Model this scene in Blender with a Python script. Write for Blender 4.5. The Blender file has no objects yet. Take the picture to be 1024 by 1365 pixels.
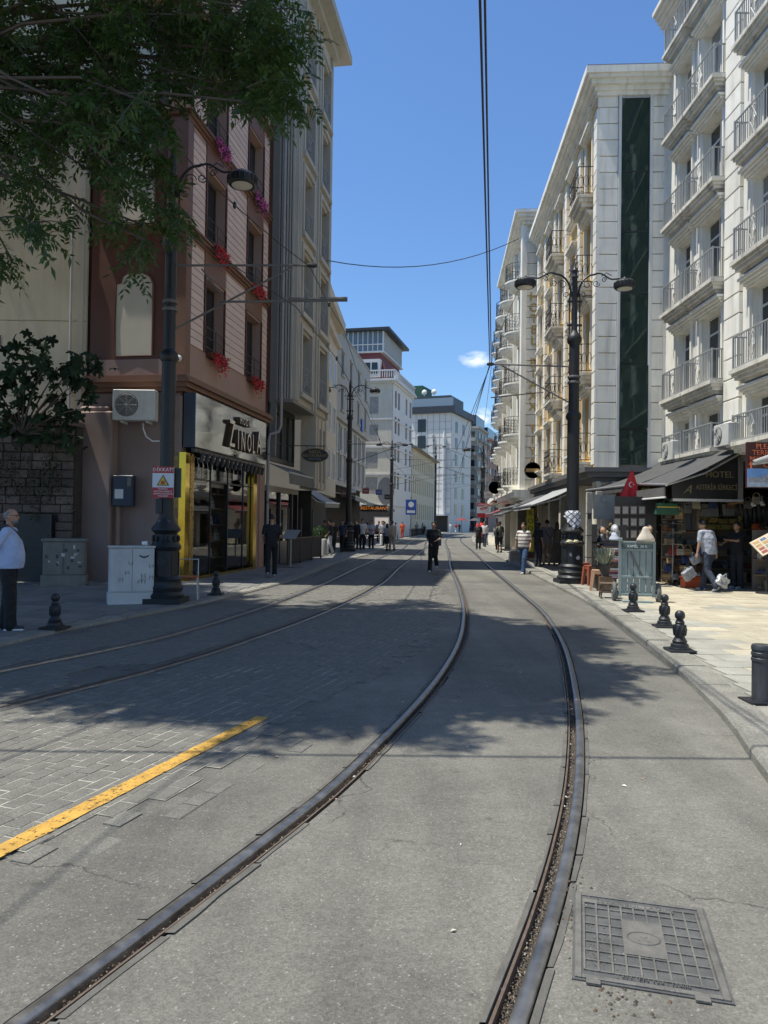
import bpy, bmesh, math, random
import numpy as np
from math import sin, cos, pi, radians as R
from mathutils import Vector, Matrix
random.seed(7)
RNG = np.random.default_rng(5)
sc = bpy.context.scene
C = sc.collection

# ------------------------------------------------------------------ camera
CAMH = 1.65
cam = bpy.data.cameras.new('camera'); cam_o = bpy.data.objects.new('camera', cam); C.objects.link(cam_o)
rho, pit = R(.8), R(.83)
fw = Vector((0, cos(pit), sin(pit))); u0 = Vector((0, -sin(pit), cos(pit))); r0 = Vector((1, 0, 0))
cr_ = cos(rho)*r0 + sin(rho)*u0; cu_ = -sin(rho)*r0 + cos(rho)*u0
m = Matrix((cr_, cu_, -fw)).transposed().to_4x4(); m.translation = Vector((0, 0, CAMH))
cam_o.matrix_world = m
cam.sensor_fit = 'HORIZONTAL'; cam.sensor_width = 36; cam.lens = 36*1000/1024
cam.clip_start = .05; cam.clip_end = 3000
sc.camera = cam_o
# ------------------------------------------------------------------ light
SUN_EL = R(70.0); SUN_TO = Vector((-cos(SUN_EL)*cos(R(2)), -cos(SUN_EL)*sin(R(2.2)), sin(SUN_EL)))   # direction towards the sun
W = bpy.data.worlds.new('World'); sc.world = W; W.use_nodes = True
nt = W.node_tree; nt.nodes.clear()
out = nt.nodes.new('ShaderNodeOutputWorld'); bg = nt.nodes.new('ShaderNodeBackground')
sky = nt.nodes.new('ShaderNodeTexSky'); sky.sky_type = 'NISHITA'; sky.sun_disc = False
sky.sun_elevation = SUN_EL; sky.sun_rotation = R(-92); sky.air_density = 1.25; sky.dust_density = .35; sky.ozone_density = 3.0
sky.altitude = 50
bg.inputs[1].default_value = .098
# two small fair-weather clouds low over the street end
tc = nt.nodes.new('ShaderNodeTexCoord')
def cloud(dirv, sx, sz, seed):
    vs = nt.nodes.new('ShaderNodeVectorMath'); vs.operation = 'SUBTRACT'; vs.inputs[1].default_value = dirv
    nt.links.new(tc.outputs['Generated'], vs.inputs[0])
    vm = nt.nodes.new('ShaderNodeVectorMath'); vm.operation = 'MULTIPLY'; vm.inputs[1].default_value = (1/sx, 1/.5, 1/sz)
    nt.links.new(vs.outputs[0], vm.inputs[0])
    ln = nt.nodes.new('ShaderNodeVectorMath'); ln.operation = 'LENGTH'; nt.links.new(vm.outputs[0], ln.inputs[0])
    mr = nt.nodes.new('ShaderNodeMapRange'); mr.inputs[1].default_value = 0; mr.inputs[2].default_value = 1; mr.inputs[3].default_value = .85; mr.inputs[4].default_value = 0
    nt.links.new(ln.outputs['Value'], mr.inputs[0])
    no = nt.nodes.new('ShaderNodeTexNoise'); no.inputs['Scale'].default_value = 55; no.inputs['Detail'].default_value = 6; no.noise_dimensions = '4D'; no.inputs['W'].default_value = seed
    vq = nt.nodes.new('ShaderNodeVectorMath'); vq.operation = 'MULTIPLY'; vq.inputs[1].default_value = (1, 1, 2.2)
    nt.links.new(tc.outputs['Generated'], vq.inputs[0]); nt.links.new(vq.outputs[0], no.inputs['Vector'])
    mu = nt.nodes.new('ShaderNodeMath'); mu.operation = 'MULTIPLY'; nt.links.new(mr.outputs[0], mu.inputs[0]); nt.links.new(no.outputs['Fac'], mu.inputs[1])
    r2 = nt.nodes.new('ShaderNodeMapRange'); r2.inputs[1].default_value = .16; r2.inputs[2].default_value = .42; nt.links.new(mu.outputs[0], r2.inputs[0])
    return r2.outputs[0]
c1 = cloud((.117, .968, .213), .038, .018, 1.0); c2 = cloud((.128, .976, .14), .025, .02, 4.0); c3 = cloud((.07, .97, .21), .03, .01, 9.0)
ad = nt.nodes.new('ShaderNodeMath'); ad.operation = 'MAXIMUM'; nt.links.new(c1, ad.inputs[0]); nt.links.new(c2, ad.inputs[1])
mi = nt.nodes.new('ShaderNodeMix'); mi.data_type = 'RGBA'; nt.links.new(ad.outputs[0], mi.inputs[0])
tint = nt.nodes.new('ShaderNodeMix'); tint.data_type = 'RGBA'; tint.blend_type = 'MULTIPLY'; tint.inputs[0].default_value = 1
tint.inputs[7].default_value = (.75, .98, 1.26, 1)
nt.links.new(sky.outputs[0], tint.inputs[6])
nt.links.new(tint.outputs[2], mi.inputs[6]); mi.inputs[7].default_value = (8.5, 9.2, 10.5, 1)
nt.links.new(mi.outputs[2], bg.inputs[0]); nt.links.new(bg.outputs[0], out.inputs[0])
sun = bpy.data.lights.new('sun', 'SUN'); sun.energy = 4.9; sun.angle = R(.53); sun.color = (1, .965, .87)
sun_o = bpy.data.objects.new('sun', sun); C.objects.link(sun_o); sun_o.rotation_euler = SUN_TO.to_track_quat('Z', 'Y').to_euler()
sc.view_settings.view_transform = 'Standard'; sc.view_settings.look = 'None'; sc.view_settings.gamma = 1; sc.view_settings.use_curve_mapping = False
sc.view_settings.exposure = .42
sc.cycles.max_bounces = 6; sc.cycles.transparent_max_bounces = 12

# ------------------------------------------------------------------ pixel helpers (photo 1024 x 1365)
def ray(x, y):
    a = (x-512)/1000; b = -(y-682.5)/1000
    return fw + a*cr_ + b*cu_
def G(x, y, z=0.0):
    d = ray(x, y); t = (z-CAMH)/d.z; return Vector((d.x*t, d.y*t, z))
def P(x, y, Y):
    d = ray(x, y); t = Y/d.y; return Vector((d.x*t, Y, CAMH+d.z*t))

# ------------------------------------------------------------------ materials
MATS = {}
def cloth(name, col):
    M = mat(name, col, .88, .1, 5, .9, 13); M.node_tree.nodes['Bump'].inputs['Distance'].default_value = .035; return M
def mat(name, col, rough=.8, var=.15, scale=2.0, bump=.15, bscale=60, metal=0., pv=0., streak=0., dirt=(0.2, .18, .15), speck=0., world=False, spec=.5, emit=0):
    if name in MATS: return MATS[name]
    M = bpy.data.materials.new(name); M.use_nodes = True; n = M.node_tree.nodes; l = M.node_tree.links
    b = n['Principled BSDF']; b.inputs['Roughness'].default_value = rough; b.inputs['Metallic'].default_value = metal
    b.inputs['Specular IOR Level'].default_value = spec
    t = n.new('ShaderNodeTexCoord'); oi = n.new('ShaderNodeObjectInfo')
    vec = n.new('ShaderNodeVectorMath'); vec.operation = 'ADD'; l.new(t.outputs['Object'], vec.inputs[0])
    ml = n.new('ShaderNodeVectorMath'); ml.operation = 'MULTIPLY'; l.new(oi.outputs['Location'], ml.inputs[0]); ml.inputs[1].default_value = (1.37, 1.37, 1.37); l.new(ml.outputs[0], vec.inputs[1])
    V = vec.outputs[0]
    n1 = n.new('ShaderNodeTexNoise'); n1.inputs['Scale'].default_value = scale; n1.inputs['Detail'].default_value = 5; n1.inputs['Roughness'].default_value = .6; l.new(V, n1.inputs['Vector'])
    mr = n.new('ShaderNodeMapRange'); mr.inputs[1].default_value = .3; mr.inputs[2].default_value = .7; mr.inputs[3].default_value = 1-var; mr.inputs[4].default_value = 1+var; l.new(n1.outputs['Fac'], mr.inputs[0])
    fac = mr.outputs[0]
    if pv:
        p = n.new('ShaderNodeMapRange'); p.inputs[3].default_value = 1-pv; p.inputs[4].default_value = 1+pv; l.new(oi.outputs['Random'], p.inputs[0])
        mm = n.new('ShaderNodeMath'); mm.operation = 'MULTIPLY'; l.new(fac, mm.inputs[0]); l.new(p.outputs[0], mm.inputs[1]); fac = mm.outputs[0]
    n2 = n.new('ShaderNodeTexNoise'); n2.inputs['Scale'].default_value = bscale; n2.inputs['Detail'].default_value = 3; l.new(V, n2.inputs['Vector'])
    if speck:
        q = n.new('ShaderNodeMapRange'); q.inputs[1].default_value = .35; q.inputs[2].default_value = .65; q.inputs[3].default_value = 1-speck; q.inputs[4].default_value = 1+speck; l.new(n2.outputs['Fac'], q.inputs[0])
        mm = n.new('ShaderNodeMath'); mm.operation = 'MULTIPLY'; l.new(fac, mm.inputs[0]); l.new(q.outputs[0], mm.inputs[1]); fac = mm.outputs[0]
    sc_ = n.new('ShaderNodeVectorMath'); sc_.operation = 'SCALE'; sc_.inputs[0].default_value = col; l.new(fac, sc_.inputs['Scale'])
    colout = sc_.outputs[0]
    if streak:
        mp = n.new('ShaderNodeVectorMath'); mp.operation = 'MULTIPLY'; mp.inputs[1].default_value = (2.6, 2.6, .22); l.new(V, mp.inputs[0])
        n3 = n.new('ShaderNodeTexNoise'); n3.inputs['Scale'].default_value = 1.6; n3.inputs['Detail'].default_value = 6; n3.inputs['Roughness'].default_value = .65; l.new(mp.outputs[0], n3.inputs['Vector'])
        q = n.new('ShaderNodeMapRange'); q.inputs[1].default_value = .5; q.inputs[2].default_value = .75; q.inputs[4].default_value = streak; l.new(n3.outputs['Fac'], q.inputs[0])
        mx = n.new('ShaderNodeMix'); mx.data_type = 'RGBA'; l.new(q.outputs[0], mx.inputs[0]); l.new(colout, mx.inputs[6]); mx.inputs[7].default_value = (*dirt, 1); colout = mx.outputs[2]
    l.new(colout, b.inputs['Base Color'])
    rr = n.new('ShaderNodeMapRange'); rr.inputs[1].default_value = .3; rr.inputs[2].default_value = .7; rr.inputs[3].default_value = max(.02, rough-.08); rr.inputs[4].default_value = min(1, rough+.08); l.new(n1.outputs['Fac'], rr.inputs[0]); l.new(rr.outputs[0], b.inputs['Roughness'])
    if bump:
        bp = n.new('ShaderNodeBump'); bp.inputs['Strength'].default_value = bump; bp.inputs['Distance'].default_value = .01; l.new(n2.outputs['Fac'], bp.inputs['Height']); l.new(bp.outputs[0], b.inputs['Normal'])
    if emit:
        b.inputs['Emission Color'].default_value = (*col, 1); b.inputs['Emission Strength'].default_value = emit
    MATS[name] = M; return M
def asphalt(name, col, patch=.25):
    M = mat(name, col, .85, .12, .35, .0)
    n = M.node_tree.nodes; l = M.node_tree.links; b = n['Principled BSDF']
    t = n.new('ShaderNodeTexCoord'); V = t.outputs['Object']
    def noise(s, d=4, rough=.55, vec=V):
        q = n.new('ShaderNodeTexNoise'); q.inputs['Scale'].default_value = s; q.inputs['Detail'].default_value = d; q.inputs['Roughness'].default_value = rough; l.new(vec, q.inputs['Vector']); return q.outputs['Fac']
    def mr(x, a, b_, c, d):
        q = n.new('ShaderNodeMapRange'); q.inputs[1].default_value = a; q.inputs[2].default_value = b_; q.inputs[3].default_value = c; q.inputs[4].default_value = d; l.new(x, q.inputs[0]); return q.outputs[0]
    def mul(a, b_):
        q = n.new('ShaderNodeMath'); q.operation = 'MULTIPLY'; l.new(a, q.inputs[0]); l.new(b_, q.inputs[1]); return q.outputs[0]
    vo = n.new('ShaderNodeTexVoronoi'); vo.inputs['Scale'].default_value = 130; l.new(V, vo.inputs['Vector'])
    vc = n.new('ShaderNodeTexVoronoi'); vc.inputs['Scale'].default_value = 55; l.new(V, vc.inputs['Vector'])
    sep = n.new('ShaderNodeSeparateColor'); l.new(vo.outputs['Color'], sep.inputs[0])
    f = mul(mr(noise(.5, 6), .3, .7, 1-patch, 1+patch), mr(noise(4.5, 5), .3, .7, .9, 1.1))
    f = mul(f, mr(sep.outputs[0], 0, 1, .78, 1.24))
    f = mul(f, mr(noise(26, 5, .7), .38, .55, .88, 1.04))
    # stains: gum spots, oil
    vs = n.new('ShaderNodeTexVoronoi'); vs.inputs['Scale'].default_value = 2.2; vs.inputs['Randomness'].default_value = 1; l.new(V, vs.inputs['Vector'])
    f = mul(f, mr(vs.outputs['Distance'], .035, .07, .72, 1))
    mp = n.new('ShaderNodeMapping'); mp.inputs['Rotation'].default_value = (0, 0, R(-12)); mp.inputs['Scale'].default_value = (2.2, .12, 1); l.new(V, mp.inputs[0])
    f = mul(f, mr(noise(1.0, 3, .5, mp.outputs[0]), .35, .65, .84, 1.12))
    mp2 = n.new('ShaderNodeVectorMath'); mp2.operation = 'ADD'; l.new(V, mp2.inputs[0]); nq = n.new('ShaderNodeTexNoise'); nq.inputs['Scale'].default_value = 1.8; nq.inputs['Detail'].default_value = 5; l.new(V, nq.inputs['Vector']); l.new(nq.outputs['Color'], mp2.inputs[1])
    vcr = n.new('ShaderNodeTexVoronoi'); vcr.feature = 'DISTANCE_TO_EDGE'; vcr.inputs['Scale'].default_value = .42; l.new(mp2.outputs[0], vcr.inputs['Vector'])
    ck = mr(vcr.outputs['Distance'], .0015, .005, .45, 1); mk = mr(noise(.8, 3), .5, .56, 0, 1)
    cm = n.new('ShaderNodeMix'); cm.data_type = 'FLOAT'; l.new(mk, cm.inputs[0]); cm.inputs[2].default_value = 1.0; l.new(ck, cm.inputs[3]); f = mul(f, cm.outputs[0])
    f = mul(f, mr(noise(.22, 2), .47, .53, .86, 1.04))
    s = n.new('ShaderNodeVectorMath'); s.operation = 'SCALE'; s.inputs[0].default_value = col; l.new(f, s.inputs['Scale'])
    # sparse pale chips
    pc = mr(sep.outputs[1], .97, .99, 0, .4)
    mx = n.new('ShaderNodeMix'); mx.data_type = 'RGBA'; l.new(pc, mx.inputs[0]); l.new(s.outputs[0], mx.inputs[6]); mx.inputs[7].default_value = (.36, .34, .30, 1)
    l.new(mx.outputs[2], b.inputs['Base Color'])
    bp = n.new('ShaderNodeBump'); bp.inputs['Strength'].default_value = .4; bp.inputs['Distance'].default_value = .005
    h = n.new('ShaderNodeMath'); h.operation = 'ADD'; l.new(vo.outputs['Distance'], h.inputs[0]); l.new(mr(noise(8, 4), 0, 1, 0, 1.2), h.inputs[1])
    l.new(h.outputs[0], bp.inputs['Height']); l.new(bp.outputs[0], b.inputs['Normal'])
    return M
def leafmat(name, col, tcol):
    M = mat(name, col, .45, .35, 3, .05, 200, spec=.4)
    n = M.node_tree.nodes; l = M.node_tree.links; b = n['Principled BSDF']
    geo = n.new('ShaderNodeNewGeometry'); mr = n.new('ShaderNodeMapRange'); mr.inputs[3].default_value = .65; mr.inputs[4].default_value = 1.45
    l.new(geo.outputs['Random Per Island'], mr.inputs[0])
    s = n.new('ShaderNodeVectorMath'); s.operation = 'SCALE'; src = b.inputs['Base Color'].links[0].from_socket
    l.new(src, s.inputs[0]); l.new(mr.outputs[0], s.inputs['Scale']); l.new(s.outputs[0], b.inputs['Base Color'])
    tr = n.new('ShaderNodeBsdfTranslucent'); tr.inputs[0].default_value = (*tcol, 1)
    mx = n.new('ShaderNodeMixShader'); mx.inputs[0].default_value = .28; l.new(b.outputs[0], mx.inputs[1]); l.new(tr.outputs[0], mx.inputs[2])
    l.new(mx.outputs[0], n['Material Output'].inputs[0]); return M
def island(name, cols, rough=.7, metal=0):
    M = bpy.data.materials.new(name); M.use_nodes = True; n = M.node_tree.nodes; l = M.node_tree.links; b = n['Principled BSDF']
    b.inputs['Roughness'].default_value = rough; b.inputs['Metallic'].default_value = metal
    g = n.new('ShaderNodeNewGeometry'); r = n.new('ShaderNodeValToRGB'); r.color_ramp.interpolation = 'CONSTANT'
    e = r.color_ramp.elements
    for i, c in enumerate(cols):
        q = e[i] if i < 2 else e.new(i/len(cols)); q.position = i/len(cols); q.color = (*c, 1)
    l.new(g.outputs['Random Per Island'], r.inputs[0])
    no = n.new('ShaderNodeTexNoise'); no.inputs['Scale'].default_value = 9; t = n.new('ShaderNodeTexCoord'); l.new(t.outputs['Object'], no.inputs['Vector'])
    mr = n.new('ShaderNodeMapRange'); mr.inputs[3].default_value = .5; mr.inputs[4].default_value = 1.4; l.new(no.outputs['Fac'], mr.inputs[0])
    s = n.new('ShaderNodeVectorMath'); s.operation = 'SCALE'; l.new(r.outputs[0], s.inputs[0]); l.new(mr.outputs[0], s.inputs['Scale']); l.new(s.outputs[0], b.inputs['Base Color'])
    return M
def paneglass(name, col=(.03, .04, .045), pale=(.35, .36, .34), amount=.5):
    """window seen in daylight: dark room, on some windows a pale curtain close behind the glass"""
    M = bpy.data.materials.new(name); M.use_nodes = True; n = M.node_tree.nodes; l = M.node_tree.links; b = n['Principled BSDF']
    oi = n.new('ShaderNodeObjectInfo'); t = n.new('ShaderNodeTexCoord')
    w = n.new('ShaderNodeTexWave'); w.inputs['Scale'].default_value = 5; w.inputs['Distortion'].default_value = 2; l.new(t.outputs['Object'], w.inputs['Vector'])
    cur = n.new('ShaderNodeMix'); cur.data_type = 'RGBA'; l.new(w.outputs['Fac'], cur.inputs[0]); cur.inputs[6].default_value = (*[c*.6 for c in pale], 1); cur.inputs[7].default_value = (*pale, 1)
    gt = n.new('ShaderNodeMath'); gt.operation = 'LESS_THAN'; l.new(oi.outputs['Random'], gt.inputs[0]); gt.inputs[1].default_value = amount
    mx = n.new('ShaderNodeMix'); mx.data_type = 'RGBA'; l.new(gt.outputs[0], mx.inputs[0]); mx.inputs[6].default_value = (*col, 1); l.new(cur.outputs[2], mx.inputs[7])
    l.new(mx.outputs[2], b.inputs['Base Color']); b.inputs['Roughness'].default_value = .04; b.inputs['IOR'].default_value = 1.52
    no = n.new('ShaderNodeTexNoise'); no.inputs['Scale'].default_value = 1.5; l.new(t.outputs['Object'], no.inputs['Vector'])
    bp = n.new('ShaderNodeBump'); bp.inputs['Strength'].default_value = .06; bp.inputs['Distance'].default_value = .05; l.new(no.outputs['Fac'], bp.inputs['Height']); l.new(bp.outputs[0], b.inputs['Normal'])
    return M
def clearglass(name, tint=(.8, .85, .83)):
    M = bpy.data.materials.new(name); M.use_nodes = True; n = M.node_tree.nodes; l = M.node_tree.links; n.remove(n['Principled BSDF'])
    tr = n.new('ShaderNodeBsdfTransparent'); tr.inputs[0].default_value = (*tint, 1); g = n.new('ShaderNodeBsdfGlossy'); g.inputs['Roughness'].default_value = .02
    fr = n.new('ShaderNodeFresnel'); fr.inputs[0].default_value = 2.3; mx = n.new('ShaderNodeMixShader'); l.new(fr.outputs[0], mx.inputs[0]); l.new(tr.outputs[0], mx.inputs[1]); l.new(g.outputs[0], mx.inputs[2])
    l.new(mx.outputs[0], n['Material Output'].inputs[0]); return M

# ------------------------------------------------------------------ mesh helper
class MB:
    def __init__(s): s.v = []; s.f = []; s.T = None
    def add(s, vs, fs):
        b = len(s.v)
        s.v += [tuple(s.T @ Vector(v)) for v in vs] if s.T else [tuple(v) for v in vs]
        s.f += [tuple(b+i for i in f) for f in fs]
    def box(s, a, b):
        x0, x1 = sorted((a[0], b[0])); y0, y1 = sorted((a[1], b[1])); z0, z1 = sorted((a[2], b[2]))
        s.add([(x0,y0,z0),(x1,y0,z0),(x1,y1,z0),(x0,y1,z0),(x0,y0,z1),(x1,y0,z1),(x1,y1,z1),(x0,y1,z1)],
              [(0,3,2,1),(4,5,6,7),(0,1,5,4),(1,2,6,5),(2,3,7,6),(3,0,4,7)]); return s
    def prism(s, poly, z0, z1, plane='xy'):
        n = len(poly)
        f = {'xy': lambda p, z: (p[0], p[1], z), 'xz': lambda p, z: (p[0], z, p[1]), 'yz': lambda p, z: (z, p[0], p[1])}[plane]
        s.add([f(p, z0) for p in poly]+[f(p, z1) for p in poly], [tuple(reversed(range(n))), tuple(range(n, 2*n))]+[(i, (i+1) % n, n+(i+1) % n, n+i) for i in range(n)]); return s
    def tube(s, pts, r, n=8, closed=False, caps=True):
        pts = [Vector(p) for p in pts]; N = len(pts); rs = r if isinstance(r, (list, tuple)) else [r]*N
        vs = []; prev = None
        for i, p in enumerate(pts):
            if closed: t = pts[(i+1) % N]-pts[i-1]
            else: t = pts[min(i+1, N-1)]-pts[max(i-1, 0)]
            if t.length < 1e-9: t = Vector((0, 0, 1))
            t.normalize()
            a = prev if prev is not None else (Vector((0, 0, 1)) if abs(t.z) < .9 else Vector((1, 0, 0)))
            x = (a - t*a.dot(t)).normalized(); prev = x; y = t.cross(x)
            for k in range(n):
                an = 2*pi*k/n; vs.append(p+rs[i]*(cos(an)*x+sin(an)*y))
        fs = []
        for i in range(N if closed else N-1):
            j = (i+1) % N
            for k in range(n): fs.append((i*n+k, i*n+(k+1) % n, j*n+(k+1) % n, j*n+k))
        if caps and not closed: fs += [tuple(reversed(range(n))), tuple(range((N-1)*n, N*n))]
        s.add(vs, fs); return s
    def lathe(s, prof, c=(0, 0, 0), n=20, axis='z', rot=0):
        vs = []
        for r, z in prof:
            for k in range(n):
                an = 2*pi*(k+rot)/n; x, y = r*cos(an), r*sin(an)
                vs.append((c[0]+x, c[1]+y, c[2]+z) if axis == 'z' else ((c[0]+z, c[1]+x, c[2]+y) if axis == 'x' else (c[0]+x, c[1]+z, c[2]+y)))
        fs = [(i*n+k, i*n+(k+1) % n, (i+1)*n+(k+1) % n, (i+1)*n+k) for i in range(len(prof)-1) for k in range(n)]
        fs += [tuple(reversed(range(n))), tuple(range((len(prof)-1)*n, len(prof)*n))]
        s.add(vs, fs); return s
    def ell(s, c, r, nu=14, nv=9, M=None, fn=None):
        c = Vector(c); vs = []
        for j in range(nv+1):
            th = pi*j/nv
            for i in range(nu):
                ph = 2*pi*i/nu; d = Vector((sin(th)*cos(ph), sin(th)*sin(ph), cos(th)))
                k = fn(d) if fn else 1
                q = Vector((d.x*r[0], d.y*r[1], d.z*r[2]))*k
                if M: q = M @ q
                vs.append(c+q)
        fs = [(j*nu+i, (j+1)*nu+i, (j+1)*nu+(i+1) % nu, j*nu+(i+1) % nu) for j in range(nv) for i in range(nu)]
        s.add(vs, fs); return s
    def sheet(s, grid, th=0):
        """grid of points [row][col]; optional thickness downwards"""
        nr, nc = len(grid), len(grid[0]); vs = [Vector(p) for row in grid for p in row]
        fs = [(r*nc+c, r*nc+c+1, (r+1)*nc+c+1, (r+1)*nc+c) for r in range(nr-1) for c in range(nc-1)]
        if th:
            o = len(vs); vs += [v-Vector((0, 0, th)) for v in vs]; fs += [tuple(o+i for i in reversed(f)) for f in fs]
            ed = [(r*nc, (r+1)*nc) for r in range(nr-1)]+[((r+1)*nc+nc-1, r*nc+nc-1) for r in range(nr-1)]+[(c+1, c) for c in range(nc-1)]+[((nr-1)*nc+c, (nr-1)*nc+c+1) for c in range(nc-1)]
            fs += [(a, b, o+b, o+a) for a, b in ed]
        s.add(vs, fs); return s
    def mesh(s, name, mt=None, smooth=False, bevel=0):
        me = bpy.data.meshes.new(name); me.from_pydata(s.v, [], s.f)
        if bevel:
            b = bmesh.new(); b.from_mesh(me); bmesh.ops.bevel(b, geom=[e for e in b.edges if e.is_manifold and e.calc_face_angle(0) > .5], offset=bevel, segments=1, affect='EDGES', clamp_overlap=True); b.to_mesh(me); b.free()
        if mt: me.materials.append(mt)
        if smooth: me.shade_smooth(); 
        if smooth and smooth != 'all': me.set_sharp_from_angle(angle=R(smooth if smooth is not True and smooth > 1 else 40))
        return me
    def build(s, name, mt=None, parent=None, smooth=False, bevel=0, loc=None):
        return put(name, s.mesh(name, mt, smooth, bevel), parent, loc)
def put(name, me, parent=None, loc=None, rot=None):
    o = bpy.data.objects.new(name, me); C.objects.link(o)
    if parent: o.parent = parent
    if loc is not None: o.location = loc
    if rot is not None: o.rotation_euler = rot
    return o
def empty(name, loc=(0, 0, 0), rz=0):
    o = bpy.data.objects.new(name, None); C.objects.link(o); o.location = loc; o.rotation_euler = (0, 0, rz); o.empty_display_size = .3; return o
def tag(o, label, cat, group=None):
    o['label'] = label; o['category'] = cat
    if group: o['group'] = group
    return o
def kind(o, k): o['kind'] = k; return o
def copy_tree(o, parent=None):
    c = o.copy(); C.objects.link(c)
    if parent: c.parent = parent
    for ch in o.children: copy_tree(ch, c)
    return c
TEXTS = []
def text(body, size, mt, parent, loc, right=(1, 0, 0), up=(0, 0, 1), depth=.004, name='lettering', align='CENTER', sx=1.0, shear=0, spacing=1.0):
    cu = bpy.data.curves.new(name, 'FONT'); cu.body = body; cu.size = size; cu.extrude = depth; cu.align_x = align; cu.align_y = 'CENTER'; cu.shear = shear; cu.space_character = spacing
    cu.space_line = .85; cu.resolution_u = 2
    cu.materials.append(mt)
    o = bpy.data.objects.new(name, cu); C.objects.link(o)
    r = Vector(right).normalized(); u = Vector(up).normalized(); n = r.cross(u)
    M = Matrix((r*sx, u, n)).transposed().to_4x4(); M.translation = Vector(loc)
    if parent: o.parent = parent
    o.matrix_local = M; TEXTS.append(o); return o
def finish_texts():
    bpy.context.view_layer.update(); dg = bpy.context.evaluated_depsgraph_get()
    for t in TEXTS:
        me = bpy.data.meshes.new_from_object(t.evaluated_get(dg)); nm = t.name; mb = t.matrix_basis.copy(); par = t.parent; props = {k: t[k] for k in t.keys()}
        bpy.data.objects.remove(t)
        o = bpy.data.objects.new(nm, me); C.objects.link(o); o.parent = par; o.matrix_basis = mb
        for k, v in props.items(): o[k] = v

class Fac:
    """facade frame: local x runs along the wall away from the camera, o is the sign of local y towards the street"""
    def __init__(s, name, O, D, o, label, cat='building'):
        D = Vector((D[0], D[1])).normalized(); s.o = o; s.D = D; s.O = O
        s.root = empty(name, (O[0], O[1], 0), math.atan2(D.y, D.x)); tag(s.root, label, cat)
    def bx(s, mb, s0, s1, d0, d1, z0, z1): mb.box((s0, s.o*d0, z0), (s1, s.o*d1, z1)); return mb
    def part(s, name, mt, *boxes, parent=None, bevel=0):
        mb = MB()
        for b in boxes: s.bx(mb, *b)
        return mb.build(name, mt, parent or s.root, bevel=bevel)
    def wall(s, name, mt, s0, s1, z0, z1, dback, openings, dfront=0):
        """wall slab with rectangular openings (a,b,za,zb)"""
        xs = sorted({s0, s1, *[min(max(a, s0), s1) for o in openings for a in o[:2]]}); mb = MB()
        for a, b in zip(xs, xs[1:]):
            if b-a < 1e-4: continue
            cut = sorted((o[2], o[3]) for o in openings if o[0] < (a+b)/2 < o[1]); z = z0
            for za, zb in cut:
                if za > z: s.bx(mb, a, b, dback, dfront, z, za)
                z = max(z, zb)
            if z < z1: s.bx(mb, a, b, dback, dfront, z, z1)
        return mb.build(name, mt, s.root)
    def text(s, body, size, mt, loc, parent=None, **k):
        x = 1 if s.o < 0 else -1
        return text(body, size, mt, parent or s.root, loc, right=(x, 0, 0), **k)
WCACHE = {}
def window(F, s0, s1, z0, z1, dep, fm, gm, nx=2, ny=1, transom=0, fw_=.06, face='street', off=0):
    """frame with its pane as a sub-part; dep = distance behind the wall face"""
    w, h = round(s1-s0, 3), round(z1-z0, 3); key = (w, h, fm.name, gm.name, nx, ny, transom, fw_, F.o)
    if key not in WCACHE:
        a = MB(); t = .05
        a.box((0, -t/2, 0), (fw_, t/2, h)); a.box((w-fw_, -t/2, 0), (w, t/2, h)); a.box((fw_, -t/2, 0), (w-fw_, t/2, fw_)); a.box((fw_, -t/2, h-fw_), (w-fw_, t/2, h))
        for i in range(1, nx): x = w*i/nx; a.box((x-fw_/2, -t/2+.004, fw_), (x+fw_/2, t/2-.004, h-fw_))
        for j in range(1, ny): z = h*j/ny; a.box((fw_, -t/2+.008, z-fw_/3), (w-fw_, t/2-.008, z+fw_/3))
        if transom: a.box((fw_, -t/2+.006, transom-fw_/2), (w-fw_, t/2-.006, transom+fw_/2))
        g = MB().box((fw_/2, -.008, fw_/2), (w-fw_/2, .008, h-fw_/2))
        WCACHE[key] = (a.mesh('window', fm), g.mesh('pane', gm))
    a, g = WCACHE[key]
    o = put('window', a, F.root, (s0, -F.o*dep+off, z0)); put('pane', g, o); return o
# ================================================================== GROUND
def pchip(pts):
    ys = np.array([p[0] for p in pts], float); xs = np.array([p[1] for p in pts], float)
    h = np.diff(ys); d = np.diff(xs)/h; mm = np.zeros(len(ys)); mm[0] = d[0]; mm[-1] = d[-1]
    for i in range(1, len(ys)-1): mm[i] = (d[i-1]*h[i]+d[i]*h[i-1])/(h[i]+h[i-1])
    def f(y):
        if y <= ys[0]: return xs[0]+mm[0]*(y-ys[0])
        if y >= ys[-1]: return xs[-1]+mm[-1]*(y-ys[-1])
        i = int(np.searchsorted(ys, y)-1); t = (y-ys[i])/h[i]
        return float((2*t**3-3*t**2+1)*xs[i]+(t**3-2*t**2+t)*h[i]*mm[i]+(-2*t**3+3*t**2)*xs[i+1]+(t**3-t**2)*h[i]*mm[i+1])
    return f
kerbL = pchip([(-6,-12),(0,-9.6),(4,-7.6),(7,-5.9),(9.4,-4.9),(10.9,-4.62),(14.04,-3.72),(18.1,-2.9),(30.7,-1.75),(40.1,-.55),(53,.25),(66.7,1.35),(90,3.6),(105,5.6),(122,8.2),(145,13),(170,19),(200,27)])
rA = pchip([(-6,-10.1),(0,-7.6),(4,-5.9),(8.07,-4.12),(10.2,-3.2),(13.2,-2.5),(18.5,-1.75),(27.3,-.95),(38.4,.15),(50,1.35),(61.8,2.0),(75,3.1),(100,5.9),(122,9.3),(145,14.2),(170,20.2),(200,28.2)])
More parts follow.
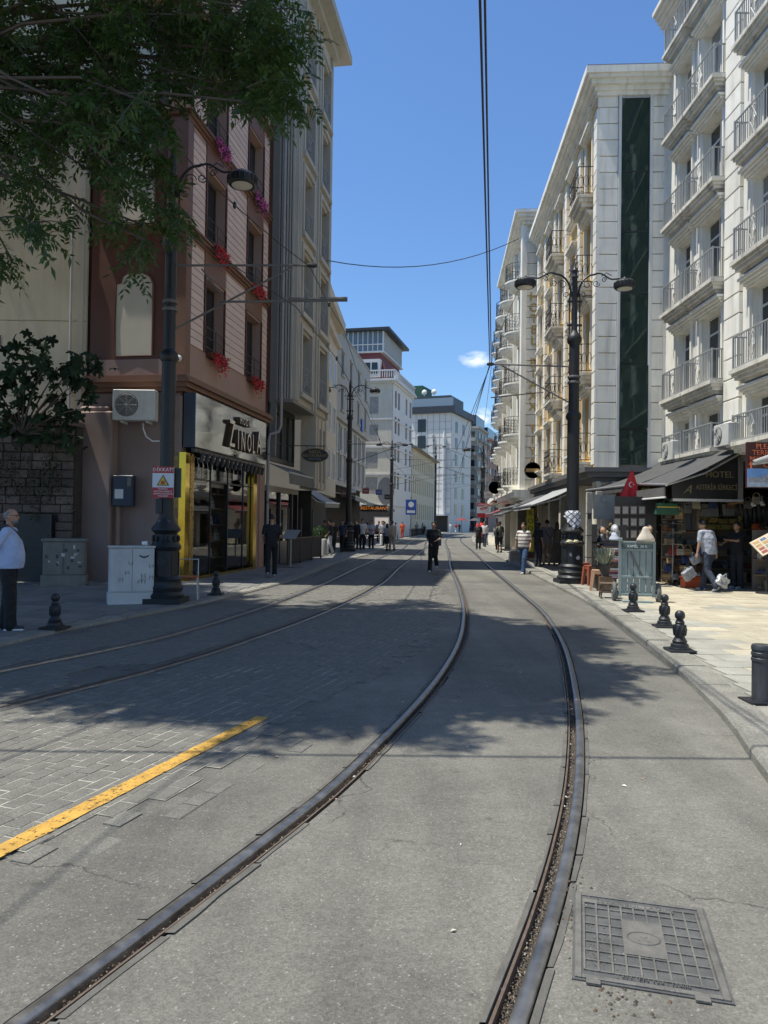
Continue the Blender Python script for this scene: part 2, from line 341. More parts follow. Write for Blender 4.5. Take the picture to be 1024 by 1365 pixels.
rB = pchip([(-6,-8.5),(0,-6.05),(4,-4.35),(6.47,-3.27),(8.35,-2.45),(11.2,-1.62),(14.9,-.82),(19.9,-.08),(27.2,.55),(38.4,1.65),(50,2.8),(61.8,3.5),(75,4.6),(100,7.45),(122,10.9),(145,15.9),(170,22),(200,30)])
rC = pchip([(-6,-4.7),(0,-2.2),(2.53,-1.15),(3.69,-.68),(4.56,-.35),(5.86,.04),(7.28,.42),(9.63,.92),(13.6,1.47),(18.05,1.86),(26.75,2.43),(44.7,3.85),(60,4.95),(75,6.2),(100,9.2),(122,12.6),(145,17.6),(170,23.6),(200,31.5)])
rD = pchip([(-6,-3.1),(0,-.58),(2.52,.47),(3.26,.76),(4.32,1.12),(5.83,1.54),(7.9,2.02),(10.05,2.45),(13.2,2.92),(19.3,3.42),(27.1,3.98),(44.7,5.38),(60,6.5),(75,7.75),(100,10.75),(122,14.2),(145,19.3),(170,25.4),(200,33.4)])
kerbR = pchip([(-6,1.2),(0,1.75),(3,2.18),(4.87,2.5),(6.22,2.87),(8.18,3.27),(11.94,3.86),(16.3,4.34),(20.2,4.6),(26.5,5.02),(35.9,5.6),(50,6.55),(70.5,8.35),(100,11.9),(122,15.3),(145,20.4),(170,26.4),(200,34.4)])
def slope(f, y): return (f(y+.1)-f(y-.1))/.2
def normX(f, y): s_ = slope(f, y); return math.sqrt(1+s_*s_)
ysam = [-6+.35*i for i in range(92)]
while ysam[-1] < 200: ysam.append(ysam[-1]+max(.35, ysam[-1]*.03))
m_asph = asphalt('worn_asphalt', (.134, .127, .106))
m_asph2 = asphalt('asphalt_patching', (.118, .112, .095), .2)
m_far = mat('distant_ground', (.2, .19, .17), .9, .2, .05, 0)
g = MB(); g.box((-1500, -300, -.6), (1500, 2500, -.35)); kind(g.build('ground', m_far), 'structure')
road = empty('road'); kind(road, 'structure')
HW = {0: (.065, .05), 1: (.10, .06)}
def strip(f0, o0, f1, o1, n, mt, name='carriageway', z=0, zz=None, jag=0):
    rows = []
    for y in ysam:
        a = f0(y)+o0*normX(f0, y); b = f1(y)+o1*normX(f1, y)
        if jag: a += RNG.uniform(-jag, jag)*.6; b += RNG.uniform(-jag, jag)*.6
        rows.append([(a+(b-a)*k/n, y, z) for k in range(n+1)])
    return MB().sheet(rows).build(name, mt, road)
GO, GI = .042, .108      # trench half widths: outer and gauge side of each rail
strip(kerbL, -.02, rA, -GO, 4, m_asph2); strip(rA, GI, rB, -GI, 3, m_asph2); strip(rB, GO, rC, -GO, 4, m_asph); strip(rC, GI, rD, -GI, 3, m_asph); strip(rD, GO, kerbR, .02, 3, m_asph)
m_trench = mat('groove_dirt', (.085, .07, .055), .95, .5, 25, .9, 180, speck=.6)
tr = MB()
for f, s_ in ((rA, 1), (rB, -1), (rC, 1), (rD, -1)):
    rows = []
    for y in ysam:
        k = normX(f, y); rows.append([(f(y)-s_*(GO+.002)*k, y, .0), (f(y)-s_*(GO)*k, y, -.055), (f(y)+s_*(GI)*k, y, -.042+RNG.uniform(0, .012)), (f(y)+s_*(GI+.002)*k, y, .0)])
    tr.sheet(rows)
tr.build('rail_trench', m_trench, road)
# rails: crowned steel head with a lower guard lip; bed strips of broken rubber and mortar along them
m_rail = mat('rail_steel', (.27, .26, .245), .36, .3, 9, .1, 200, metal=.85)
m_rside = mat('rail_side_rust', (.10, .07, .05), .8, .3, 20, .4, 120)
m_bed = mat('rail_edge_mortar', (.10, .094, .08), .9, .3, 6, .8, 70)
for i, (f, s_, lab) in enumerate(((rA, 1, 'outermost left tram rail, dull steel running closest to the left kerb'), (rB, -1, 'second tram rail from the left, dull and sunk in the dark shaded pavers'),
        (rC, 1, 'bright polished tram rail sweeping from the bottom left corner up to the street centre'), (rD, -1, 'polished tram rail beside the manhole cover, right rail of the right track'))):
    t = empty('tram_rail'); tag(t, lab, 'tram rail', 'tram rails set in the road')
    head = MB(); rows = []
    for y in ysam:
        k = normX(f, y); rows.append([(f(y)+s_*u*k, y, z) for u, z in ((-.031, -.045), (-.031, .002), (-.026, .009), (-.012, .013), (.0, .0142), (.014, .012), (.026, .006), (.031, -.003), (.031, -.045))])
    head.sheet(rows).build('rail_head', m_rail, t, smooth=30)
    lip = MB(); rows = []
    for y in ysam:
        k = normX(f, y); rows.append([(f(y)+s_*u*k, y, z) for u, z in ((.074, -.042), (.076, .002), (.087, .003), (.089, -.042))])
    lip.sheet(rows).build('guard_lip', m_rside, t)
    bed = MB()
    for side, (u0_, u1_) in enumerate(((-.068, -.036), (.092, .122))):
        rows = []; y = -4
        while y < 60:
            L = random.uniform(.25, .9); n = 4; w = random.uniform(-.012, .008); zt = random.uniform(.003, .009); rows = []
            if random.random() < .93:
                for q in range(n+1):
                    yy = y+(L-.02)*q/n; k = normX(f, yy)
                    j = random.uniform(-.006, .006)
                    rows.append([(f(yy)+s_*(u0_+j*(side == 0)+w*(side == 0))*k, yy, -.02), (f(yy)+s_*(u0_+.004+j*(side == 0)+w*(side == 0))*k, yy, zt), (f(yy)+s_*(u1_+j*(side == 1)-w*(side == 1)-.004)*k, yy, zt), (f(yy)+s_*(u1_+j*(side == 1)-w*(side == 1))*k, yy, -.02)])
                bed.sheet(rows)
            y += L
    kind(bed.build('edge_strip', m_bed, t), 'stuff')
# litter and grit in the grooves
m_grit = island('grit', [(.16, .125, .085), (.09, .07, .05), (.34, .3, .24), (.05, .045, .04), (.13, .08, .045), (.08, .07, .055)], .9)
gr = MB()
for f, s_, n in ((rC, 1, 2600), (rD, -1, 2600), (rB, -1, 500)):
    for _ in range(n):
        y = 2.2+abs(random.gauss(0, 1))**1.3*6; k = normX(f, y); x = f(y)+s_*random.uniform(.038, .072)*k
        q = random.uniform(.002, .0065); h = random.uniform(.003, .007); a = random.uniform(0, pi); zz = -.035+random.uniform(0, .022)
        ca, sa = cos(a)*q, sin(a)*q*random.uniform(.4, 1)
        gr.add([(x+ca, y+sa, zz), (x-sa, y+ca, zz), (x-ca, y-sa, zz), (x+sa, y-ca, zz), (x, y, zz+h)], [(0, 1, 4), (1, 2, 4), (2, 3, 4), (3, 0, 4)])
for _ in range(500):       # gravel spilling at the manhole and mortar breaks
    x = random.gauss(.86, .055); y = random.gauss(2.98, .25); q = random.uniform(.003, .01)
    gr.add([(x+q, y, .001), (x, y+q, .001), (x-q, y, .001), (x, y-q, .001), (x, y, .001+q)], [(0, 1, 4), (1, 2, 4), (2, 3, 4), (3, 0, 4)])
o = gr.build('groove_grit', m_grit); kind(o, 'stuff'); tag(o, 'pale grit, stub ends and crumbs caught in the rail grooves', 'grit')
lf = MB()
for k in range(46):
    if k < 26: y = random.uniform(2.4, 7); f = rC if random.random() < .6 else rD; x = f(y)+(1 if f is rC else -1)*random.uniform(.05, .12); z = -.012
    else: y = random.uniform(3, 10); x = random.uniform(-2.2, 2.4); z = .006
    a = random.uniform(0, 6.3); q = random.uniform(.008, .02)
    lf.add([(x+cos(a)*q, y+sin(a)*q, z), (x-sin(a)*q*.5, y+cos(a)*q*.5, z+.006), (x-cos(a)*q, y-sin(a)*q, z+.001), (x+sin(a)*q*.5, y-cos(a)*q*.5, z+.004)], [(0, 1, 2, 3)])
o = lf.build('litter_scraps', island('scraps', [(.7, .7, .68), (.5, .45, .35), (.6, .58, .5), (.25, .35, .55), (.55, .3, .2)])); kind(o, 'stuff'); tag(o, 'torn paper scraps and dry leaves lying on the road', 'litter')

# ---------------- road pavers (worn stone setts showing through the asphalt)
m_pav = mat('sett_stone', (.136, .129, .109), .8, .18, 7, .6, 90, pv=.13, speck=.25)
m_joint = mat('sett_joint', (.37, .35, .29), .95, .4, 1.2, .3, 80)
edge = pchip([(-6, -6), (2.0, -2.6), (3.3, -1.72), (4.0, -1.22), (5.3, -.62), (6.3, -.42), (9, .55), (12, 1.15), (18, 1.7), (26, 2.2)])
ang = R(-18.5); ca, sa = cos(ang), sin(ang)
def in_region(x, y):
    if not (2.6 < y < 27): return 0
    if x < kerbL(y)+.25 or x > edge(y): return 0
    if x > rC(y)-.26: return 0
    if rA(y)-.15 < x < rA(y)+.22 or rB(y)-.22 < x < rB(y)+.15: return 0
    return 1
cells = []
PL, PW = .205, .118
for i in range(-160, 250):
    for j in range(-90, 150):
        u = (i+.5)*PW; v = (j+.5)*PL+(PL/2 if i % 2 else 0); x = u*ca-v*sa*-1*-1; y = u*sa+v*ca
        x = u*ca-v*sa; y = u*sa+v*ca
        if in_region(x, y):
            dd = edge(y)-x
            keep = 1 if dd > .55 else max(.15, dd/.55)
            nz = sin(x*2.1+1.3)*sin(y*1.7+.4)+.6*sin(x*.9-y*1.1)
            if nz > 1.05: continue
            if random.random() < keep: cells.append((x, y))
cells.sort(key=lambda p: (p[0]+1.5)**2*.15+p[1]**2)
pvm = []
for q in range(6):
    a, b = PL/2-.003-random.uniform(0, .004), PW/2-.003-random.uniform(0, .004); ins = .006
    jx = lambda: random.uniform(-.004, .004)
    top = [(-b+ins+jx(), -a+ins+jx()), (b-ins+jx(), -a+ins+jx()), (b-ins+jx(), a-ins+jx()), (-b+ins+jx(), a-ins+jx())]; bot = [(-b, -a), (b, -a), (b, a), (-b, a)]
    pm = MB(); pm.add([(x, y, -.01) for x, y in bot]+[(x, y, .009) for x, y in bot]+[(x, y, .012) for x, y in top], [(0, 1, 5, 4), (1, 2, 6, 5), (2, 3, 7, 6), (3, 0, 4, 7), (4, 5, 9, 8), (5, 6, 10, 9), (6, 7, 11, 10), (7, 4, 8, 11), (8, 9, 10, 11)])
    pvm.append(pm)
pvmesh = [p.mesh('road_sett', m_pav) for p in pvm]
stuff = MB(); jn = MB()
for k, (x, y) in enumerate(cells):
    dz = random.uniform(-.002, .002)-.0015-(.002+.007*random.random() if edge(y)-x < .28 else 0); a = ang+random.uniform(-.02, .02); q = random.randrange(6)
    if k < 300: o = put('road_sett', pvmesh[q], road, (x, y, dz), (random.uniform(-.006, .006), random.uniform(-.006, .006), a))
    else:
        stuff.T = Matrix.Translation((x, y, dz)) @ Matrix.Rotation(a, 4, 'Z'); stuff.add(pvm[q].v, pvm[q].f)
    if edge(y)-x < .30 or random.random() < .04: continue
    jn.T = Matrix.Translation((x, y, .0062+random.uniform(-.0008, .0012))) @ Matrix.Rotation(ang, 4, 'Z'); h, w = PL/2+.003, PW/2+.003
    jn.add([(-w, -h, 0), (w, -h, 0), (w, h, 0), (-w, h, 0)], [(0, 1, 2, 3)])
o = stuff.build('road_setts', m_pav, road); kind(o, 'stuff')
o = jn.build('joint_sand', m_joint, road); kind(o, 'stuff')
def patchy(M, scale, lo, hi):
    n = M.node_tree.nodes; l = M.node_tree.links; no = n.new('ShaderNodeTexNoise'); no.inputs['Scale'].default_value = scale; no.inputs['Detail'].default_value = 6; no.inputs['Roughness'].default_value = .7
    t = n.new('ShaderNodeTexCoord'); l.new(t.outputs['Object'], no.inputs['Vector']); rr = n.new('ShaderNodeMapRange'); rr.inputs[1].default_value = lo; rr.inputs[2].default_value = hi; l.new(no.outputs['Fac'], rr.inputs[0])
    tb = n.new('ShaderNodeBsdfTransparent'); mx = n.new('ShaderNodeMixShader'); l.new(rr.outputs[0], mx.inputs[0]); l.new(tb.outputs[0], mx.inputs[1]); l.new(n['Principled BSDF'].outputs[0], mx.inputs[2]); l.new(mx.outputs[0], n['Material Output'].inputs[0])
patchy(m_joint, 4.5, .30, .55)
# worn yellow line on the setts
m_yel = mat('yellow_road_paint', (.47, .265, .045), .75, .2, 9, .5, 60)
n = m_yel.node_tree.nodes; l = m_yel.node_tree.links
no = n.new('ShaderNodeTexNoise'); no.inputs['Scale'].default_value = 28; no.inputs['Detail'].default_value = 6; no.inputs['Roughness'].default_value = .75
t = n.new('ShaderNodeTexCoord'); l.new(t.outputs['Object'], no.inputs['Vector'])
rr = n.new('ShaderNodeMapRange'); rr.inputs[1].default_value = .36; rr.inputs[2].default_value = .47; l.new(no.outputs['Fac'], rr.inputs[0])
tb = n.new('ShaderNodeBsdfTransparent'); mx = n.new('ShaderNodeMixShader'); l.new(rr.outputs[0], mx.inputs[0]); l.new(tb.outputs[0], mx.inputs[1]); l.new(n['Principled BSDF'].outputs[0], mx.inputs[2]); l.new(mx.outputs[0], n['Material Output'].inputs[0])
yl = MB(); a = Vector((-3.0, .3)); b = G(350, 958).xy; d = (b-a).normalized(); nrm = Vector((d.y, -d.x)); L = (b-a).length; rows = []
for i in range(70):
    c = a+d*L*i/69; w = .062+random.uniform(-.004, .004); rows.append([(*(c-nrm*w), .0165), (*(c+nrm*w), .0165)])
yl.sheet(rows).build('painted_line', m_yel, road)

# ---------------- pavements with kerb stones and slabs
m_slabL = mat('grey_granite_slab', (.17, .165, .155), .72, .2, 2.5, .25, 80, pv=.16, speck=.15)
m_kerb = mat('kerb_granite', (.20, .19, .16), .8, .22, 3, .5, 60, pv=.1, speck=.25)
m_slabY = mat('sandstone_slab', (.375, .335, .25), .72, .16, 2.0, .25, 70, pv=.13, speck=.12, streak=.0)
m_slabG = mat('grey_slab', (.30, .29, .245), .72, .16, 2.0, .25, 70, pv=.1, speck=.12)
m_base = mat('slab_bedding', (.21, .20, .17), .95, .3, 4, .3, 60)
ZP = .09; ZL = .05; ZR = .09
def pavement(name, f, side, width, slabs, zp):
    global ZP; ZP = zp
    p = empty(name); kind(p, 'structure')
    rows = []
    for y in ysam:
        x0 = f(y)+side*.05; wv = width(y); rows.append([(x0, y, -.3), (x0, y, ZP-.012), (x0+side*wv, y, ZP-.012)])
    MB().sheet(rows).build('slab_bed', m_base, p)
    # kerb stones: 0.9 m long, following the curve
    y = -1.0; far = MB(); k = 0
    while y < 120:
        L = random.uniform(.75, 1.05)*(1 if y < 40 else 2.5); mb = MB(); dst = []; wk = .32 if side > 0 else .26
        zt = ZP+random.uniform(-.004, .004); e = .012
        for q in range(4):
            yy = y+e/2+(L-e)*q/3; kx = normX(f, yy); x = f(yy)+random.uniform(-.004, .004)
            dst.append([(x, yy, -.12), (x+side*.004, yy, zt-.03), (x+side*.03, yy, zt), (x+side*wk*kx, yy, zt), (x+side*wk*kx, yy, zt-.05)])
        b = far if k >= 45 else mb
        b.sheet(dst); base = len(b.v)-20
        for q in (0, 15): b.f.append(tuple(base+q+i for i in (range(5) if q == 0 else reversed(range(5)))))
        if k < 45: mb.build('kerb_stone', m_kerb, p)
        y += L; k += 1
    o = far.build('kerb_stones', m_kerb, p); kind(o, 'stuff')
    slabs(p); return p
slabcache = {}
def slab(p, x, y, w, h, mt, rz=0, stuffmb=None):
    g_ = .007
    if stuffmb is not None:
        stuffmb.box((x+g_, y+g_, ZP-.03), (x+w-g_, y+h-g_, ZP+random.uniform(-.002, .003))); return
    key = (round(w, 2), round(h, 2), mt.name)
    if key not in slabcache:
        mb = MB(); i = .004; a, b = w/2-g_, h/2-g_
        mb.add([(-a,-b,-.03),(a,-b,-.03),(a,b,-.03),(-a,b,-.03),(-a,-b,-.003),(a,-b,-.003),(a,b,-.003),(-a,b,-.003),(-a+i,-b+i,0),(a-i,-b+i,0),(a-i,b-i,0),(-a+i,b-i,0)],
               [(0,1,5,4),(1,2,6,5),(2,3,7,6),(3,0,4,7),(4,5,9,8),(5,6,10,9),(6,7,11,10),(7,4,8,11),(8,9,10,11)])
        slabcache[key] = mb.mesh('paving_slab', mt)
    put('paving_slab', slabcache[key], p, (x+w/2, y+h/2, ZP+random.uniform(-.002, .0025)), (random.uniform(-.003, .003), random.uniform(-.003, .003), rz))
def slabsR(p):
    # diagonal-free running bond, grey bands framing sand coloured fields
    w, h = .62, .42; st = {m_slabY: MB(), m_slabG: MB()}; n = 0; todo = []
    for j in range(10, 260):
        y = j*h-.0
        for i in range(-2, 30):
            x = i*w+(w/2 if j % 2 else 0)
            k0 = max(kerbR(y), kerbR(y+h))+.36
            if x+w < k0+.1 or x > 10.6+max(0, y-24)*.1: continue
            xa = max(x, k0)
            d = x-k0
            grey = d < .35 or (j % 17 == 0 and i % 5 < 3) or (i+j*3) % 23 == 0
            todo.append((y, xa, x+w-xa, grey))
    todo.sort(key=lambda t: t[0]+abs(t[1]-5)*.7)
    for y, xa, ww, grey in todo:
        if ww < .06: continue
        mt = m_slabG if grey else m_slabY
        if n < 290 and ww > w-.01: slab(p, xa, y, ww, h, mt); n += 1
        else: slab(p, xa, y, ww, h, mt, stuffmb=st[mt])
    for mt, s_ in st.items(): kind(s_.build('paving_slabs', mt, p), 'stuff')
def slabsL(p):
    w, h = .6, .6; st = MB(); n = 0; todo = []
    for j in range(12, 130):
        y = j*h
        for i in range(-22, 8):
            x = i*w; k0 = min(kerbL(y), kerbL(y+h))-.3
            if x > k0-.1 or x < -10.5+max(0, y-20)*.13: continue
            todo.append((y, x, min(x+w, k0)-x))
    for y, x, ww in todo:
        if ww < .06: continue
        if n < 280 and abs(ww-w) < .01 and y < 40: slab(p, x, y, ww, h, m_slabL); n += 1
        else: slab(p, x, y, ww, h, m_slabL, stuffmb=st)
    kind(st.build('paving_slabs', m_slabL, p), 'stuff')
pavement('right_pavement', kerbR, 1, lambda y: 9 if y < 20 else 5+max(0, 24-y), slabsR, ZR)
pavement('left_pavement', kerbL, -1, lambda y: 16 if y < 21 else 7, slabsL, ZL)

# ---------------- manhole cover by the right rail
mh = empty('manhole_cover', (0, 0, 0)); tag(mh, 'square cast iron manhole cover with waffle grid beside the polished right rail', 'manhole cover')
mc = [G(785, 1197).xy, G(945, 1220).xy, G(948, 1328).xy, G(760, 1300).xy]
c0 = sum(mc, Vector((0, 0)))/4; ex = ((mc[1]-mc[0])+(mc[2]-mc[3])).normalized(); WM = (mc[1]-mc[0]).length*.5+(mc[2]-mc[3]).length*.5; HM = (mc[0]-mc[3]).length*.5+(mc[1]-mc[2]).length*.5
mh.location = (c0.x, c0.y, .004); mh.rotation_euler = (0, 0, math.atan2(ex.y, ex.x))
m_iron = mat('cast_iron_dusty', (.135, .128, .112), .6, .25, 12, .4, 90, metal=.15)
m_irond = mat('cast_iron_recess', (.075, .075, .072), .7, .25, 12, .4, 90)
w2, h2 = WM/2, HM/2
MB().box((-w2-.03, -h2-.03, -.01), (w2+.03, h2+.03, .002)).build('surround', m_irond, mh)
fr = MB()
for a in (((-w2-.02, -h2-.02), (-w2+.005, h2+.02)), ((w2-.005, -h2-.02), (w2+.02, h2+.02)), ((-w2+.005, -h2-.02), (w2-.005, -h2)), ((-w2+.005, h2), (w2-.005, h2+.02))): fr.box((*a[0], 0), (*a[1], .009))
fr.build('frame', m_iron, mh, bevel=.002)
gx, gy = 9, 8; lid = MB(); cw, ch = (WM-.03)/gx, (HM-.07)/gy; x0_, y0_ = -w2+.015, -h2+.035
def incen(i, j): return 3 <= i <= 5 and 2 <= j <= 5
for i in range(gx+1): lid.box((x0_+i*cw-.0035, y0_, .002), (x0_+i*cw+.0035, y0_+ch*gy, .0085))
for j in range(gy+1): lid.box((x0_, y0_+j*ch-.003, .002), (x0_+cw*gx, y0_+j*ch+.003, .008))
lid.build('lid_rib', m_iron, mh)
cx0, cx1, cy0, cy1 = x0_+3*cw, x0_+6*cw, y0_+2.1*ch, y0_+5.9*ch
MB().box((cx0, cy0, .003), (cx1, cy1, .0095)).build('centre_plate', m_iron, mh)
e = MB(); e.tube([((cx0+cx1)/2+.062*cos(2*pi*q/28), (cy0+cy1)/2+.045*sin(2*pi*q/28), .0097) for q in range(28)], .003, 5, closed=True); e.build('emblem_ring', m_irond, mh)
MB().box((x0_, y0_+gy*ch-.03, .003), (x0_+gx*cw*.8, y0_+gy*ch, .0092)).build('name_plate', m_iron, mh)
text('İSTANBUL LAĞIM', .036, m_irond, mh, (-.02, y0_+gy*ch-.013, .0095), up=(0, 1, 0), depth=.001, sx=1.1)
text('D.I.  EN 124 - D400', .026, m_irond, mh, (.02, y0_-.015, .0092), up=(0, 1, 0), depth=.001, sx=1.1)
text('M', .07, m_iron, mh, ((cx0+cx1)/2, (cy0+cy1)/2, .0098), up=(0, 1, 0), depth=.001, name='emblem')
for a in (-w2+.02, w2-.1): MB().box((a, -h2-.05, 0), (a+.05, -h2-.02, .008)).build('hinge', m_iron, mh)
# ================================================================== BUILDINGS, RIGHT SIDE
m_stone = mat('white_render', (.83, .80, .71), .8, .09, 1.3, .3, 60, pv=.06, streak=.5, dirt=(.30, .28, .235))
m_stone2 = mat('cream_render', (.70, .655, .56), .8, .07, 1.3, .25, 70, pv=.05, streak=.3, dirt=(.33, .29, .22))
m_joint2 = mat('facade_joint', (.30, .285, .25), .9, .2, 4, .2)
m_yellow = mat('ochre_render', (.74, .52, .22), .85, .08, 1.5, .2, 70, streak=.2, dirt=(.45, .33, .17))
m_wfr = mat('white_window_frame', (.68, .68, .65), .5, .05, 3, 0)
m_glass = paneglass('window_pane', (.025, .032, .034), (.26, .265, .25), .3)
m_dglass = paneglass('dark_window_pane', (.018, .022, .028), (.12, .12, .11), .25)
m_green = paneglass('green_glass', (.04, .07, .062), (.05, .08, .07), .0); m_green.node_tree.nodes['Principled BSDF'].inputs['Metallic'].default_value = .55
m_rail2 = mat('grey_painted_iron', (.30, .31, .31), .5, .1, 5, .1)
m_black = mat('black_painted_iron', (.022, .022, .024), .45, .2, 8, .15, 50)
m_slate = mat('mansard_slate', (.035, .037, .045), .6, .25, 3, .3)
m_zinc = mat('grey_fascia', (.13, .125, .12), .6, .15, 3, .2, streak=.3)

# ---- R1: white balcony hotel
F = Fac('balcony_hotel_building', (8.92, 5.0), (0, 1), 1, 'white rendered hotel with stacked grey-railed balconies at the right edge of the photo')
Y0 = 5.0; LEV = [2.75, 5.42, 8.10, 10.76, 13.5, 16.2]; ops = []; bays = [(21.85, 22.85), (19.85, 21.15), (16.9, 18.2), (14.2, 15.5), (11.4, 12.7), (8.6, 9.9)]
for z in LEV:
    for a, b in bays:
        ops.append((a-Y0, b-Y0, z+.12, z+2.1))
F.wall('wall', m_stone, 0, 19, 3.3, 19.0, -.35, ops)
MB().box((0, -9, 3.3), (19, -.36, 18.95)).build('wall_core', m_joint2, F.root)
F.part('wall', m_stone, (0, 10.6, -.35, 0, 0, 3.3), (0, .3, -9, -.35, 0, 3.3))
for z in LEV:
    for k, (a, b) in enumerate(bays):
        window(F, a-Y0, b-Y0, z+.12, z+2.1, .22, m_wfr, m_glass, 2, 1, 1.5)
# pilaster blocks between the bays
blk = MB().box((0, 0, 0), (.84, .1, .5)).mesh('stone_block', m_stone, bevel=.012)
for py_ in (18.72, 16.0-.1, 13.05):
    z = 3.35
    while z < 18.4:
        put('stone_block', blk, F.root, (py_-Y0, .0, z)); z += .53
# hoods and jamb mouldings
hm_ = None
for z in LEV:
    for a, b in bays:
        a_, b_ = a-Y0, b-Y0
        hood = MB()
        for i, (ex_, zz) in enumerate(((.10, 2.1), (.15, 2.16), (.21, 2.23), (.27, 2.30))):
            F.bx(hood, a_-.1-ex_*.6, b_+.1+ex_*.6, .002, ex_, z+zz, z+zz+.065)
        hood.build('window_hood', m_stone, F.root)
        for q in (a_-.13, b_+.03): F.part('window_jamb', m_stone, (q, q+.1, .002, .07, z+.1, z+2.1))
# balconies
m_grime = mat('grimy_balcony_render', (.66, .63, .55), .85, .2, 1.6, .4, 40, streak=.75, dirt=(.20, .185, .16))
def balcony(F, s0, s1, z, prot=.37, mt=m_rail2, slabm=m_grime, rh=.92, step=.105, orn='diamond', each=True, thick=.24):
    sl = MB(); o = F.o
    prof = [(0, 0, .10), (.05, -.07, 0), (.10, -.16, -.07), (.2, -thick, -.16)]
    for ins, zb, zt in prof: F.bx(sl, s0-.08+ins, s1+.08-ins, .003, prot+.08-ins, z+zb if zb else z, z+zt if zt else z)
    b = sl.build('balcony', slabm, F.root)
    r = MB(); t = .018
    for zz in (.14, rh): 
        F.bx(r, s0, s1, prot-t, prot+t, z+zz-.015, z+zz+.015)
        for q in (s0, s1): F.bx(r, q-t, q+t, .0, prot-t, z+zz-.014, z+zz+.014)
    for q in (s0, s1): F.bx(r, q-.02, q+.02, prot-.02, prot+.02, z+.1, z+rh+.03)
    r.build('railing', mt, b)
    L = s1-s0; n = max(2, int(L/step)); key = ('bal', rh, mt.name)
    if key not in WCACHE: WCACHE[key] = MB().box((-.009, -.009, .1), (.009, .009, rh)).mesh('baluster', mt)
    mid = L/2; bars = []
    for i in range(1, n):
        x = s0+L*i/n
        if orn == 'diamond' and abs(x-s0-mid) < .16: continue
        bars.append((x, o*prot))
    for q in (s0, s1):
        k = max(1, int(prot/step))
        for j in range(1, k): bars.append((q, o*prot*j/k))
    if each:
        for x, y in bars: put('baluster', WCACHE[key], b, (x, y, z))
    else:
        mb = MB()
        for x, y in bars: mb.box((x-.009, y-.009, z+.1), (x+.009, y+.009, z+rh))
        mb.build('balusters', mt, b)
    if orn == 'diamond':
        d = MB(); y = o*prot; cx = s0+mid; cz = z+.1+(rh-.1)/2
        for sc_ in (.15, .08):
            pts = [(cx-sc_, y, cz), (cx, y, cz+sc_*1.7), (cx+sc_, y, cz), (cx, y, cz-sc_*1.7)]; d.tube(pts, .012, 4, closed=True)
        for sg in (-1, 1):
            d.tube([(cx+sg*.12, y, cz-.28), (cx+sg*.05, y, cz-.34), (cx, y, cz-.25), (cx-sg*.03, y, cz-.18)], .008, 4); d.tube([(cx+sg*.12, y, cz+.28), (cx+sg*.05, y, cz+.34), (cx, y, cz+.25), (cx-sg*.03, y, cz+.18)], .008, 4)
            d.box((cx+sg*.17-.009, y-.009, z+.14), (cx+sg*.17+.009, y+.009, z+rh))
        d.build('ornament', mt, b)
    return b
for zi, z in enumerate(LEV):
    if zi == 0:
        for a_, b_ in ((21.62, 23.12), (19.62, 21.42), (16.55, 18.42)): balcony(F, a_-Y0, b_-Y0, 3.64, rh=.75, thick=.2)
        continue
    balcony(F, 21.62-Y0, 23.12-Y0, z); balcony(F, 19.62-Y0, 21.42-Y0, z); balcony(F, 16.55-Y0, 18.42-Y0, z)
    for a in (13.9, 11.1, 8.3): balcony(F, a-Y0, a+1.9-Y0, z, each=False)
# scrolled eave bracket and mansard over it
cor = MB()
for i in range(5): F.bx(cor, 0, 19.0-.0, .002, .12+.09*i, 17.55+.13*i, 17.68+.13*i)
cor.build('cornice', m_stone2, F.root)
ms = MB(); ms.prism([(-.2, 18.2), (-.6, 18.2), (-2.5, 22), (-2.3, 22)], 0, 19, 'yz'); 
ms.prism([(.35, 18.2), (-.9, 18.2), (-2.2, 21.5), (-1.0, 21.5)], 0, 19, 'yz'); ms.build('mansard_roof', m_slate, F.root)
F.part('downpipe', m_wfr, (18.86, 18.94, .02, .1, 3.4, 17.4))
R1F = F
# ground floor recess behind the market (floor, back, ceiling)
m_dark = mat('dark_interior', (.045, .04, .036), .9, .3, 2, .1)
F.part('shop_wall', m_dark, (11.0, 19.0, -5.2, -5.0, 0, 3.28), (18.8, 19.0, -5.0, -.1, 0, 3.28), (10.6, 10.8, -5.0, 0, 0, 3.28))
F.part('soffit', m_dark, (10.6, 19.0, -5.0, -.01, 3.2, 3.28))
F.part('fascia', m_zinc, (10.6, 19.0, .002, .12, 3.3, 3.62))
def ac_unit(parent, loc, rz, label, w=.8, h=.56, group=None):
    t = empty('air_conditioner', loc, rz); t.parent = parent if parent else None
    m_ac = mat('ac_casing', (.55, .55, .52), .5, .1, 4, .05, streak=.3)
    MB().box((-w/2, -.15, 0), (w/2, .15, h)).build('casing', m_ac, t, bevel=.015)
    cx = -w*.17; g_ = MB()
    for k in range(1, 8): r = .028*k*h/.56; g_.tube([(cx+r*cos(a*pi/12), -.165, h/2+r*sin(a*pi/12)) for a in range(24)], .0045, 4, closed=True)
    for k in range(8): a = k*pi/4; g_.tube([(cx, -.166, h/2), (cx+.2*h/.56*cos(a), -.166, h/2+.2*h/.56*sin(a))], .004, 4)
    g_.build('fan_grille', m_ac, t)
    MB().lathe([(.215*h/.56, -.153), (.215*h/.56, -.151)], (cx, 0, h/2), 28, 'y').build('fan_opening', mat('ac_dark', (.03, .03, .03), .8), t)
    mb = MB(); 
    for k in (-w*.3, w*.3): mb.box((k-.02, -.12, -.06), (k+.02, .32, -.005))
    mb.build('bracket', m_ac, t)
    tag(t, label, 'air conditioner', group); return t
o = ac_unit(None, (8.55, 22.3, 3.62), R(-90), 'white air conditioner on the awning roof, further one beside the glass column')
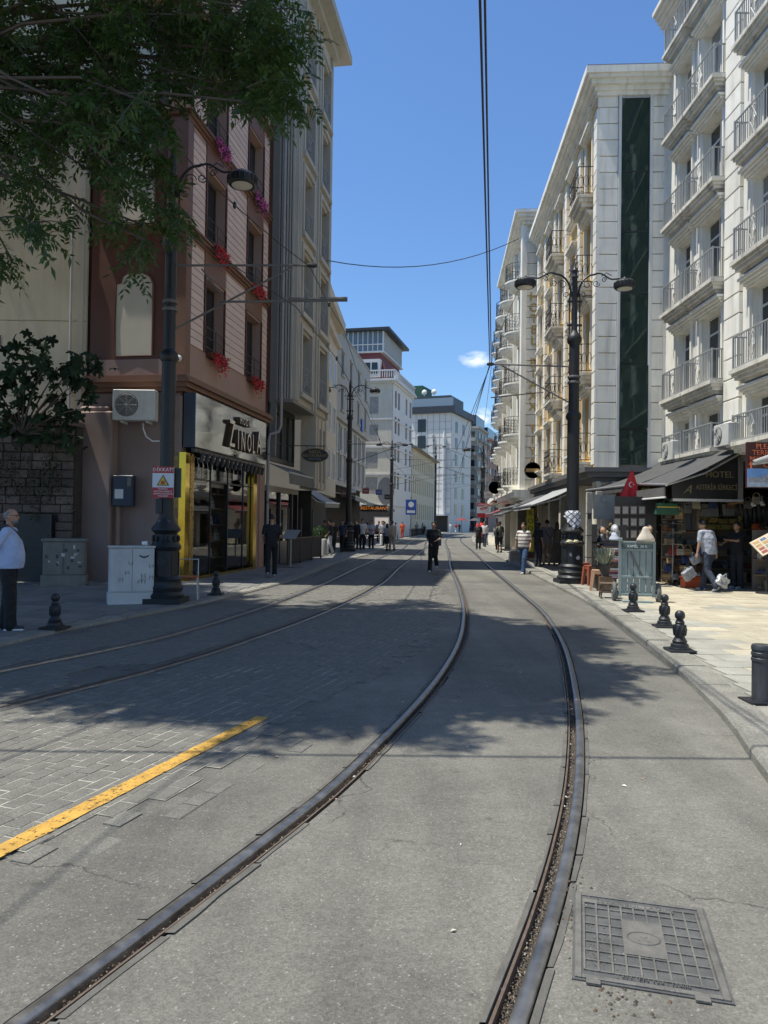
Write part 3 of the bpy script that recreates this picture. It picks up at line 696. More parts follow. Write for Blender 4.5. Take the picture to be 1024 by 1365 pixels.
o = ac_unit(None, (8.55, 18.75, 3.68), R(-90), 'white air conditioner on the awning roof, nearer one below the pilaster')

# ---- R2: ochre and white building with a glazed stair column on its end
RD = (.063, 1)
F = Fac('ochre_hotel_building', (6.75, 24.0), RD, 1, 'white and ochre building with a dark green glass column on its end wall'); R2F = F
L2_ = 13.6; fl = [3.75+2.95*i for i in range(4)]
ops = []; bayw = L2_/5
for i in range(5):
    for k, z in enumerate(fl): c = bayw*(i+.5)+.1; ops.append((c-.5, c+.5, z+.1 if i in (0, 2) else z+.55, z+2.25))
F.wall('wall', m_yellow, .05, L2_, 3.5, 15.5, -.4, ops, -.06)
MB().box((.3, -9.5, 3.5), (L2_, -.42, 15.45)).build('wall_core', m_joint2, F.root)
for (a, b, za, zb) in ops: window(F, a, b, za, zb, .24, m_wfr, m_glass, 2, 1, 0)
# white pilasters built of blocks
pb = MB().box((0, 0, 0), (.42, .12, .47)).mesh('stone_block', m_stone, bevel=.012)
for i in range(6):
    z = 3.62
    while z < 15.3:
        if z+.47 < 15.45: put('stone_block', pb, F.root, (max(0.0, min(bayw*i-.15+.1, L2_-.42)), -.055, z))
        z += .5
for (a, b, za, zb) in ops:
    pass
for i in range(5):
    for k, z in enumerate(fl):
        c = bayw*(i+.5)+.1; hd = MB(); sl = MB()
        for j, e in enumerate((.08, .14, .2)): F.bx(hd, c-.62-e*.5, c+.62+e*.5, -.055, e, z+2.28+.07*j, z+2.35+.07*j)
        F.bx(hd, c-.62, c-.5, -.055, .03, z+.2, z+2.28); F.bx(hd, c+.5, c+.62, -.055, .03, z+.2, z+2.28); hd.build('window_surround', m_stone, F.root)
        if i not in (0, 2):
            for j, e in enumerate((.06, .13, .19)): F.bx(sl, c-.6-e*.5, c+.6+e*.5, -.055, e, z+.3+.07*j, z+.37+.07*j)
            sl.build('window_sill', m_stone, F.root)
def scrolls(mb, F, s0, s1, d, z0, z1, nrm=True):
    L = s1-s0; n = max(1, int(L/.22)); w = L/n; h = z1-z0; o = F.o
    for i in range(n):
        cx = s0+w*(i+.5)
        for sg in (1, -1):
            for (cz, q) in ((z0+h*.72, 1), (z0+h*.28, -1)):
                pts = []
                for k in range(9):
                    a = k/8*1.6*pi; r = w*.30*(1-k/11); pts.append((cx+sg*(w*.2-r*cos(a)*1), o*d, cz+q*r*sin(a)))
                mb.tube(pts, .009, 4, caps=False)
        mb.tube([(cx-w/2, o*d, z0), (cx-w/2, o*d, z1)], .009, 4)
def iron_balcony(F, s0, s1, z, prot=.5, slabm=m_grime, rh=.95, mt=m_black, taper=True):
    sl = MB()
    for ins, zb, zt in ((0, -.08, 0), (.06, -.2, -.08), (.14, -.34, -.2), (.26, -.5, -.34)): F.bx(sl, s0-.05+ins, s1+.05-ins, -.05, prot+.05-ins*1.2, z+zb, z+zt)
    b = sl.build('balcony', slabm, F.root)
    r = MB(); scrolls(r, F, s0, s1, prot, z+.08, z+rh)
    for zz in (.07, rh): F.bx(r, s0, s1, prot-.012, prot+.012, z+zz-.012, z+zz+.012)
    for q in (s0, s1):
        for zz in (.07, rh): F.bx(r, q-.012, q+.012, -.05, prot-.012, z+zz-.012, z+zz+.012)
        for k in range(3):
            d0 = prot*(k+.5)/3
            r.tube([(q, F.o*(d0+.07*cos(a)), z+rh*.5+.2*sin(a)) for a in [pi*j/5 for j in range(10)]], .009, 4, closed=True)
            r.tube([(q, F.o*prot*k/3, z+.08), (q, F.o*prot*k/3, z+rh)], .009, 4)
    r.build('railing', mt, b); return b
for i in (0, 2):
    for k, z in enumerate(fl): c = bayw*(i+.5)+.1; iron_balcony(F, c-.78, c+.78, z)
# end wall facing the camera: blocks, glazed column
m_mullion = mat('steel_mullion', (.45, .46, .45), .4, .1, 4, 0, metal=.3)
ew = [(-.62, .02), (-2.42, -1.72)]
for (d0, d1) in ew:
    wd = d1-d0; bm_ = MB().box((0, 0, 0), (.12, wd, .505)).mesh('stone_block', m_stone, bevel=.012); z = 3.5
    while z+.5 < 15.5:
        put('stone_block', bm_, F.root, (-.002, d0, z)); z += .53
    F.part('stone_block', m_stone, (.0, .12, d0, d1, z, 15.5), bevel=.012)
F.part('wall', m_joint2, (.08, .3, -2.42, -.06, 3.5, 15.5), (.08, .32, -9.4, -2.42, 3.5, 15.5))
F.part('window_reveal', m_wfr, (-.05, .08, -.72, -.63, 3.5, 15.5), (-.05, .08, -1.71, -1.62, 3.5, 15.5))
z = 3.6
for k, h in enumerate((1.15, 2.05, 2.35, 1.95, 1.95, 2.6)):
    if z > 15.3: break
    zz = min(z+h, 15.42); off = .1 if k == 1 else 0
    mb = MB(); F.bx(mb, .0-off, .02-off, -1.61, -.73, z+.02, zz-.02); o = mb.build('pane', m_green, F.root)
    if k == 1: o.rotation_euler = (0, 0, 0)
    F.part('transom', m_black, (-.01, .05, -1.61, -.73, zz-.02, zz+.02)); z = zz
F.part('transom', m_mullion, (-.03, .05, -1.72, -.62, 15.42, 15.5))
# cornice wraps the corner
c_ = MB()
for e, za, zb in ((.08, 15.5, 15.62), (.16, 15.62, 15.76), (.3, 15.76, 15.9), (.42, 15.9, 16.0), (.5, 16.0, 16.22)):
    F.bx(c_, -e, L2_, -.06, e, za, zb); F.bx(c_, -e, .3, -9.2, -.06, za, zb)
c_.build('cornice', m_stone, F.root)
F.part('roof', m_zinc, (-.46, L2_, -9, .46, 16.22, 16.27))
for k in range(6):
    z = 3.6
q = MB()
for e, za, zb in ((.1, 3.06, 3.2), (.3, 3.2, 3.36), (.42, 3.36, 3.5)):
    F.bx(q, -e, L2_, -9, e, za, zb)
q.build('shop_ledge', m_zinc, F.root)
# ground floor piers
for s_ in (0.0, 2.6, 6.4, 9.2, 12.8): F.part('pier', m_stone2, (s_, s_+.42, -.5, 0, .0, 3.06))
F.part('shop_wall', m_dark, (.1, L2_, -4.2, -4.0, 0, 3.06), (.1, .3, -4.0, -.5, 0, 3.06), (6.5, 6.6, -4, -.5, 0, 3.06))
pn = MB(); 
for k in range(2): pass
tp = MB()
# low lean-to pillars of the market in front of the end wall
m_pil = mat('flaking_cream_paint', (.5, .46, .38), .8, .15, 6, .3, streak=.45)
F.part('corner_post', m_pil, (-.35, -.2, -.62, -.45, .05, 3.06), (-.35, -.2, -.1, .05, .05, 3.06), bevel=.01)

# ---- R3: round-balconied hotel
F = Fac('round_balcony_hotel_building', (7.05, 38.0), (.075, 1), 1, 'white hotel with round bow balconies and tall vertical gold lettering'); R3F = F
L3_ = 11.0; fz = [3.75+2.75*i for i in range(5)]
ops = []
for c in (2.6, 6.2, 9.4):
    for z in fz: ops.append((c-.6, c+.6, z+.1, z+2.1))
F.wall('wall', m_stone, .1, L3_, 3.4, 17.0, -.4, ops)
MB().box((.2, -9, 3.4), (L3_, -.42, 16.9)).build('wall_core', m_joint2, F.root)
for (a, b, za, zb) in ops: window(F, a, b, za, zb, .25, m_wfr, m_glass, 2, 1, 0)
# bow front near column with lettering on the camera-facing return
z = 3.4; rb = MB().box((0, 0, 0), (.14, 1.9, .52)).mesh('stone_block', m_stone, bevel=.01)
while z < 16.6: put('stone_block', rb, F.root, (-.06, -1.8, z)); z += .55
F.part('corner_pier', m_stone, (-.1, .5, -.05, .22, 3.4, 16.9), (4.2, 4.5, .002, .2, 3.4, 16.9), (7.8, 8.1, .002, .2, 3.4, 16.9), (10.7, 11.0, .002, .25, 3.4, 16.9), bevel=.02)
def bow_balcony(F, sc_, z, r=.75, dc=0):
    n = 14; prof = [(r*.25, -.62), (r*.5, -.5), (r*.72, -.42), (r*.8, -.3), (r*.98, -.2), (r, -.1), (r*1.05, -.08), (r*1.05, 0)]
    mb = MB(); vs = []
    for rr_, zz in prof:
        for k in range(n+1): a = pi*k/n; vs.append((sc_+rr_*cos(a), F.o*(dc+rr_*sin(a)), z+zz))
    m_ = n+1; fs = [(i*m_+k, i*m_+k+1, (i+1)*m_+k+1, (i+1)*m_+k) for i in range(len(prof)-1) for k in range(n)]
    fs += [tuple(range((len(prof)-1)*m_, len(prof)*m_)), tuple(reversed(range(m_)))]
    mb.add(vs, fs); b = mb.build('balcony', m_stone, F.root, smooth=35)
    rl = MB()
    for zz in (.06, .92): rl.tube([(sc_+r*cos(pi*k/n), F.o*(dc+r*sin(pi*k/n)), z+zz) for k in range(n+1)], .014, 5)
    for k in range(n+1):
        a = pi*k/n; x, y = sc_+r*cos(a), F.o*(dc+r*sin(a)); rl.tube([(x, y, z+.05), (x, y, z+.92)], .009, 4)
        if k < n:
            a2 = a+pi/n/2; tx, ty = -sin(a2), cos(a2)*F.o; cx, cy = sc_+r*cos(a2), F.o*(dc+r*sin(a2))
            for cz, sg in ((z+.32, -1), (z+.66, 1)): rl.tube([(cx+tx*.055*cos(q), cy+ty*.055*cos(q), cz+sg*.12*sin(q)) for q in [2*pi*j/8 for j in range(8)]], .008, 4, closed=True)
    rl.build('railing', m_black, b)
for c in (2.6, 6.2, 9.4):
    for z in fz: bow_balcony(F, c, z, .8)
for c in (2.6, 6.2, 9.4):
    for z in fz:
        arch = MB()
        for j in range(8):
            a0, a1 = pi*j/8, pi*(j+1)/8; p = lambda a, r: (c+r*cos(a), F.o*.06, z+2.1+r*.5*sin(a))
            arch.add([p(a0, .62), p(a0, .85), p(a1, .85), p(a1, .62)]+[(x, F.o*-.01, zz) for x, _, zz in (p(a0, .62), p(a0, .85), p(a1, .85), p(a1, .62))], [(0, 1, 2, 3), (1, 5, 6, 2), (0, 4, 5, 1), (3, 2, 6, 7), (0, 3, 7, 4)])
        arch.build('window_hood', m_stone, F.root)
c_ = MB()
for e, za, zb in ((.2, 16.9, 17.05), (.35, 17.05, 17.2), (.5, 17.2, 17.35), (.62, 17.35, 17.5)): F.bx(c_, -e, L3_+e, -9, e, za, zb)
c_.build('cornice', m_stone, F.root)
F.part('roof', m_zinc, (-.5, L3_+.5, -8, .5, 17.5, 17.56))
q = MB()
for e, za, zb in ((.15, 2.9, 3.05), (.5, 3.05, 3.3), (.6, 3.3, 3.42)): F.bx(q, -.3, L3_, -9, e, za, zb)
q.build('shop_ledge', m_stone, F.root)
m_gold = mat('gold_letter', (.42, .28, .07), .35, .2, 10, .1, metal=.7)
# bay between R2 and R3 with one bow balcony per floor (set back)
F.part('wall', m_stone, (-.7, -.1, -2.6, -1.82, 3.4, 16.4))
s_ = 'HOTELBIALETIHAN'
zz = 13.2; 
for ch in 'HOTEL BIAXX TIYAN':
    if ch != ' ':
        t = text(ch, .62, m_gold, F.root, (-.13, -.42, zz), right=(0, -1, 0), depth=.03, name='letter')
    zz -= .56
for s_ in (0.1, 3.2, 6.4, 10.5): F.part('pier', m_stone2, (s_, s_+.4, -.5, 0, .0, 2.9))
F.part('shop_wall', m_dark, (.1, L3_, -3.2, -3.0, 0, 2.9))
iron = [bow_balcony(F, -.72, z+.3, .62, -1.75) for z in fz[:4]]

# ---- R4: further white building with bays
F = Fac('bay_fronted_building', (8.25, 50.5), (.105, 1), 1, 'tall pale building with stacked bow balconies at the far right end of the terrace'); R4F = F
L4_ = 12.5; fz = [4.1+2.75*i for i in range(5)]
ops = [(c-.6, c+.6, z+.1, z+2.1) for c in (2.0, 5.2, 8.4, 11.2) for z in fz]
F.wall('wall', m_stone2, .0, L4_, 0, 17.6, -.4, ops)
MB().box((.05, -9, 0), (L4_, -.42, 17.5)).build('wall_core', m_joint2, F.root)
F.part('wall', m_stone, (-.12, .04, -9, .0, 0, 17.6))
for (a, b, za, zb) in ops: window(F, a, b, za, zb, .25, m_wfr, m_glass, 2, 1, 0)
for c in (2.0, 5.2, 8.4):
    for z in fz: bow_balcony(F, c, z, .8)
c_ = MB()
for e, za, zb in ((.2, 17.6, 17.75), (.4, 17.75, 17.95)): F.bx(c_, -e, L4_+e, -9, e, za, zb)
c_.build('cornice', m_stone, F.root); F.part('roof_storey', m_zinc, (0.6, L4_, -8, -.8, 17.95, 20.0))
F.part('shop_ledge', m_stone, (-.3, L4_, .002, .9, 3.3, 3.6))
# far right terrace continuing out of sight round the bend
F = Fac('corner_block_building', (10.2, 63.5), (.2, 1), 1, 'pale far corner block hidden behind the bay fronted building')
F.part('wall', m_stone2, (0, 26, -9, 0, 0, 15)); 
ops = [(c, c+1, z, z+1.6) for c in (2, 6, 10, 14, 18) for z in (4, 7, 10)]
for (a, b, za, zb) in ops: window(F, a, b, za, zb, -.03, m_wfr, m_glass, 2, 1, 0)

# ================================================================== BUILDINGS, LEFT SIDE
m_mauve = mat('mauve_render', (.37, .24, .185), .82, .08, 1.3, .2, 70, streak=.2, dirt=(.16, .11, .09))
m_siding = mat('siding_board', (.64, .48, .395), .7, .06, 1.5, .1, 50, pv=.05)
m_brown = mat('dark_brown_trim', (.10, .034, .018), .55, .15, 2, .1, 40)
m_brown2 = mat('brown_moulding', (.17, .082, .048), .6, .12, 2, .1, 40)
m_creamp = mat('cream_panel', (.52, .46, .36), .8, .06, 1.5, .15)
m_creamw = mat('cream_render_wall', (.56, .49, .36), .85, .1, .8, .4, 30, streak=.5, dirt=(.38, .31, .2))
m_plinth = mat('pinkish_plinth', (.25, .18, .155), .85, .1, 1, .4, 35, streak=.3, dirt=(.15, .12, .10))
m_dkwood = mat('dark_window_frame', (.03, .028, .028), .5, .1, 3, 0)
F = Fac('zinola_shop_building', (-5.29, 19.5), (.15, 1), -1, 'brown and pink clapboard building with flowered windows above the gold and mirror shopfront'); L1F = F
LL = 7.05; HT = 18.4; band = [6.0, 9.17, 12.2, 15.2]
wins = [(1.35, 2.82), (4.8, 6.33)]; fz = [6.35, 9.42, 12.45, 15.45]
ops = [(a, b, z, z+2.1) for a, b in wins for z in fz]
F.wall('wall', m_mauve, .0, LL, 5.4, HT, -.4, ops)
MB().box((.05, .42, 5.35), (LL, 8, HT-.1)).build('wall_core', m_dark, F.root)
for (a, b, za, zb) in ops:
    window(F, a+.05, b-.05, za, zb-.02, .3, m_dkwood, m_dglass, 2, 1, 0, .07)
    F.part('window_trim', m_brown, (a-.06, a, .002, .05, za, zb+.05)); F.part('window_trim', m_brown, (b, b+.06, .002, .05, za, zb+.05))
    F.part('spandrel', m_brown2, (a-.06, b+.06, .002, .03, zb+.06, min(zb+.95, HT-.2)))
    rl = MB()
    for k in range(3): rl.tube([(a, -.06, za+.15+.28*k), (b, -.06, za+.15+.28*k)], .012, 5)
    for q in (a+.02, (a+b)/2, b-.02): rl.tube([(q, -.06, za), (q, -.06, za+.72)], .012, 5)
    rl.build('window_guard', m_black, F.root)
# clapboards one by one between the windows
for (a, b) in ((.35, 1.22), (2.95, 4.66), (6.46, 6.98)):
    key = MB().box((0, 0, 0), (b-a, .035, .2)); key.v = [(x, (-.035 if (z < .01 and y > .01) else (-.018 if y > .01 else 0)), z) for x, y, z in key.v]
    me = key.mesh('board', m_siding)
    for lv, zb in enumerate(band):
        z = zb+.34
        top = (band[lv+1] if lv < 3 else HT)-.06
        while z+.2 < top: put('board', me, F.root, (a, -.001, z)); z += .21
# bands and cornices wrapping the corner
for zi, zb in enumerate(band[1:]):
    mb = MB()
    for e, za, zt in ((.05, 0, .08), (.12, .08, .16), (.18, .16, .22)): F.bx(mb, -e, LL, -8, e, zb+za, zb+zt) if False else (F.bx(mb, -e, LL, .002, e, zb+za, zb+zt), F.bx(mb, -e, -.002, -2.4, .002, zb+za, zb+zt))
    mb.build('string_course', m_brown2, F.root)
mb = MB()
for e, za, zt in ((.1, 5.0, 5.1), (.2, 5.1, 5.22), (.3, 5.22, 5.33), (.22, 5.33, 5.4)): F.bx(mb, -e, LL, .002, e, za, zt); F.bx(mb, -e, -.002, -2.6, .002, za, zt)
mb.build('cornice', m_brown2, F.root)
F.part('corner_board', m_brown2, (0, .3, .002, .06, 5.4, HT), (-.05, -.002, -.5, .06, 5.4, HT))
# end wall towards the camera: brown with arched cream panels
F.part('wall', m_brown, (.0, .05, -2.62, -.4, 5.4, HT), (.05, .4, -8, -.4, 5.3, HT))
for zb in (5.95, 9.45, 12.5, 15.4):
    pts = [(-1.9, zb+.0), (-.85, zb+.0), (-.85, zb+1.9), (-.95, zb+2.1), (-1.15, zb+2.2), (-1.6, zb+2.2), (-1.72, zb+2.12), (-1.76, zb+1.95), (-1.9, zb+1.9)]
    MB().prism([(-y, z) for y, z in pts], -.02, -.002, 'yz').build('arched_panel', m_creamp, F.root)
    fr = MB(); fr.tube([(-.03, -y, z) for y, z in pts], .03, 4, closed=True); fr.build('panel_moulding', m_brown, F.root)
F.part('band_panel', m_plinth, (-.025, -.002, -2.6, -.52, 5.42, 5.86))
# lower end wall with its thick pier
F.part('plinth_wall', m_plinth, (0, .35, -2.7, -.02, 0, 5.0), (-.4, -.002, -2.72, -1.75, 0, 4.45), bevel=.04)
F.part('pier_cap', m_plinth, (-.3, -.002, -2.72, -1.9, 4.45, 4.6), bevel=.05)
F.part('right_pier', m_mauve, (6.5, 7.05, -.4, .02, 0, 5.0))
F.part('head_beam', m_brown, (0.0, 6.5, -.4, -.01, 4.9, 5.0))
# mirror fascia sign
m_mirror = mat('mirror_steel', (.34, .345, .34), .06, .12, 1.2, .0, metal=.95)
nn = m_mirror.node_tree.nodes; ll = m_mirror.node_tree.links
no = nn.new('ShaderNodeTexNoise'); no.inputs['Scale'].default_value = 1.4; no.inputs['Detail'].default_value = 1; bp = nn.new('ShaderNodeBump'); bp.inputs['Distance'].default_value = .12; bp.inputs['Strength'].default_value = .5
ll.new(no.outputs['Fac'], bp.inputs['Height']); ll.new(bp.outputs[0], nn['Principled BSDF'].inputs['Normal'])
m_navy = mat('navy_side_panel', (.012, .016, .03), .4, .1, 2, 0)
F.part('sign_box', m_navy, (.02, 6.05, .03, .34, 3.55, 4.98))
F.part('sign_face', m_mirror, (.04, 6.03, .342, .36, 3.57, 4.96))
m_bgold = mat('polished_gold', (.55, .36, .05), .14, .2, 2.5, .3, 3, metal=.95)
m_lface = mat('letter_face', (.62, .56, .46), .3, .1, 5, 0, metal=.5); m_lside = mat('letter_side', (.07, .04, .02), .5, .1, 5, 0)
def letter(ch, x, z, size, sx):
    t = text(ch, size, m_lside, F.root, (x, -.42, z), right=(1, 0, 0), depth=.055, name='letter', sx=sx)
    f = text(ch, size, m_lface, F.root, (x, -.478, z), right=(1, 0, 0), depth=.003, name='letter_front', sx=sx)
letter('Z', 2.45, 4.15, 1.12, .62)
for ch, x in (('I', 2.98), ('N', 3.42), ('O', 3.98), ('L', 4.42)): letter(ch, x, 4.05, .85, .60)
letter('A', 4.95, 4.15, 1.05, .6)
for ch, x in (('M', 3.2), ('O', 3.48), ('D', 3.74), ('A', 3.98)): letter(ch, x, 4.66, .30, .8)
# awning box and row of track spots
F.part('light_track', m_black, (.15, 5.9, .2, .3, 3.44, 3.54))
def spot(s_, tilt=0):
    t = empty('spotlight', (0, 0, 0)); t.parent = F.root
    mb = MB(); a = R(35); p0 = Vector((s_, -.42, 3.42)); d = Vector((random.uniform(-.2, .2), .2, -1)).normalized()
    mb.tube([p0, p0+d*.24], .055, 10); mb.tube([Vector((s_, -.28, 3.5)), p0+d*.08], .012, 5)
    o = mb.build('spotlight', m_black, F.root, smooth=30); bpy.data.objects.remove(t); return o
for k in range(15): spot(.4+k*.37)
# gold piers and patterned strip
F.part('gold_pier', m_bgold, (.0, .1, -.55, .12, .12, 3.42), (.1, .28, .0, .12, .12, 3.42)); F.part('gold_pier', m_bgold, (5.6, 5.95, -.02, .1, .12, 3.42))
pat = MB()
for i in range(3):
    for j in range(26):
        z = .18+j*.123+(i % 2)*.06
        cx = .33+i*.085; pat.prism([(cx-.035, z), (cx, z-.05), (cx+.035, z), (cx+.035, z+.06), (cx, z+.11), (cx-.035, z+.06)], -.135, -.118, 'xz')
pat.build('gold_lattice', mat('gold_lattice', (.6, .42, .14), .3, .15, 5, 0, metal=.8), F.root); F.part('lattice_back', m_lside, (.28, .55, .0, .115, .12, 3.42))
# glazed shopfront
m_clear = clearglass('shop_glass')
for k, (a, b) in enumerate(((.56, 2.0), (2.02, 3.4), (3.42, 4.8), (4.82, 5.58))):
    if k != 1: F.part('shop_pane', m_clear, (a, b, -.02, -.004, .2, 2.75))
    F.part('shop_frame', m_black, (b, b+.04, -.06, .02, .12, 3.44))
    F.part('upper_pane', m_clear, (a, b, -.02, -.004, 2.8, 3.42))
F.part('shop_frame', m_black, (.55, 5.6, -.06, .0, 2.75, 2.8)); F.part('threshold', m_bgold, (.0, 5.95, -.5, .1, .02, .12))
F.part('hanging_sign', mat('taupe_sign', (.16, .145, .12), .5, .05), (2.1, 3.36, -.16, -.1, 2.62, 3.4))
F.text('ZINOLA', .3, m_lface, (2.74, .095, 3.14), name='lettering', sx=1.0); F.text('Bags & Shoes', .17, m_lface, (2.74, .095, 2.82), sx=.9)
F.part('shop_wall', mat('shop_back_wall', (.45, .42, .38), .6, .3, 1.5), (.1, 6.4, -3.1, -3.0, 0, 3.5), (.1, .2, -3, -.6, 0, 3.5), (6.3, 6.4, -3, -.4, 0, 3.5)); F.part('shop_floor', mat('shop_floor', (.3, .28, .25), .2, .1), (.1, 6.4, -3, 0, .02, .06)); F.part('shop_ceiling', m_dark, (.1, 6.4, -3, -.4, 3.45, 3.5))
m_shelf = mat('shelf_wood', (.34, .26, .17), .5, .2, 4, .1)
for s0, s1, zs in ((.8, 1.9, (.5, 1.0, 1.5, 2.0)), (3.5, 4.7, (.5, 1.0, 1.5, 2.0, 2.45))):
    for z in zs: F.part('shelf', m_shelf, (s0, s1, -.9, -.5, z, z+.03))
F.part('side_trim', m_mauve, (5.97, 6.49, -.3, -.02, 0, 4.9))
# downpipe at the far corner
t = empty('drainpipe', (F.root.location.x+7.2*F.D.x+.08, F.root.location.y+7.2*F.D.y, 0)); tag(t, 'grey drainpipe running down beside the far edge of the mirror sign shop', 'drainpipe')
mb = MB(); mb.tube([(0, 0, .05), (0, 0, 4.5), (.05, 0, 4.75), (.35, .1, 4.85), (.42, .1, 5.1), (.42, .1, 18)], .055, 10); mb.build('pipe', mat('grey_pipe', (.3, .3, .3), .5, .1, 3, .1), t, smooth=40)
mb = MB(); [mb.lathe([(.07, 0), (.07, .06)], (0, 0, z), 10) for z in (.6, 2.3, 4.0)]; mb.build('pipe_clip', m_zinc, t)

# ---- cream building at the far left with the pipe, and the old stone wall in front
t = empty('cream_gable_building', (-7.95, 19.9, 0)); tag(t, 'tall plain cream wall with horizontal joints behind the tree branches', 'building')
z = 4.9; k = 0
for z0, z1 in ((0, 4.9), (4.9, 6.9), (6.9, 9.3), (9.3, 11.8), (11.8, 14.4), (14.4, 17), (17, 19.5)):
    MB().box((-14, -.02, z0+.012), (-.05, .3, z1-.012)).build('wall_panel', m_creamw, t, bevel=.008)
MB().box((-14, .02, 0), (-.03, 9, 19.4)).build('wall', m_creamw, t)
mb = MB(); mb.tube([(-.42, -.1, 3.2), (-.42, -.1, 9.9)], .04, 8); mb.tube([(-.42, -.1, 9.9), (-.42, .0, 10.05)], .04, 8); mb.build('drainpipe', mat('white_pipe', (.4, .39, .36), .5, .1), t, smooth=40)
MB().tube([(-5.5, -.03, 7.2), (-3.2, -.03, 7.15), (-3.1, -.03, 5.0)], .018, 5).build('cable', m_black, t); MB().box((-2.6, -.05, 6.2), (-2.3, -.021, 6.5)).build('vent', m_zinc, t)
MB().box((-.28, -.06, 2.5), (-.12, 0, 19)).build('expansion_strip', m_creamp, t)
m_ostone = mat('old_wall_stone', (.125, .095, .08), .9, .3, 5, .8, 30, pv=.32, speck=.2)
m_omort = mat('old_mortar', (.055, .046, .04), .95, .3, 6, .8, 40)
t = empty('old_stone_wall', (-8.1, 19.0, 0)); tag(t, 'dark weathered brick and stone wall with an arched niche at the left edge', 'wall')
MB().box((-9, .06, 0), (.25, .75, 4.1)).build('wall_core', m_omort, t)
bm4 = [MB().box((0, 0, 0), (w, .1, .2)).mesh('stone_block', m_ostone, bevel=.015) for w in (.34, .42, .5, .28)]
wds = (.34, .42, .5, .28); z = .03; r_ = 0
while z < 4.0:
    x = .22
    while x > -3.6:
        q = random.randrange(4); w = wds[q]; x -= w+.02
        if -1.3 < x+w/2 < -.25+.0 and z < 1.72: continue
        if (x+w/2+3.0)**2/.75**2 + max(0, z-2.1)**2/.9**2 < 1 and z < 3.1: continue
        put('stone_block', bm4[q], t, (x, -.03+random.uniform(-.015, .015), z))
    z += .22
mb = MB(); mb.box((-9, -.12, 4.0), (.28, .8, 4.12)); mb.build('coping', m_ostone, t)
# arch voussoirs of red brick
for k in range(15):
    a = pi*k/14; m_br = mat('old_red_brick', (.16, .05, .04), .9, .3, 8, .6, 40, pv=.3)
    o = MB().box((-.13, -.07, -.05), (.13, .03, .05)).build('brick', m_br, t, bevel=.008); o.location = (-3.0+.82*cos(a), 0, 2.15+.95*sin(a)); o.rotation_euler = (0, -a, 0)
d = empty('metal_cellar_door', (-8.9, 18.9, 0)); tag(d, 'dark metal door set in the old stone wall behind the man in the blue shirt', 'door')
MB().box((-.55, -.03, .06), (.5, .03, 1.7)).build('door_panel', mat('dark_metal_door', (.02, .022, .022), .55, .2, 5, .3), d)
mb = MB(); [mb.box((-.52, -.05, .2+.25*k), (.47, -.031, .23+.25*k)) for k in range(6)]; mb.box((-.6, -.06, .06), (-.55, .05, 1.74)); mb.box((.5, -.06, .06), (.55, .05, 1.74)); mb.box((-.55, -.06, 1.7), (.5, .05, 1.74)); mb.build('door_frame', m_black, d)

# ---- L2: tall grey ribbed bay building
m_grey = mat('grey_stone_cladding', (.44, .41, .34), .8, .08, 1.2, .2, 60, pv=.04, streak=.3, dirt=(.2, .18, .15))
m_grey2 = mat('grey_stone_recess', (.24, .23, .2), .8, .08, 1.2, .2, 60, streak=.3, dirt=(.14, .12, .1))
F = Fac('grey_ribbed_building', (-3.32, 27.0), (.15, 1), -1, 'tall grey stone building overhanging the pavement with narrow railed windows and ribbed corner'); L2F = F
LB = 5.3; cz = [6.55+3.0*i for i in range(5)]; ops = [(a, b, z, z+2.2) for a, b in ((.83, 2.28), (3.5, 4.9)) for z in cz]
F.wall('wall', m_grey, .0, LB, 6.06, 21.6, -.5, ops)
MB().box((.02, .52, 6.06), (LB, 7.5, 21.5)).build('wall_core', m_grey2, F.root)
for (a, b, za, zb) in ops:
    window(F, a+.05, b-.05, za, zb, .34, m_dkwood, m_dglass, 2, 1, 0)
    tr_ = MB(); F.bx(tr_, a-.16, a, .002, .1, za-.1, zb+.12); F.bx(tr_, b, b+.16, .002, .1, za-.1, zb+.12); F.bx(tr_, a-.16, b+.16, .002, .1, zb+.12, zb+.28); F.bx(tr_, a-.2, b+.2, .002, .16, za-.28, za-.1); tr_.build('window_surround', m_grey, F.root)
    rl = MB(); z = za
    for k in range(9): q = a+.05+(b-a-.1)*k/8; rl.tube([(q, -.04, z), (q, -.04, z+.95)], .01, 4)
    for zz in (.03, .95): rl.tube([(a, -.04, z+zz), (b, -.04, z+zz)], .014, 4)
    cx = (a+b)/2
    for sg in (-1, 1): rl.tube([(cx-sg*.35, -.05, z+.1), (cx+sg*.35, -.05, z+.88)], .014, 4)
    rl.tube([(cx+.2*cos(q), -.05, z+.5+.2*sin(q)) for q in [2*pi*j/10 for j in range(10)]], .012, 4, closed=True)
    rl.build('window_guard', m_rail2, F.root)
rib = MB()
for k in range(6): F.bx(rib, -.1-.02*(k % 2), .0, -.62+k*.1, -.56+k*.1, 6.06, 21.6)
for k in range(3): F.bx(rib, .02+k*.2, .12+k*.2, .002, .07, 6.06, 21.6)
F.bx(rib, 2.6, 2.72, .002, .08, 6.06, 21.6); F.bx(rib, 3.05, 3.17, .002, .08, 6.06, 21.6); F.bx(rib, 5.1, 5.28, .002, .1, 6.06, 21.6)
rib.build('rib', m_grey, F.root)
F.part('joint_band', m_grey2, *[(2.72, 3.05, .002, .02, z, z+.04) for z in [7+1.5*i for i in range(10)]])
c_ = MB()
for e, za, zb in ((.3, 21.6, 21.85), (.75, 21.85, 22.2)): F.bx(c_, -.3, LB+e, -7.4, e, za, zb)
c_.build('cornice', m_grey, F.root)
F.part('soffit', m_grey2, (-.1, LB, -.7, .0, 5.95, 6.06))
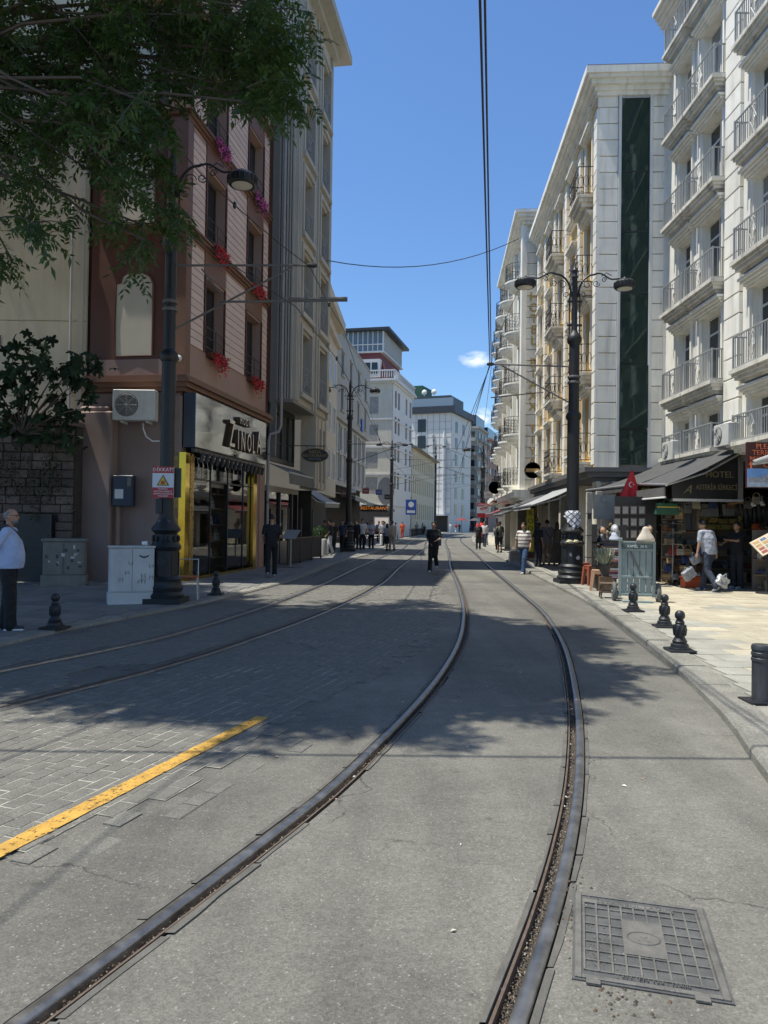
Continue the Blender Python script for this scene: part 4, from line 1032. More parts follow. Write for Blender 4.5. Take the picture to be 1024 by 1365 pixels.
# recessed brown strip and base
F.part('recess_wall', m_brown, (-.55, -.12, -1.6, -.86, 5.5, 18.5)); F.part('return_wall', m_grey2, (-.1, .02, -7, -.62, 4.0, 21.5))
# cream pilastered bay below
F.part('lower_bay', m_creamp, (3.3, LB, -.6, -.02, 3.0, 5.95))
pp = MB(); [F.bx(pp, a, a+.14, -.02, .04, 3.05, 5.9) for a in (3.3, 3.75, 4.4, 5.1)]; pp.build('pilaster', m_creamp, F.root)
F.part('panel_grille', m_black, (3.95, 4.3, -.02, .01, 3.3, 5.5), (4.6, 5.0, -.02, .01, 3.3, 5.5))
# first floor black glazing and shop below (plane of the shop next door)
m_blk2 = mat('black_shop_frame', (.02, .02, .022), .4, .1, 3, 0)
d0 = -.82
F.part('glazing_frame', m_blk2, (-.3, 3.2, d0-.1, d0, 5.75, 5.95), (-.3, 3.2, d0-.1, d0, 3.85, 4.0), *[(a, a+.1, d0-.1, d0+.001, 4.0, 5.75) for a in (-.3, .55, 1.4, 2.3, 3.1)])
for a, b in ((-.2, .55), (.65, 1.4), (1.5, 2.3), (2.4, 3.1)): window(F, a, b, 4.0, 5.75, -d0+.05, m_blk2, m_glass, 1, 1, .6, .03)
F.part('shop_wall', m_dark, (-.3, 5.3, -4, -3.9, 0, 3.9), (5.2, 5.3, -3.9, -.6, 0, 3))
F.part('shop_lintel', m_creamp, (-.3, 3.9, d0-.25, d0, 2.75, 2.95)); F.part('shop_post', m_blk2, *[(a, a+.09, d0-.15, d0+.0, .05, 2.75) for a in (-.3, 1.3, 3.0, 3.8)])
F.part('shop_pane', m_clear, (-.2, 1.3, d0-.1, d0-.08, .9, 2.75), (1.4, 3.0, d0-.1, d0-.08, .9, 2.75)); F.part('shop_base', m_creamp, (-.2, 3.0, d0-.12, d0-.02, .05, .9))
F.part('menu_wall', mat('yellow_board', (.5, .38, .2), .6), (-.1, .9, d0-1.2, d0-1.15, 1.0, 2.2)); F.part('blue_panel', mat('blue_panel', (.03, .06, .16), .5), (1.7, 2.8, d0-.9, d0-.85, .9, 2.7))  # menu wall has one plain yellow colour
m_awg = mat('grey_awning_cloth', (.15, .145, .135), .85, .1, 3, .2, 120)
m_alu0 = mat('pale_bar', (.4, .4, .38), .5)
aw = empty('small_box_awning', (0, 0, 0)); tag(aw, 'small grey boxed awning over the shop beyond the drainpipe', 'awning')
def world(F, s_, d, z): q = F.root.matrix_basis @ Vector((s_, F.o*d, z)); return q
bpy.context.view_layer.update()
def fmat_(F): return Matrix.Translation(F.root.location) @ Matrix.Rotation(F.root.rotation_euler.z, 4, 'Z')
aw.matrix_world = fmat_(F)
MB().sheet([[(-.3, .80, 3.75), (3.9, .80, 3.75)], [(-.3, .05, 3.42), (3.9, .05, 3.42)], [(-.3, .02, 3.02), (3.9, .02, 3.02)]], .02).build('awning_cloth', m_awg, aw)
MB().box((-.3, .03, 3.38), (3.9, .07, 3.44)).build('front_bar', m_alu0, aw)

# ---- L2b glimpsed cornice building
F = Fac('cream_cornice_building', (-3.5, 38.5), (.045, 1), -1, 'cream building of which only the carved cornice shows past the grey tower')
F.part('wall', m_creamp, (0, 9, -8, 0, 3.2, 14.2)); F.part('cornice', m_creamp, (-.1, 9, .002, .25, 12.6, 12.8), (-.3, 9, .002, .5, 13.6, 14.2), (-.1, .5, .002, .35, 14.2, 14.8)); F.part('ground_floor', m_dark, (0, 9, -8, -.6, 0, 3.2))
for z in (4.2, 7, 9.8):
    for a in (1.5, 4.5, 7.0): window(F, a, a+1, z, z+1.7, -.03, m_wfr, m_glass, 2, 1, 0)
for k in range(5): F.part('cornice_scroll', m_creamp, (-.2, .3, .0, .3+.05*k, 13.0+.12*k, 13.12+.12*k))

# ---- L3: grey rendered building with overhanging upper storeys
m_grey3 = mat('pale_grey_render', (.36, .35, .31), .85, .1, .8, .2, 60, streak=.4, dirt=(.22, .2, .17))
m_wht3 = mat('whitish_stucco', (.42, .42, .40), .85, .1, 1.5, .3, 50, streak=.4, dirt=(.25, .25, .23))
F = Fac('overhanging_grey_building', (-4.05, 57.0), (.125, 1), -1, 'weathered grey building whose plain upper storeys overhang an ornate whitish first floor')
wz = [10.6, 13.4]; ops = [(a, a+1.1, z, z+1.75) for a in (2.2, 6.2, 10.4, 14.6) for z in wz]
F.wall('wall', m_grey3, .0, 18, 9.8, 16.6, -.5, ops, .25)
MB().box((.1, .5, 9.9), (18, 9, 16.4)).build('wall_core', m_grey3, F.root)
for (a, b, za, zb) in ops:
    window(F, a, b, za, zb, .0, m_wfr, m_dglass, 2, 1, 0)
    F.part('window_sill', m_grey3, (a-.15, b+.15, .25, .38, za-.18, za-.03)); F.part('window_hood', m_grey3, (a-.15, b+.15, .25, .36, zb+.05, zb+.2))
F.part('parapet', m_grey3, (-.02, 18, -.2, .33, 16.6, 16.75))
ops = [(a, a+.8, z, z+1.7) for a in (1.2, 3.4, 6, 8.4, 11, 13.4, 15.8) for z in (5.3, 7.6)]
F.wall('lower_wall', m_wht3, .6, 18, 4.7, 9.8, -.6, ops, -.1)
for (a, b, za, zb) in ops:
    window(F, a, b, za, zb, .22, m_wfr, m_dglass, 2, 1, 0, .05)
    F.part('window_surround', m_wht3, (a-.14, a-.002, -.1, .0, za-.1, zb+.1), (b+.002, b+.14, -.1, .0, za-.1, zb+.1), (a-.2, b+.2, -.1, .06, zb+.1, zb+.24), (a-.2, b+.2, -.1, .05, za-.25, za-.1))
F.part('string_course', m_wht3, (.5, 18, -.1, .08, 4.6, 4.8), (.5, 18, -.1, .05, 7.2, 7.32))
F.part('core', m_dark, (.7, 18, -6, -.62, 0, 9.7))
F.part('end_wall', m_grey3, (.0, .09, -9, .25, 9.8, 16.6), (.55, .65, -8, -.11, 4.7, 9.8))
F.part('blue_sign', mat('blue_sign', (.05, .09, .35), .5), (12.2, 13.2, .27, .4, 10.1, 11.2))
b = F.part('rooftop_plant_box', mat('roof_moss', (.10, .16, .05), .9, .4, 8, .5), (.1, 1.3, -.1, .25, 16.75, 17.2))

# ---- L4: red mansard building turned to the camera
def facing(name, x0, x1, Y, z1, label, depth=10, side=(.25, 1), sidelen=11):
    t = empty(name, (x0, Y, 0)); tag(t, label, 'building'); return t
m_red = mat('red_tile', (.17, .045, .04), .8, .2, 10, .4, 60)
m_wht4 = mat('white_stucco', (.58, .575, .55), .8, .06, 1, .2, 60, streak=.3, dirt=(.38, .37, .34)); m_cre4 = mat('cream_stucco', (.58, .53, .42), .8, .06, 1, .2, 60, streak=.3, dirt=(.38, .33, .25))
F = Fac('mansard_corner_building', (.75, 85.0), (.24, 1), -1, 'white corner building with red mansard roof and glazed top storey facing the camera')
S = 11.5
ops = [(a, a+1.0, z, z+2.0) for a in (1.5, 3.2, 7.5, 10) for z in (5.6, 8.8, 12, 15)]
F.wall('wall', m_wht4, 0.02, S, 0, 17.6, -.4, ops)
for (a, b, za, zb) in ops: window(F, a, b, za, zb, .2, m_dkwood, m_dglass, 2, 1, 0)
MB().box((.05, .42, 0), (S, 4.5, 17.5)).build('wall_core', m_joint2, F.root)
# camera-facing end: local x=0 plane, width 5.4 (local y>0 inward)
mb = MB(); wy = (1.6, 3.0)
fzz = (4.9, 7.8, 10.9, 14.1)
cut = sorted([(z, z+1.95) for z in fzz])
mb.box((0, 0, 0), (.4, wy[0], 17.6)); mb.box((0, wy[1], 0), (.4, 5.6, 17.6)); z = 0
for a, b in cut: mb.box((0, wy[0], z), (.4, wy[1], a)); z = b
mb.box((0, wy[0], z), (.4, wy[1], 17.6)); 
bpy.data.objects
o = mb.build('end_wall', m_cre4, F.root)
for z in fzz:
    w_ = MB().box((.18, wy[0], z), (.22, wy[1], z+1.95)).build('window', m_dkwood, F.root)
    MB().box((.16, wy[0]+.08, z+.08), (.179, (wy[0]+wy[1])/2-.04, z+1.87)).build('pane', m_dglass, w_); MB().box((.16, (wy[0]+wy[1])/2+.04, z+.08), (.179, wy[1]-.08, z+1.87)).build('pane', m_dglass, w_)
mb = MB()
for z in (3.6, 7.1, 10.2, 13.4): mb.box((-.12, -.12, z), (S, 5.6, z+.18))
mb.build('string_course', m_wht4, F.root)
mb = MB(); [mb.box((-e, -e, za), (S+e, 5.6, zb)) for e, za, zb in ((.2, 17.6, 17.8), (.5, 17.8, 18.05))]; mb.build('cornice', m_wht4, F.root)
# terrace balustrade, mansard slope, dormer, glazed storey, flat roof
mb = MB(); mb.box((-.4, -.4, 18.9), (S, -.3, 19.05)); mb.box((-.4, -.3, 18.9), (-.3, 5.6, 19.05)); mb.box((-.42, -.42, 18.05), (S, -.28, 18.25))
for k in range(22): mb.box((-.38, -.3+k*.27, 18.2), (-.32, -.2+k*.27, 18.9))
for k in range(40): mb.box((-.3+k*.29, -.38, 18.2), (-.2+k*.29, -.32, 18.9))
mb.build('balustrade', m_wht4, F.root)
mb = MB(); mb.add([(.2, .6, 18.05), (S, .6, 18.05), (S, 7, 18.05), (.2, 7, 18.05), (1.4, 1.8, 21.4), (S, 1.8, 21.4), (S, 6.5, 21.4), (1.4, 6.5, 21.4)], [(0, 1, 5, 4), (1, 2, 6, 5), (2, 3, 7, 6), (3, 0, 4, 7), (4, 5, 6, 7)]); mb.build('mansard_roof', m_red, F.root)
mb = MB(); mb.box((.1, 1.5, 18.3), (1.1, 3.6, 20.4)); mb.build('dormer', m_wht4, F.root); MB().box((.06, 1.8, 18.7), (.099, 3.3, 20.0)).build('pane', m_dglass, F.root); MB().box((.03, 2.5, 18.7), (.058, 2.6, 20.0)).build('glazing_bar', m_wfr, F.root)
mb = MB(); mb.box((1.2, 1.3, 21.4), (S, 6.6, 21.6)); mb.build('terrace_slab', m_wht4, F.root)
MB().box((1.3, 1.45, 21.6), (S, 6.4, 23.9)).build('glazed_storey', paneglass('storey_glass', (.12, .16, .19), (.3, .33, .34), 0), F.root)
mb = MB()
for k in range(9): mb.box((1.24, 1.45+k*.6, 21.6), (1.31, 1.53+k*.6, 23.9))
for k in range(18): mb.box((1.3+k*.58, 1.38, 21.6), (1.38+k*.58, 1.46, 23.9))
mb.box((1.15, 1.3, 22.3), (1.25, 6.5, 22.4)); mb.build('glazing_bar', m_wfr, F.root)
MB().box((.6, .6, 23.9), (S+.5, 7, 24.2)).build('flat_roof', mat('dark_roof_edge', (.02, .024, .03), .5), F.root)
# lower shop hood in front
F.part('shopfront', m_dark, (-.05, -.005, -5.5, .02, 0, 3.5))
# part of L4's wing to the left, partly behind the grey building
F2 = MB().box((.0, 5.6, 0), (9, 12, 17.6)).build('rear_wing', m_cre4, F.root)

# ---- L5 low cream historic hall
m_hall = mat('pale_yellow_render', (.55, .485, .34), .85, .06, 1, .2, 60, streak=.2, dirt=(.4, .34, .22))
F = Fac('long_cream_hall', (3.55, 96.7), (.19, 1), -1, 'low pale yellow hall with rows of narrow windows and an overhanging hipped roof')
S = 24; ops = []
for k in range(11):
    for z, h in ((2.2, 2.1), (5.6, 2.3), (8.7, 1.9)): ops.append((1.0+k*2.05, 1.7+k*2.05, z, z+h))
F.wall('wall', m_hall, 0, S, 0, 11.4, -.4, ops)
for (a, b, za, zb) in ops: window(F, a, b, za, zb, .2, m_wfr, m_dglass, 2, 3, 0, .05)
MB().box((.05, .42, 0), (S, 10, 11.3)).build('wall_core', m_hall, F.root)
mb = MB(); mb.add([(-.8, -.9, 11.4), (S+.9, -.9, 11.4), (S+.9, 10.5, 11.4), (-.8, 10.5, 11.4), (2, 4.5, 13.8), (S-2.5, 4.5, 13.8)], [(0, 1, 5, 4), (1, 2, 5), (2, 3, 4, 5), (3, 0, 4), (3, 2, 1, 0)]); mb.build('roof', mat('old_roof_sheet', (.30, .27, .21), .8, .15), F.root)
F.part('plinth', m_plinth, (0, S, .002, .08, 0, .8))

# ---- L6 tall white hotel with vertical lettering
m_whl = mat('white_cladding_panel', (.62, .59, .53), .6, .05, 1, .1, 40, pv=.03)
t = empty('lettered_white_hotel', (0, 145, 0)); tag(t, 'tall white panelled hotel with a dark roof terrace and vertical lettering at the street end', 'building')
x0, x1 = 4.4, 12.7; zt = 23.2
MB().box((x0, 0, 0), (x1, 14, zt)).build('wall', m_whl, t)
mb = MB()
for k in range(7): mb.box((x0+.9+k*1.22, -.05, 3.5), (x0+.96+k*1.22, -.001, zt))
for k in range(13): mb.box((x0, -.03, 3.5+k*1.5), (x1, -.001, 3.56+k*1.5))
mb.build('panel_joint', mat('panel_joint', (.33, .34, .34), .8), t)
for k in range(6):
    z = 19.6-k*3.25
    w_ = MB().box((x0+1.35, -.12, z), (x0+3.0, -.06, z+2.5)).build('window', m_dkwood, t); MB().box((x0+1.45, -.14, z+.1), (x0+2.13, -.121, z+2.4)).build('pane', m_dglass, w_); MB().box((x0+2.22, -.14, z+.1), (x0+2.9, -.121, z+2.4)).build('pane', m_dglass, w_)
mb = MB(); mb.box((x0+6.6, -.6, 3.4), (x0+7.2, -.05, 18.5)); mb.lathe([(.3, 0), (.3, 15), (.02, 16.5)], (x0+6.9, -.4, 3.4), 10); mb.build('fin', m_wht4, t)
mt_let = mat('grey_letter', (.12, .12, .13), .5)
zz = 18.6
for ch in 'ORSEA ISTANBUL HOTEL':
    if ch != ' ': text(ch, .85, mt_let, t, (x0+4.7, -.12, zz), depth=.03, name='letter')
    zz -= .78
mb = MB(); mb.lathe([(.6, 0), (.6, .05)], (x0+4.7, -.1, 3.9), 18, 'y'); mb.build('round_logo', mat('blue_logo', (.04, .1, .35), .4), t)
MB().box((x0-.4, -.6, zt), (x1+.7, 14.5, zt+1.3)).build('roof_fascia', mat('dark_fascia', (.03, .035, .045), .5), t)
MB().box((x0, -.3, zt+1.3), (x1+.3, -.25, zt+2.9)).build('terrace_glass', paneglass('terrace_glass', (.2, .25, .3), (.3, .33, .35), 0), t); MB().box((x0+.5, 1, zt+1.3), (x1-.6, 10, zt+3.6)).build('penthouse', mat('dark_penthouse', (.05, .06, .07), .5), t)
t.rotation_euler = (0, 0, R(-22)); t.location = (12.9-x1*cos(R(22)), 145+x1*sin(R(22)), 0)
MB().box((x0-1.8, 2, zt+1.3), (x0+1.5, 8, zt+6)).build('green_rooftop_box', mat('dark_green_cladding', (.02, .08, .05), .6), t)
for x in (3.6, 5.6):
    mb = MB(); mb.lathe([(.05, -.2), (.38, -.1), (.55, .05)], (x0+x-1.2, .5, zt+4.3), 14, 'y'); mb.tube([(x0+x-1.2, .6, zt+3.5), (x0+x-1.2, .5, zt+4.3)], .05, 5); mb.build('satellite_dish', m_wfr, t)
for k in range(6):
    for j in range(2):
        z = 19.6-k*3.25; MB().box((x1+.001, 2.5+j*5, z), (x1+.05, 4.0+j*5, z+2.2)).build('window', m_dglass, t)
MB().box((x0+.8, -2.4, 3.2), (x1-.6, -.05, 3.5)).build('canopy', m_wht4, t); MB().box((x0+.8, -.2, .1), (x1-.6, -.06, 3.2)).build('shopfront', m_dark, t)
MB().box((x0+.8, -2.6, 1.9), (x0+5, -2.3, 2.7)).build('canopy_valance', m_wht4, t)

# ---- distant row beyond
def block(name, label, x, Y, w, d, h, mt, floors, cols, balc=False, top=None):
    t = empty(name, (x, Y, 0), R(-18)); tag(t, label, 'building')
    MB().box((0, 0, 0), (w, d, h)).build('wall', mt, t)
    fh = (h-4)/floors
    for f_ in range(floors):
        for c in range(cols):
            z = 4+f_*fh+.6; a = w*(c+.25)/cols; b = w*(c+.7)/cols
            wd = MB().box((a, -.08, z), (b, -.001, z+fh*.6)).build('window', m_dkwood, t); MB().box((a+.1, -.1, z+.1), (b-.1, -.081, z+fh*.6-.1)).build('pane', m_dglass, wd)
            if balc: MB().box((a-.3, -1.0, z-.3), (b+.3, -.002, z+.45)).build('balcony', mt, t)
            # side facing the street
        for c in range(3):
            z = 4+f_*fh+.6; a = d*(c+.2)/3; b = d*(c+.6)/3
            wd = MB().box((w+.001, a, z), (w+.08, b, z+fh*.6)).build('window', m_dkwood, t); MB().box((w+.081, a+.1, z+.1), (w+.1, b-.1, z+fh*.6-.1)).build('pane', m_dglass, wd)
            if balc: MB().box((w+.002, a-.3, z-.3), (w+1.0, b+.3, z+.35)).build('balcony', mt, t)
    MB().box((-.3, -.3, h), (w+.4, d+.3, h+.5)).build('cornice', mt, t)
    MB().box((-.05, -.3, .2), (w, -.101, 3.4)).build('shopfront', m_dark, t)
    if top: MB().box((.5, .6, h+.5), (w-.5, d-1, h+3.2)).build('roof_storey', top, t)
    return t
block('blue_grey_building', 'narrow blue grey building squeezed behind the white lettered hotel', 14.2, 163, 2.6, 10, 18.8, mat('blue_grey_render', (.11, .13, .17), .8, .1), 5, 2)
block('balconied_grey_building', 'distant grey apartment house with a column of dark balconies', 17.0, 172, 4.3, 12, 23.5, m_grey3, 6, 2, True, m_glass)
block('pink_brick_building', 'distant pinkish brick apartment house with a glazed top floor', 22.3, 186, 3.6, 12, 22.5, mat('pink_brick', (.34, .22, .17), .85, .1), 6, 2, False, m_dglass)
block('pale_end_building', 'pale apartment house closing the view behind the far street pole', 27.5, 205, 7.5, 12, 21.0, m_wht3, 6, 3)
block('street_end_building', 'brownish corner house at the very end of the street', 22.5, 196, 5.5, 8, 15.5, m_grey2, 4, 3)
# ================================================================== AWNINGS AND MARKET SHOPS
m_char = mat('charcoal_awning_cloth', (.062, .062, .063), .88, .12, 1.5, .25, 160, streak=.25, dirt=(.17, .16, .15))
m_lawn = mat('light_grey_awning_cloth', (.30, .30, .295), .88, .1, 1.5, .25, 160, streak=.2, dirt=(.2, .2, .19))
m_redaw = mat('dark_red_awning_cloth', (.16, .035, .035), .88, .1, 1.5, .25, 160)
m_alu = mat('aluminium_bar', (.5, .5, .5), .35, .1, 6, 0, metal=.7)
def awning(name, b0, b1, f0, f1, label, mt, val=.22, sag=.05, arms=True, group=None):
    """cloth from the wall edge b0-b1 down to the front bar f0-f1 (world points)"""
    b0, b1, f0, f1 = map(Vector, (b0, b1, f0, f1)); t = empty(name, ((b0+b1)/2).xyz*Vector((1, 1, 0)).x if False else (0, 0, 0)); tag(t, label, 'awning', group)
    rows = []
    for i in range(9):
        a = i/8; row = []
        for j in range(13):
            c = j/12; p = (b0.lerp(b1, c)).lerp(f0.lerp(f1, c), a); p = p-Vector((0, 0, sag*sin(pi*a)*(1+.4*sin(c*9)))); row.append(p)
        rows.append(row)
    MB().sheet(rows, .012).build('awning_cloth', mt, t, smooth=True)
    mb = MB(); mb.tube([f0, f1], .035, 8); mb.build('front_bar', m_alu, t)
    if val:
        rows = [[f0.lerp(f1, j/24)-Vector((0, 0, .03)) for j in range(25)], [f0.lerp(f1, j/24)-Vector((0, 0, val+.02*(j % 2))) for j in range(25)]]
        n_ = (f1-f0).cross(Vector((0, 0, 1))).normalized()*.006
        mb = MB(); mb.sheet(rows); mb.sheet([[p+n_ for p in reversed(r)] for r in rows]); mb.build('valance', mt, t)
    if arms:
        for c in (.03, .97):
            p0 = b0.lerp(b1, c)-Vector((0, 0, .12)); p1 = f0.lerp(f1, c)-Vector((0, 0, .02)); mid = p0.lerp(p1, .5)-Vector((0, 0, .12))
            MB().tube([p0, mid, p1], .025, 6).build('folding_arm', m_alu, t)
    return t
awning('shop_awning', (8.85, 20.45, 3.72), (8.85, 18.35, 3.66), (6.95, 20.45, 2.80), (6.9, 18.35, 2.68), 'charcoal awning of the bag shop with an aluminium front bar, nearer half', m_char, 0)
awning('shop_awning', (8.85, 23.9, 3.70), (8.85, 20.5, 3.72), (6.45, 23.95, 2.78), (6.92, 20.55, 2.80), 'charcoal awning behind the red flag reaching to the ochre building', m_char, .16)
t = bpy.data.objects['shop_awning']; mb = MB(); mb.box((6.86, 18.4, 2.38), (6.9, 20.4, 2.62)); mb.build('awning_cassette', m_zinc, t); MB().tube([(6.86, 18.3, 2.37), (6.86, 20.45, 2.37)], .022, 6).build('cassette_bar', m_wfr, t)
awning('shop_awning', (6.97, 30.4, 3.1), (6.85, 25.6, 3.15), (5.25, 30.4, 2.32), (5.0, 25.6, 2.32), 'light grey sunlit awning left of the lamp post with the scarf', m_lawn, .12)
awning('shop_awning', (7.5, 37.2, 3.1), (7.15, 30.8, 3.1), (5.75, 37.2, 2.42), (5.35, 30.8, 2.40), 'dark grey awning next beyond the light grey one', m_char, .12)
awning('shop_awning', (8.0, 43.0, 2.95), (7.6, 38.6, 2.95), (6.3, 43.0, 2.2), (6.1, 38.6, 2.2), 'black striped awning under the round balcony hotel', m_char, .15)
awning('shop_awning', (8.4, 48.8, 3.1), (8.1, 44.2, 3.1), (6.6, 48.8, 2.3), (6.4, 44.2, 2.3), 'dark red awning below the far white hotel', m_redaw, .15)
awning('shop_awning', (9.2, 57, 3.6), (8.6, 51.5, 3.6), (7.3, 57, 2.9), (7.1, 51.5, 2.9), 'small red awning in front of the furthest right terrace house', m_redaw, .2)
# left side awnings (far)
awning('shop_awning', (-4.2, 62, 4.3), (-4.6, 52, 4.3), (-1.6, 62, 3.5), (-2.0, 52, 3.5), 'black restaurant awning under the overhanging grey building', m_black, .3)
awning('shop_awning', (-3.0, 73.5, 4.3), (-4.0, 62.6, 4.3), (-.6, 73.5, 3.4), (-1.5, 62.6, 3.4), 'long dark restaurant awning further along the left pavement', m_black, .3)
awning('shop_awning', (-1.4, 84.5, 4.0), (-2.9, 74.2, 4.0), (1.2, 84.5, 3.2), (0.0, 74.2, 3.2), 'grey awning in front of the red mansard house', m_awg, .3)
awning('shop_awning', (-3.6, 38.5, 3.3), (-3.35, 33.2, 3.0), (-2.3, 38.5, 2.6), (-2.6, 33.2, 2.5), 'tilted black awning beyond the oval restaurant sign', m_black, .2)

# market display fixtures
m_goods = island('market_goods', [(.42, .33, .22), (.14, .14, .15), (.5, .46, .38), (.18, .06, .05), (.06, .07, .12), (.22, .18, .1), (.05, .05, .05), (.35, .3, .2), (.14, .16, .15), (.25, .12, .07)], .7)
m_goods2 = island('souvenir_goods', [(.3, .12, .05), (.45, .35, .2), (.1, .15, .3), (.5, .45, .4), (.3, .05, .05), (.08, .08, .08), (.2, .3, .25), (.4, .25, .1)], .5)
m_ply = mat('display_board', (.2, .17, .14), .7, .15, 2, .1)
def goods_wall(name, x0, x1, y, z0, z1, label, n=7, rows=6, mt=None, face=-1, along='x'):
    t = empty(name, (x0, y, 0), 0 if along == 'x' else R(90)); tag(t, label, 'goods rack'); L = x1-x0
    MB().box((0, .0, z0), (L, .05, z1)).build('back_panel', m_ply, t)
    mb = MB(); 
    for r_ in range(rows):
        z = z0+(z1-z0)*r_/rows; MB().box((0, -.28, z), (L, -.001, z+.02)).build('shelf', m_shelf, t)
        x = .03
        while x < L-.1:
            w = random.uniform(.09, .3); h = random.uniform(.35, .92)*(z1-z0)/rows-.03; d = random.uniform(.1, .25)
            if random.random() < .5: mb.box((x, -.27, z+.021), (x+w, -.27+d, z+.02+h))
            else: mb.lathe([(w*.35, 0), (w*.5, h*.25), (w*.45, h*.6), (w*.2, h*.8), (w*.22, h)], (x+w/2, -.15, z+.021), 8)
            x += w+random.uniform(.01, .05)
    kind(mb.build('small_goods', mt or m_goods, t), 'stuff'); return t
goods_wall('goods_rack', 7.0, 8.0, 22.6, .3, 2.9, 'rack of framed souvenirs under the charcoal awning behind the hand truck', rows=7, mt=m_goods2)
goods_wall('goods_rack', 8.2, 13.4, 21.4, .1, 2.35, 'long bag stall rack at the back of the dark shop on the right', rows=6)
goods_wall('goods_rack', 5.9, 6.75, 33.0, .2, 2.6, 'souvenir rack in the shop doorway under the light grey awning', rows=6, mt=m_goods2)
goods_wall('goods_rack', 25.9, 30.3, -7.4, .2, 2.6, 'shelves of souvenirs along the wall under the light grey awning', rows=6, mt=m_goods2, along='y').location = (7.4, 25.9, 0)
goods_wall('goods_rack', 31.2, 36.8, -7.7, .2, 2.6, 'shelves of goods along the wall under the dark grey awning', rows=6, mt=m_goods2, along='y').location = (7.8, 31.2, 0)
# things inside the mirror sign shop, bags
def handbag(mt, w=.34, h=.25, d=.12, hr=.09, soft=.0):
    body = MB(); v = [(-w/2, -d/2, 0), (w/2, -d/2, 0), (w/2, d/2, 0), (-w/2, d/2, 0), (-w/2*.88, -d*.3, h), (w/2*.88, -d*.3, h), (w/2*.88, d*.3, h), (-w/2*.88, d*.3, h)]
    body.add(v, [(0, 3, 2, 1), (4, 5, 6, 7), (0, 1, 5, 4), (1, 2, 6, 5), (2, 3, 7, 6), (3, 0, 4, 7)])
    me = body.mesh('bag_body', mt, bevel=.015)
    hd = MB(); hd.tube([(hr*cos(pi*k/8), -d*.18, h-.01+hr*1.3*sin(pi*k/8)) for k in range(9)], .008, 5); hd.tube([(hr*cos(pi*k/8), d*.18, h-.01+hr*1.3*sin(pi*k/8)) for k in range(9)], .008, 5)
    cl = MB().box((-w*.44, -d*.47, h*.62), (w*.44, -d*.36, h*.66)); 
    return me, hd.mesh('handle', mt), cl.mesh('clasp', m_bgold)
BAGM = {'grey': (.2, .21, .21), 'black': (.015, .015, .016), 'tan': (.32, .2, .1), 'brown': (.12, .06, .035), 'cream': (.5, .45, .35), 'red': (.35, .04, .03), 'green': (.02, .09, .05), 'orange': (.5, .14, .03), 'white': (.55, .55, .52), 'blue': (.05, .08, .2), 'gold': (.5, .38, .12)}
BAGC = {}
def bag(col, loc, label, w=.34, h=.25, rz=0, group=None, cat='handbag', metal=0):
    key = (col, w, h)
    if key not in BAGC: BAGC[key] = handbag(mat(col+'_leather', BAGM[col], .45, .15, 8, .15, 60, metal=metal), w, h)
    a, b, c = BAGC[key]; t = empty('handbag', loc, rz); put('bag_body', a, t); put('handle', b, t); put('clasp', c, t); tag(t, label, cat, group); return t
# inside the shop window (world coordinates through the facade frame)
def FW(F, s_, d, z): return F.root.matrix_basis @ Vector((s_, F.o*d, z))
bpy.context.view_layer.update()
for i, (s_, z, c, w) in enumerate(((1.0, .53, 'cream', .34), (1.55, .53, 'red', .3), (1.1, 1.03, 'grey', .34), (1.6, 1.03, 'black', .3), (1.2, 1.53, 'cream', .3), (1.35, 2.03, 'red', .34),
        (3.75, .53, 'white', .34), (4.3, .53, 'tan', .34), (3.8, 1.03, 'orange', .3), (4.35, 1.03, 'white', .34), (3.75, 1.53, 'cream', .34), (4.3, 1.53, 'blue', .3), (3.9, 2.03, 'white', .34), (4.35, 2.48, 'grey', .3))):
    nth = ('lowest', 'second', 'third', 'top')[min(3, int((z-.4)/.5))]
    bag(c, FW(L1F, s_, -.7, z), f'{c} handbag, {("left", "right")[i % 2]} on the {nth} shelf of the {"near" if s_ < 3 else "far"} gold framed window', w, .24, L1F.root.rotation_euler.z+R(90)*0, 'handbags in the gold framed shop window')
bag('grey', FW(L1F, 2.65, -.35, 1.75), 'large pale handbag hanging in the middle of the gold framed shop window', .4, .42, L1F.root.rotation_euler.z)
# bag shop goods on the right: each hung item
def pr(x, y, Y): return P(x, y, Y)
shopY = 20.9
bag('grey', pr(946, 689, shopY-.3), 'big grey tote with looped handles hanging above the gold clutches', .5, .36, 0)
bag('black', pr(966, 687, shopY-.3), 'black handbag hanging between the two grey totes', .3, .3, 0)
bag('cream', pr(925, 692, shopY-.2), 'cream handbag hanging at the left end of the bag row', .3, .28, .2)
bag('tan', pr(930, 680, shopY-.1), 'small tan handbag high up near the hotel sign lower edge', .28, .2, 0)
t = empty('shoulder_bag', pr(972, 688, shopY-.35)); tag(t, 'tall grey shoulder bag hanging by one long loop', 'bag')
MB().prism([(-.17, 0), (.14, 0), (.17, .35), (.1, .5), (-.1, .5), (-.2, .32)], -.06, .06, 'xz').build('bag_body', mat('grey_leather', BAGM['grey'], .5), t, bevel=.02); MB().tube([(.1*cos(pi*k/8), 0, .48+.28*sin(pi*k/8)) for k in range(9)], .014, 5).build('strap', mat('grey_leather', BAGM['grey']), t)
m_clutch = mat('gold_leather', (.42, .33, .12), .3, .25, 6, .3, 20, metal=.6)
i = 0
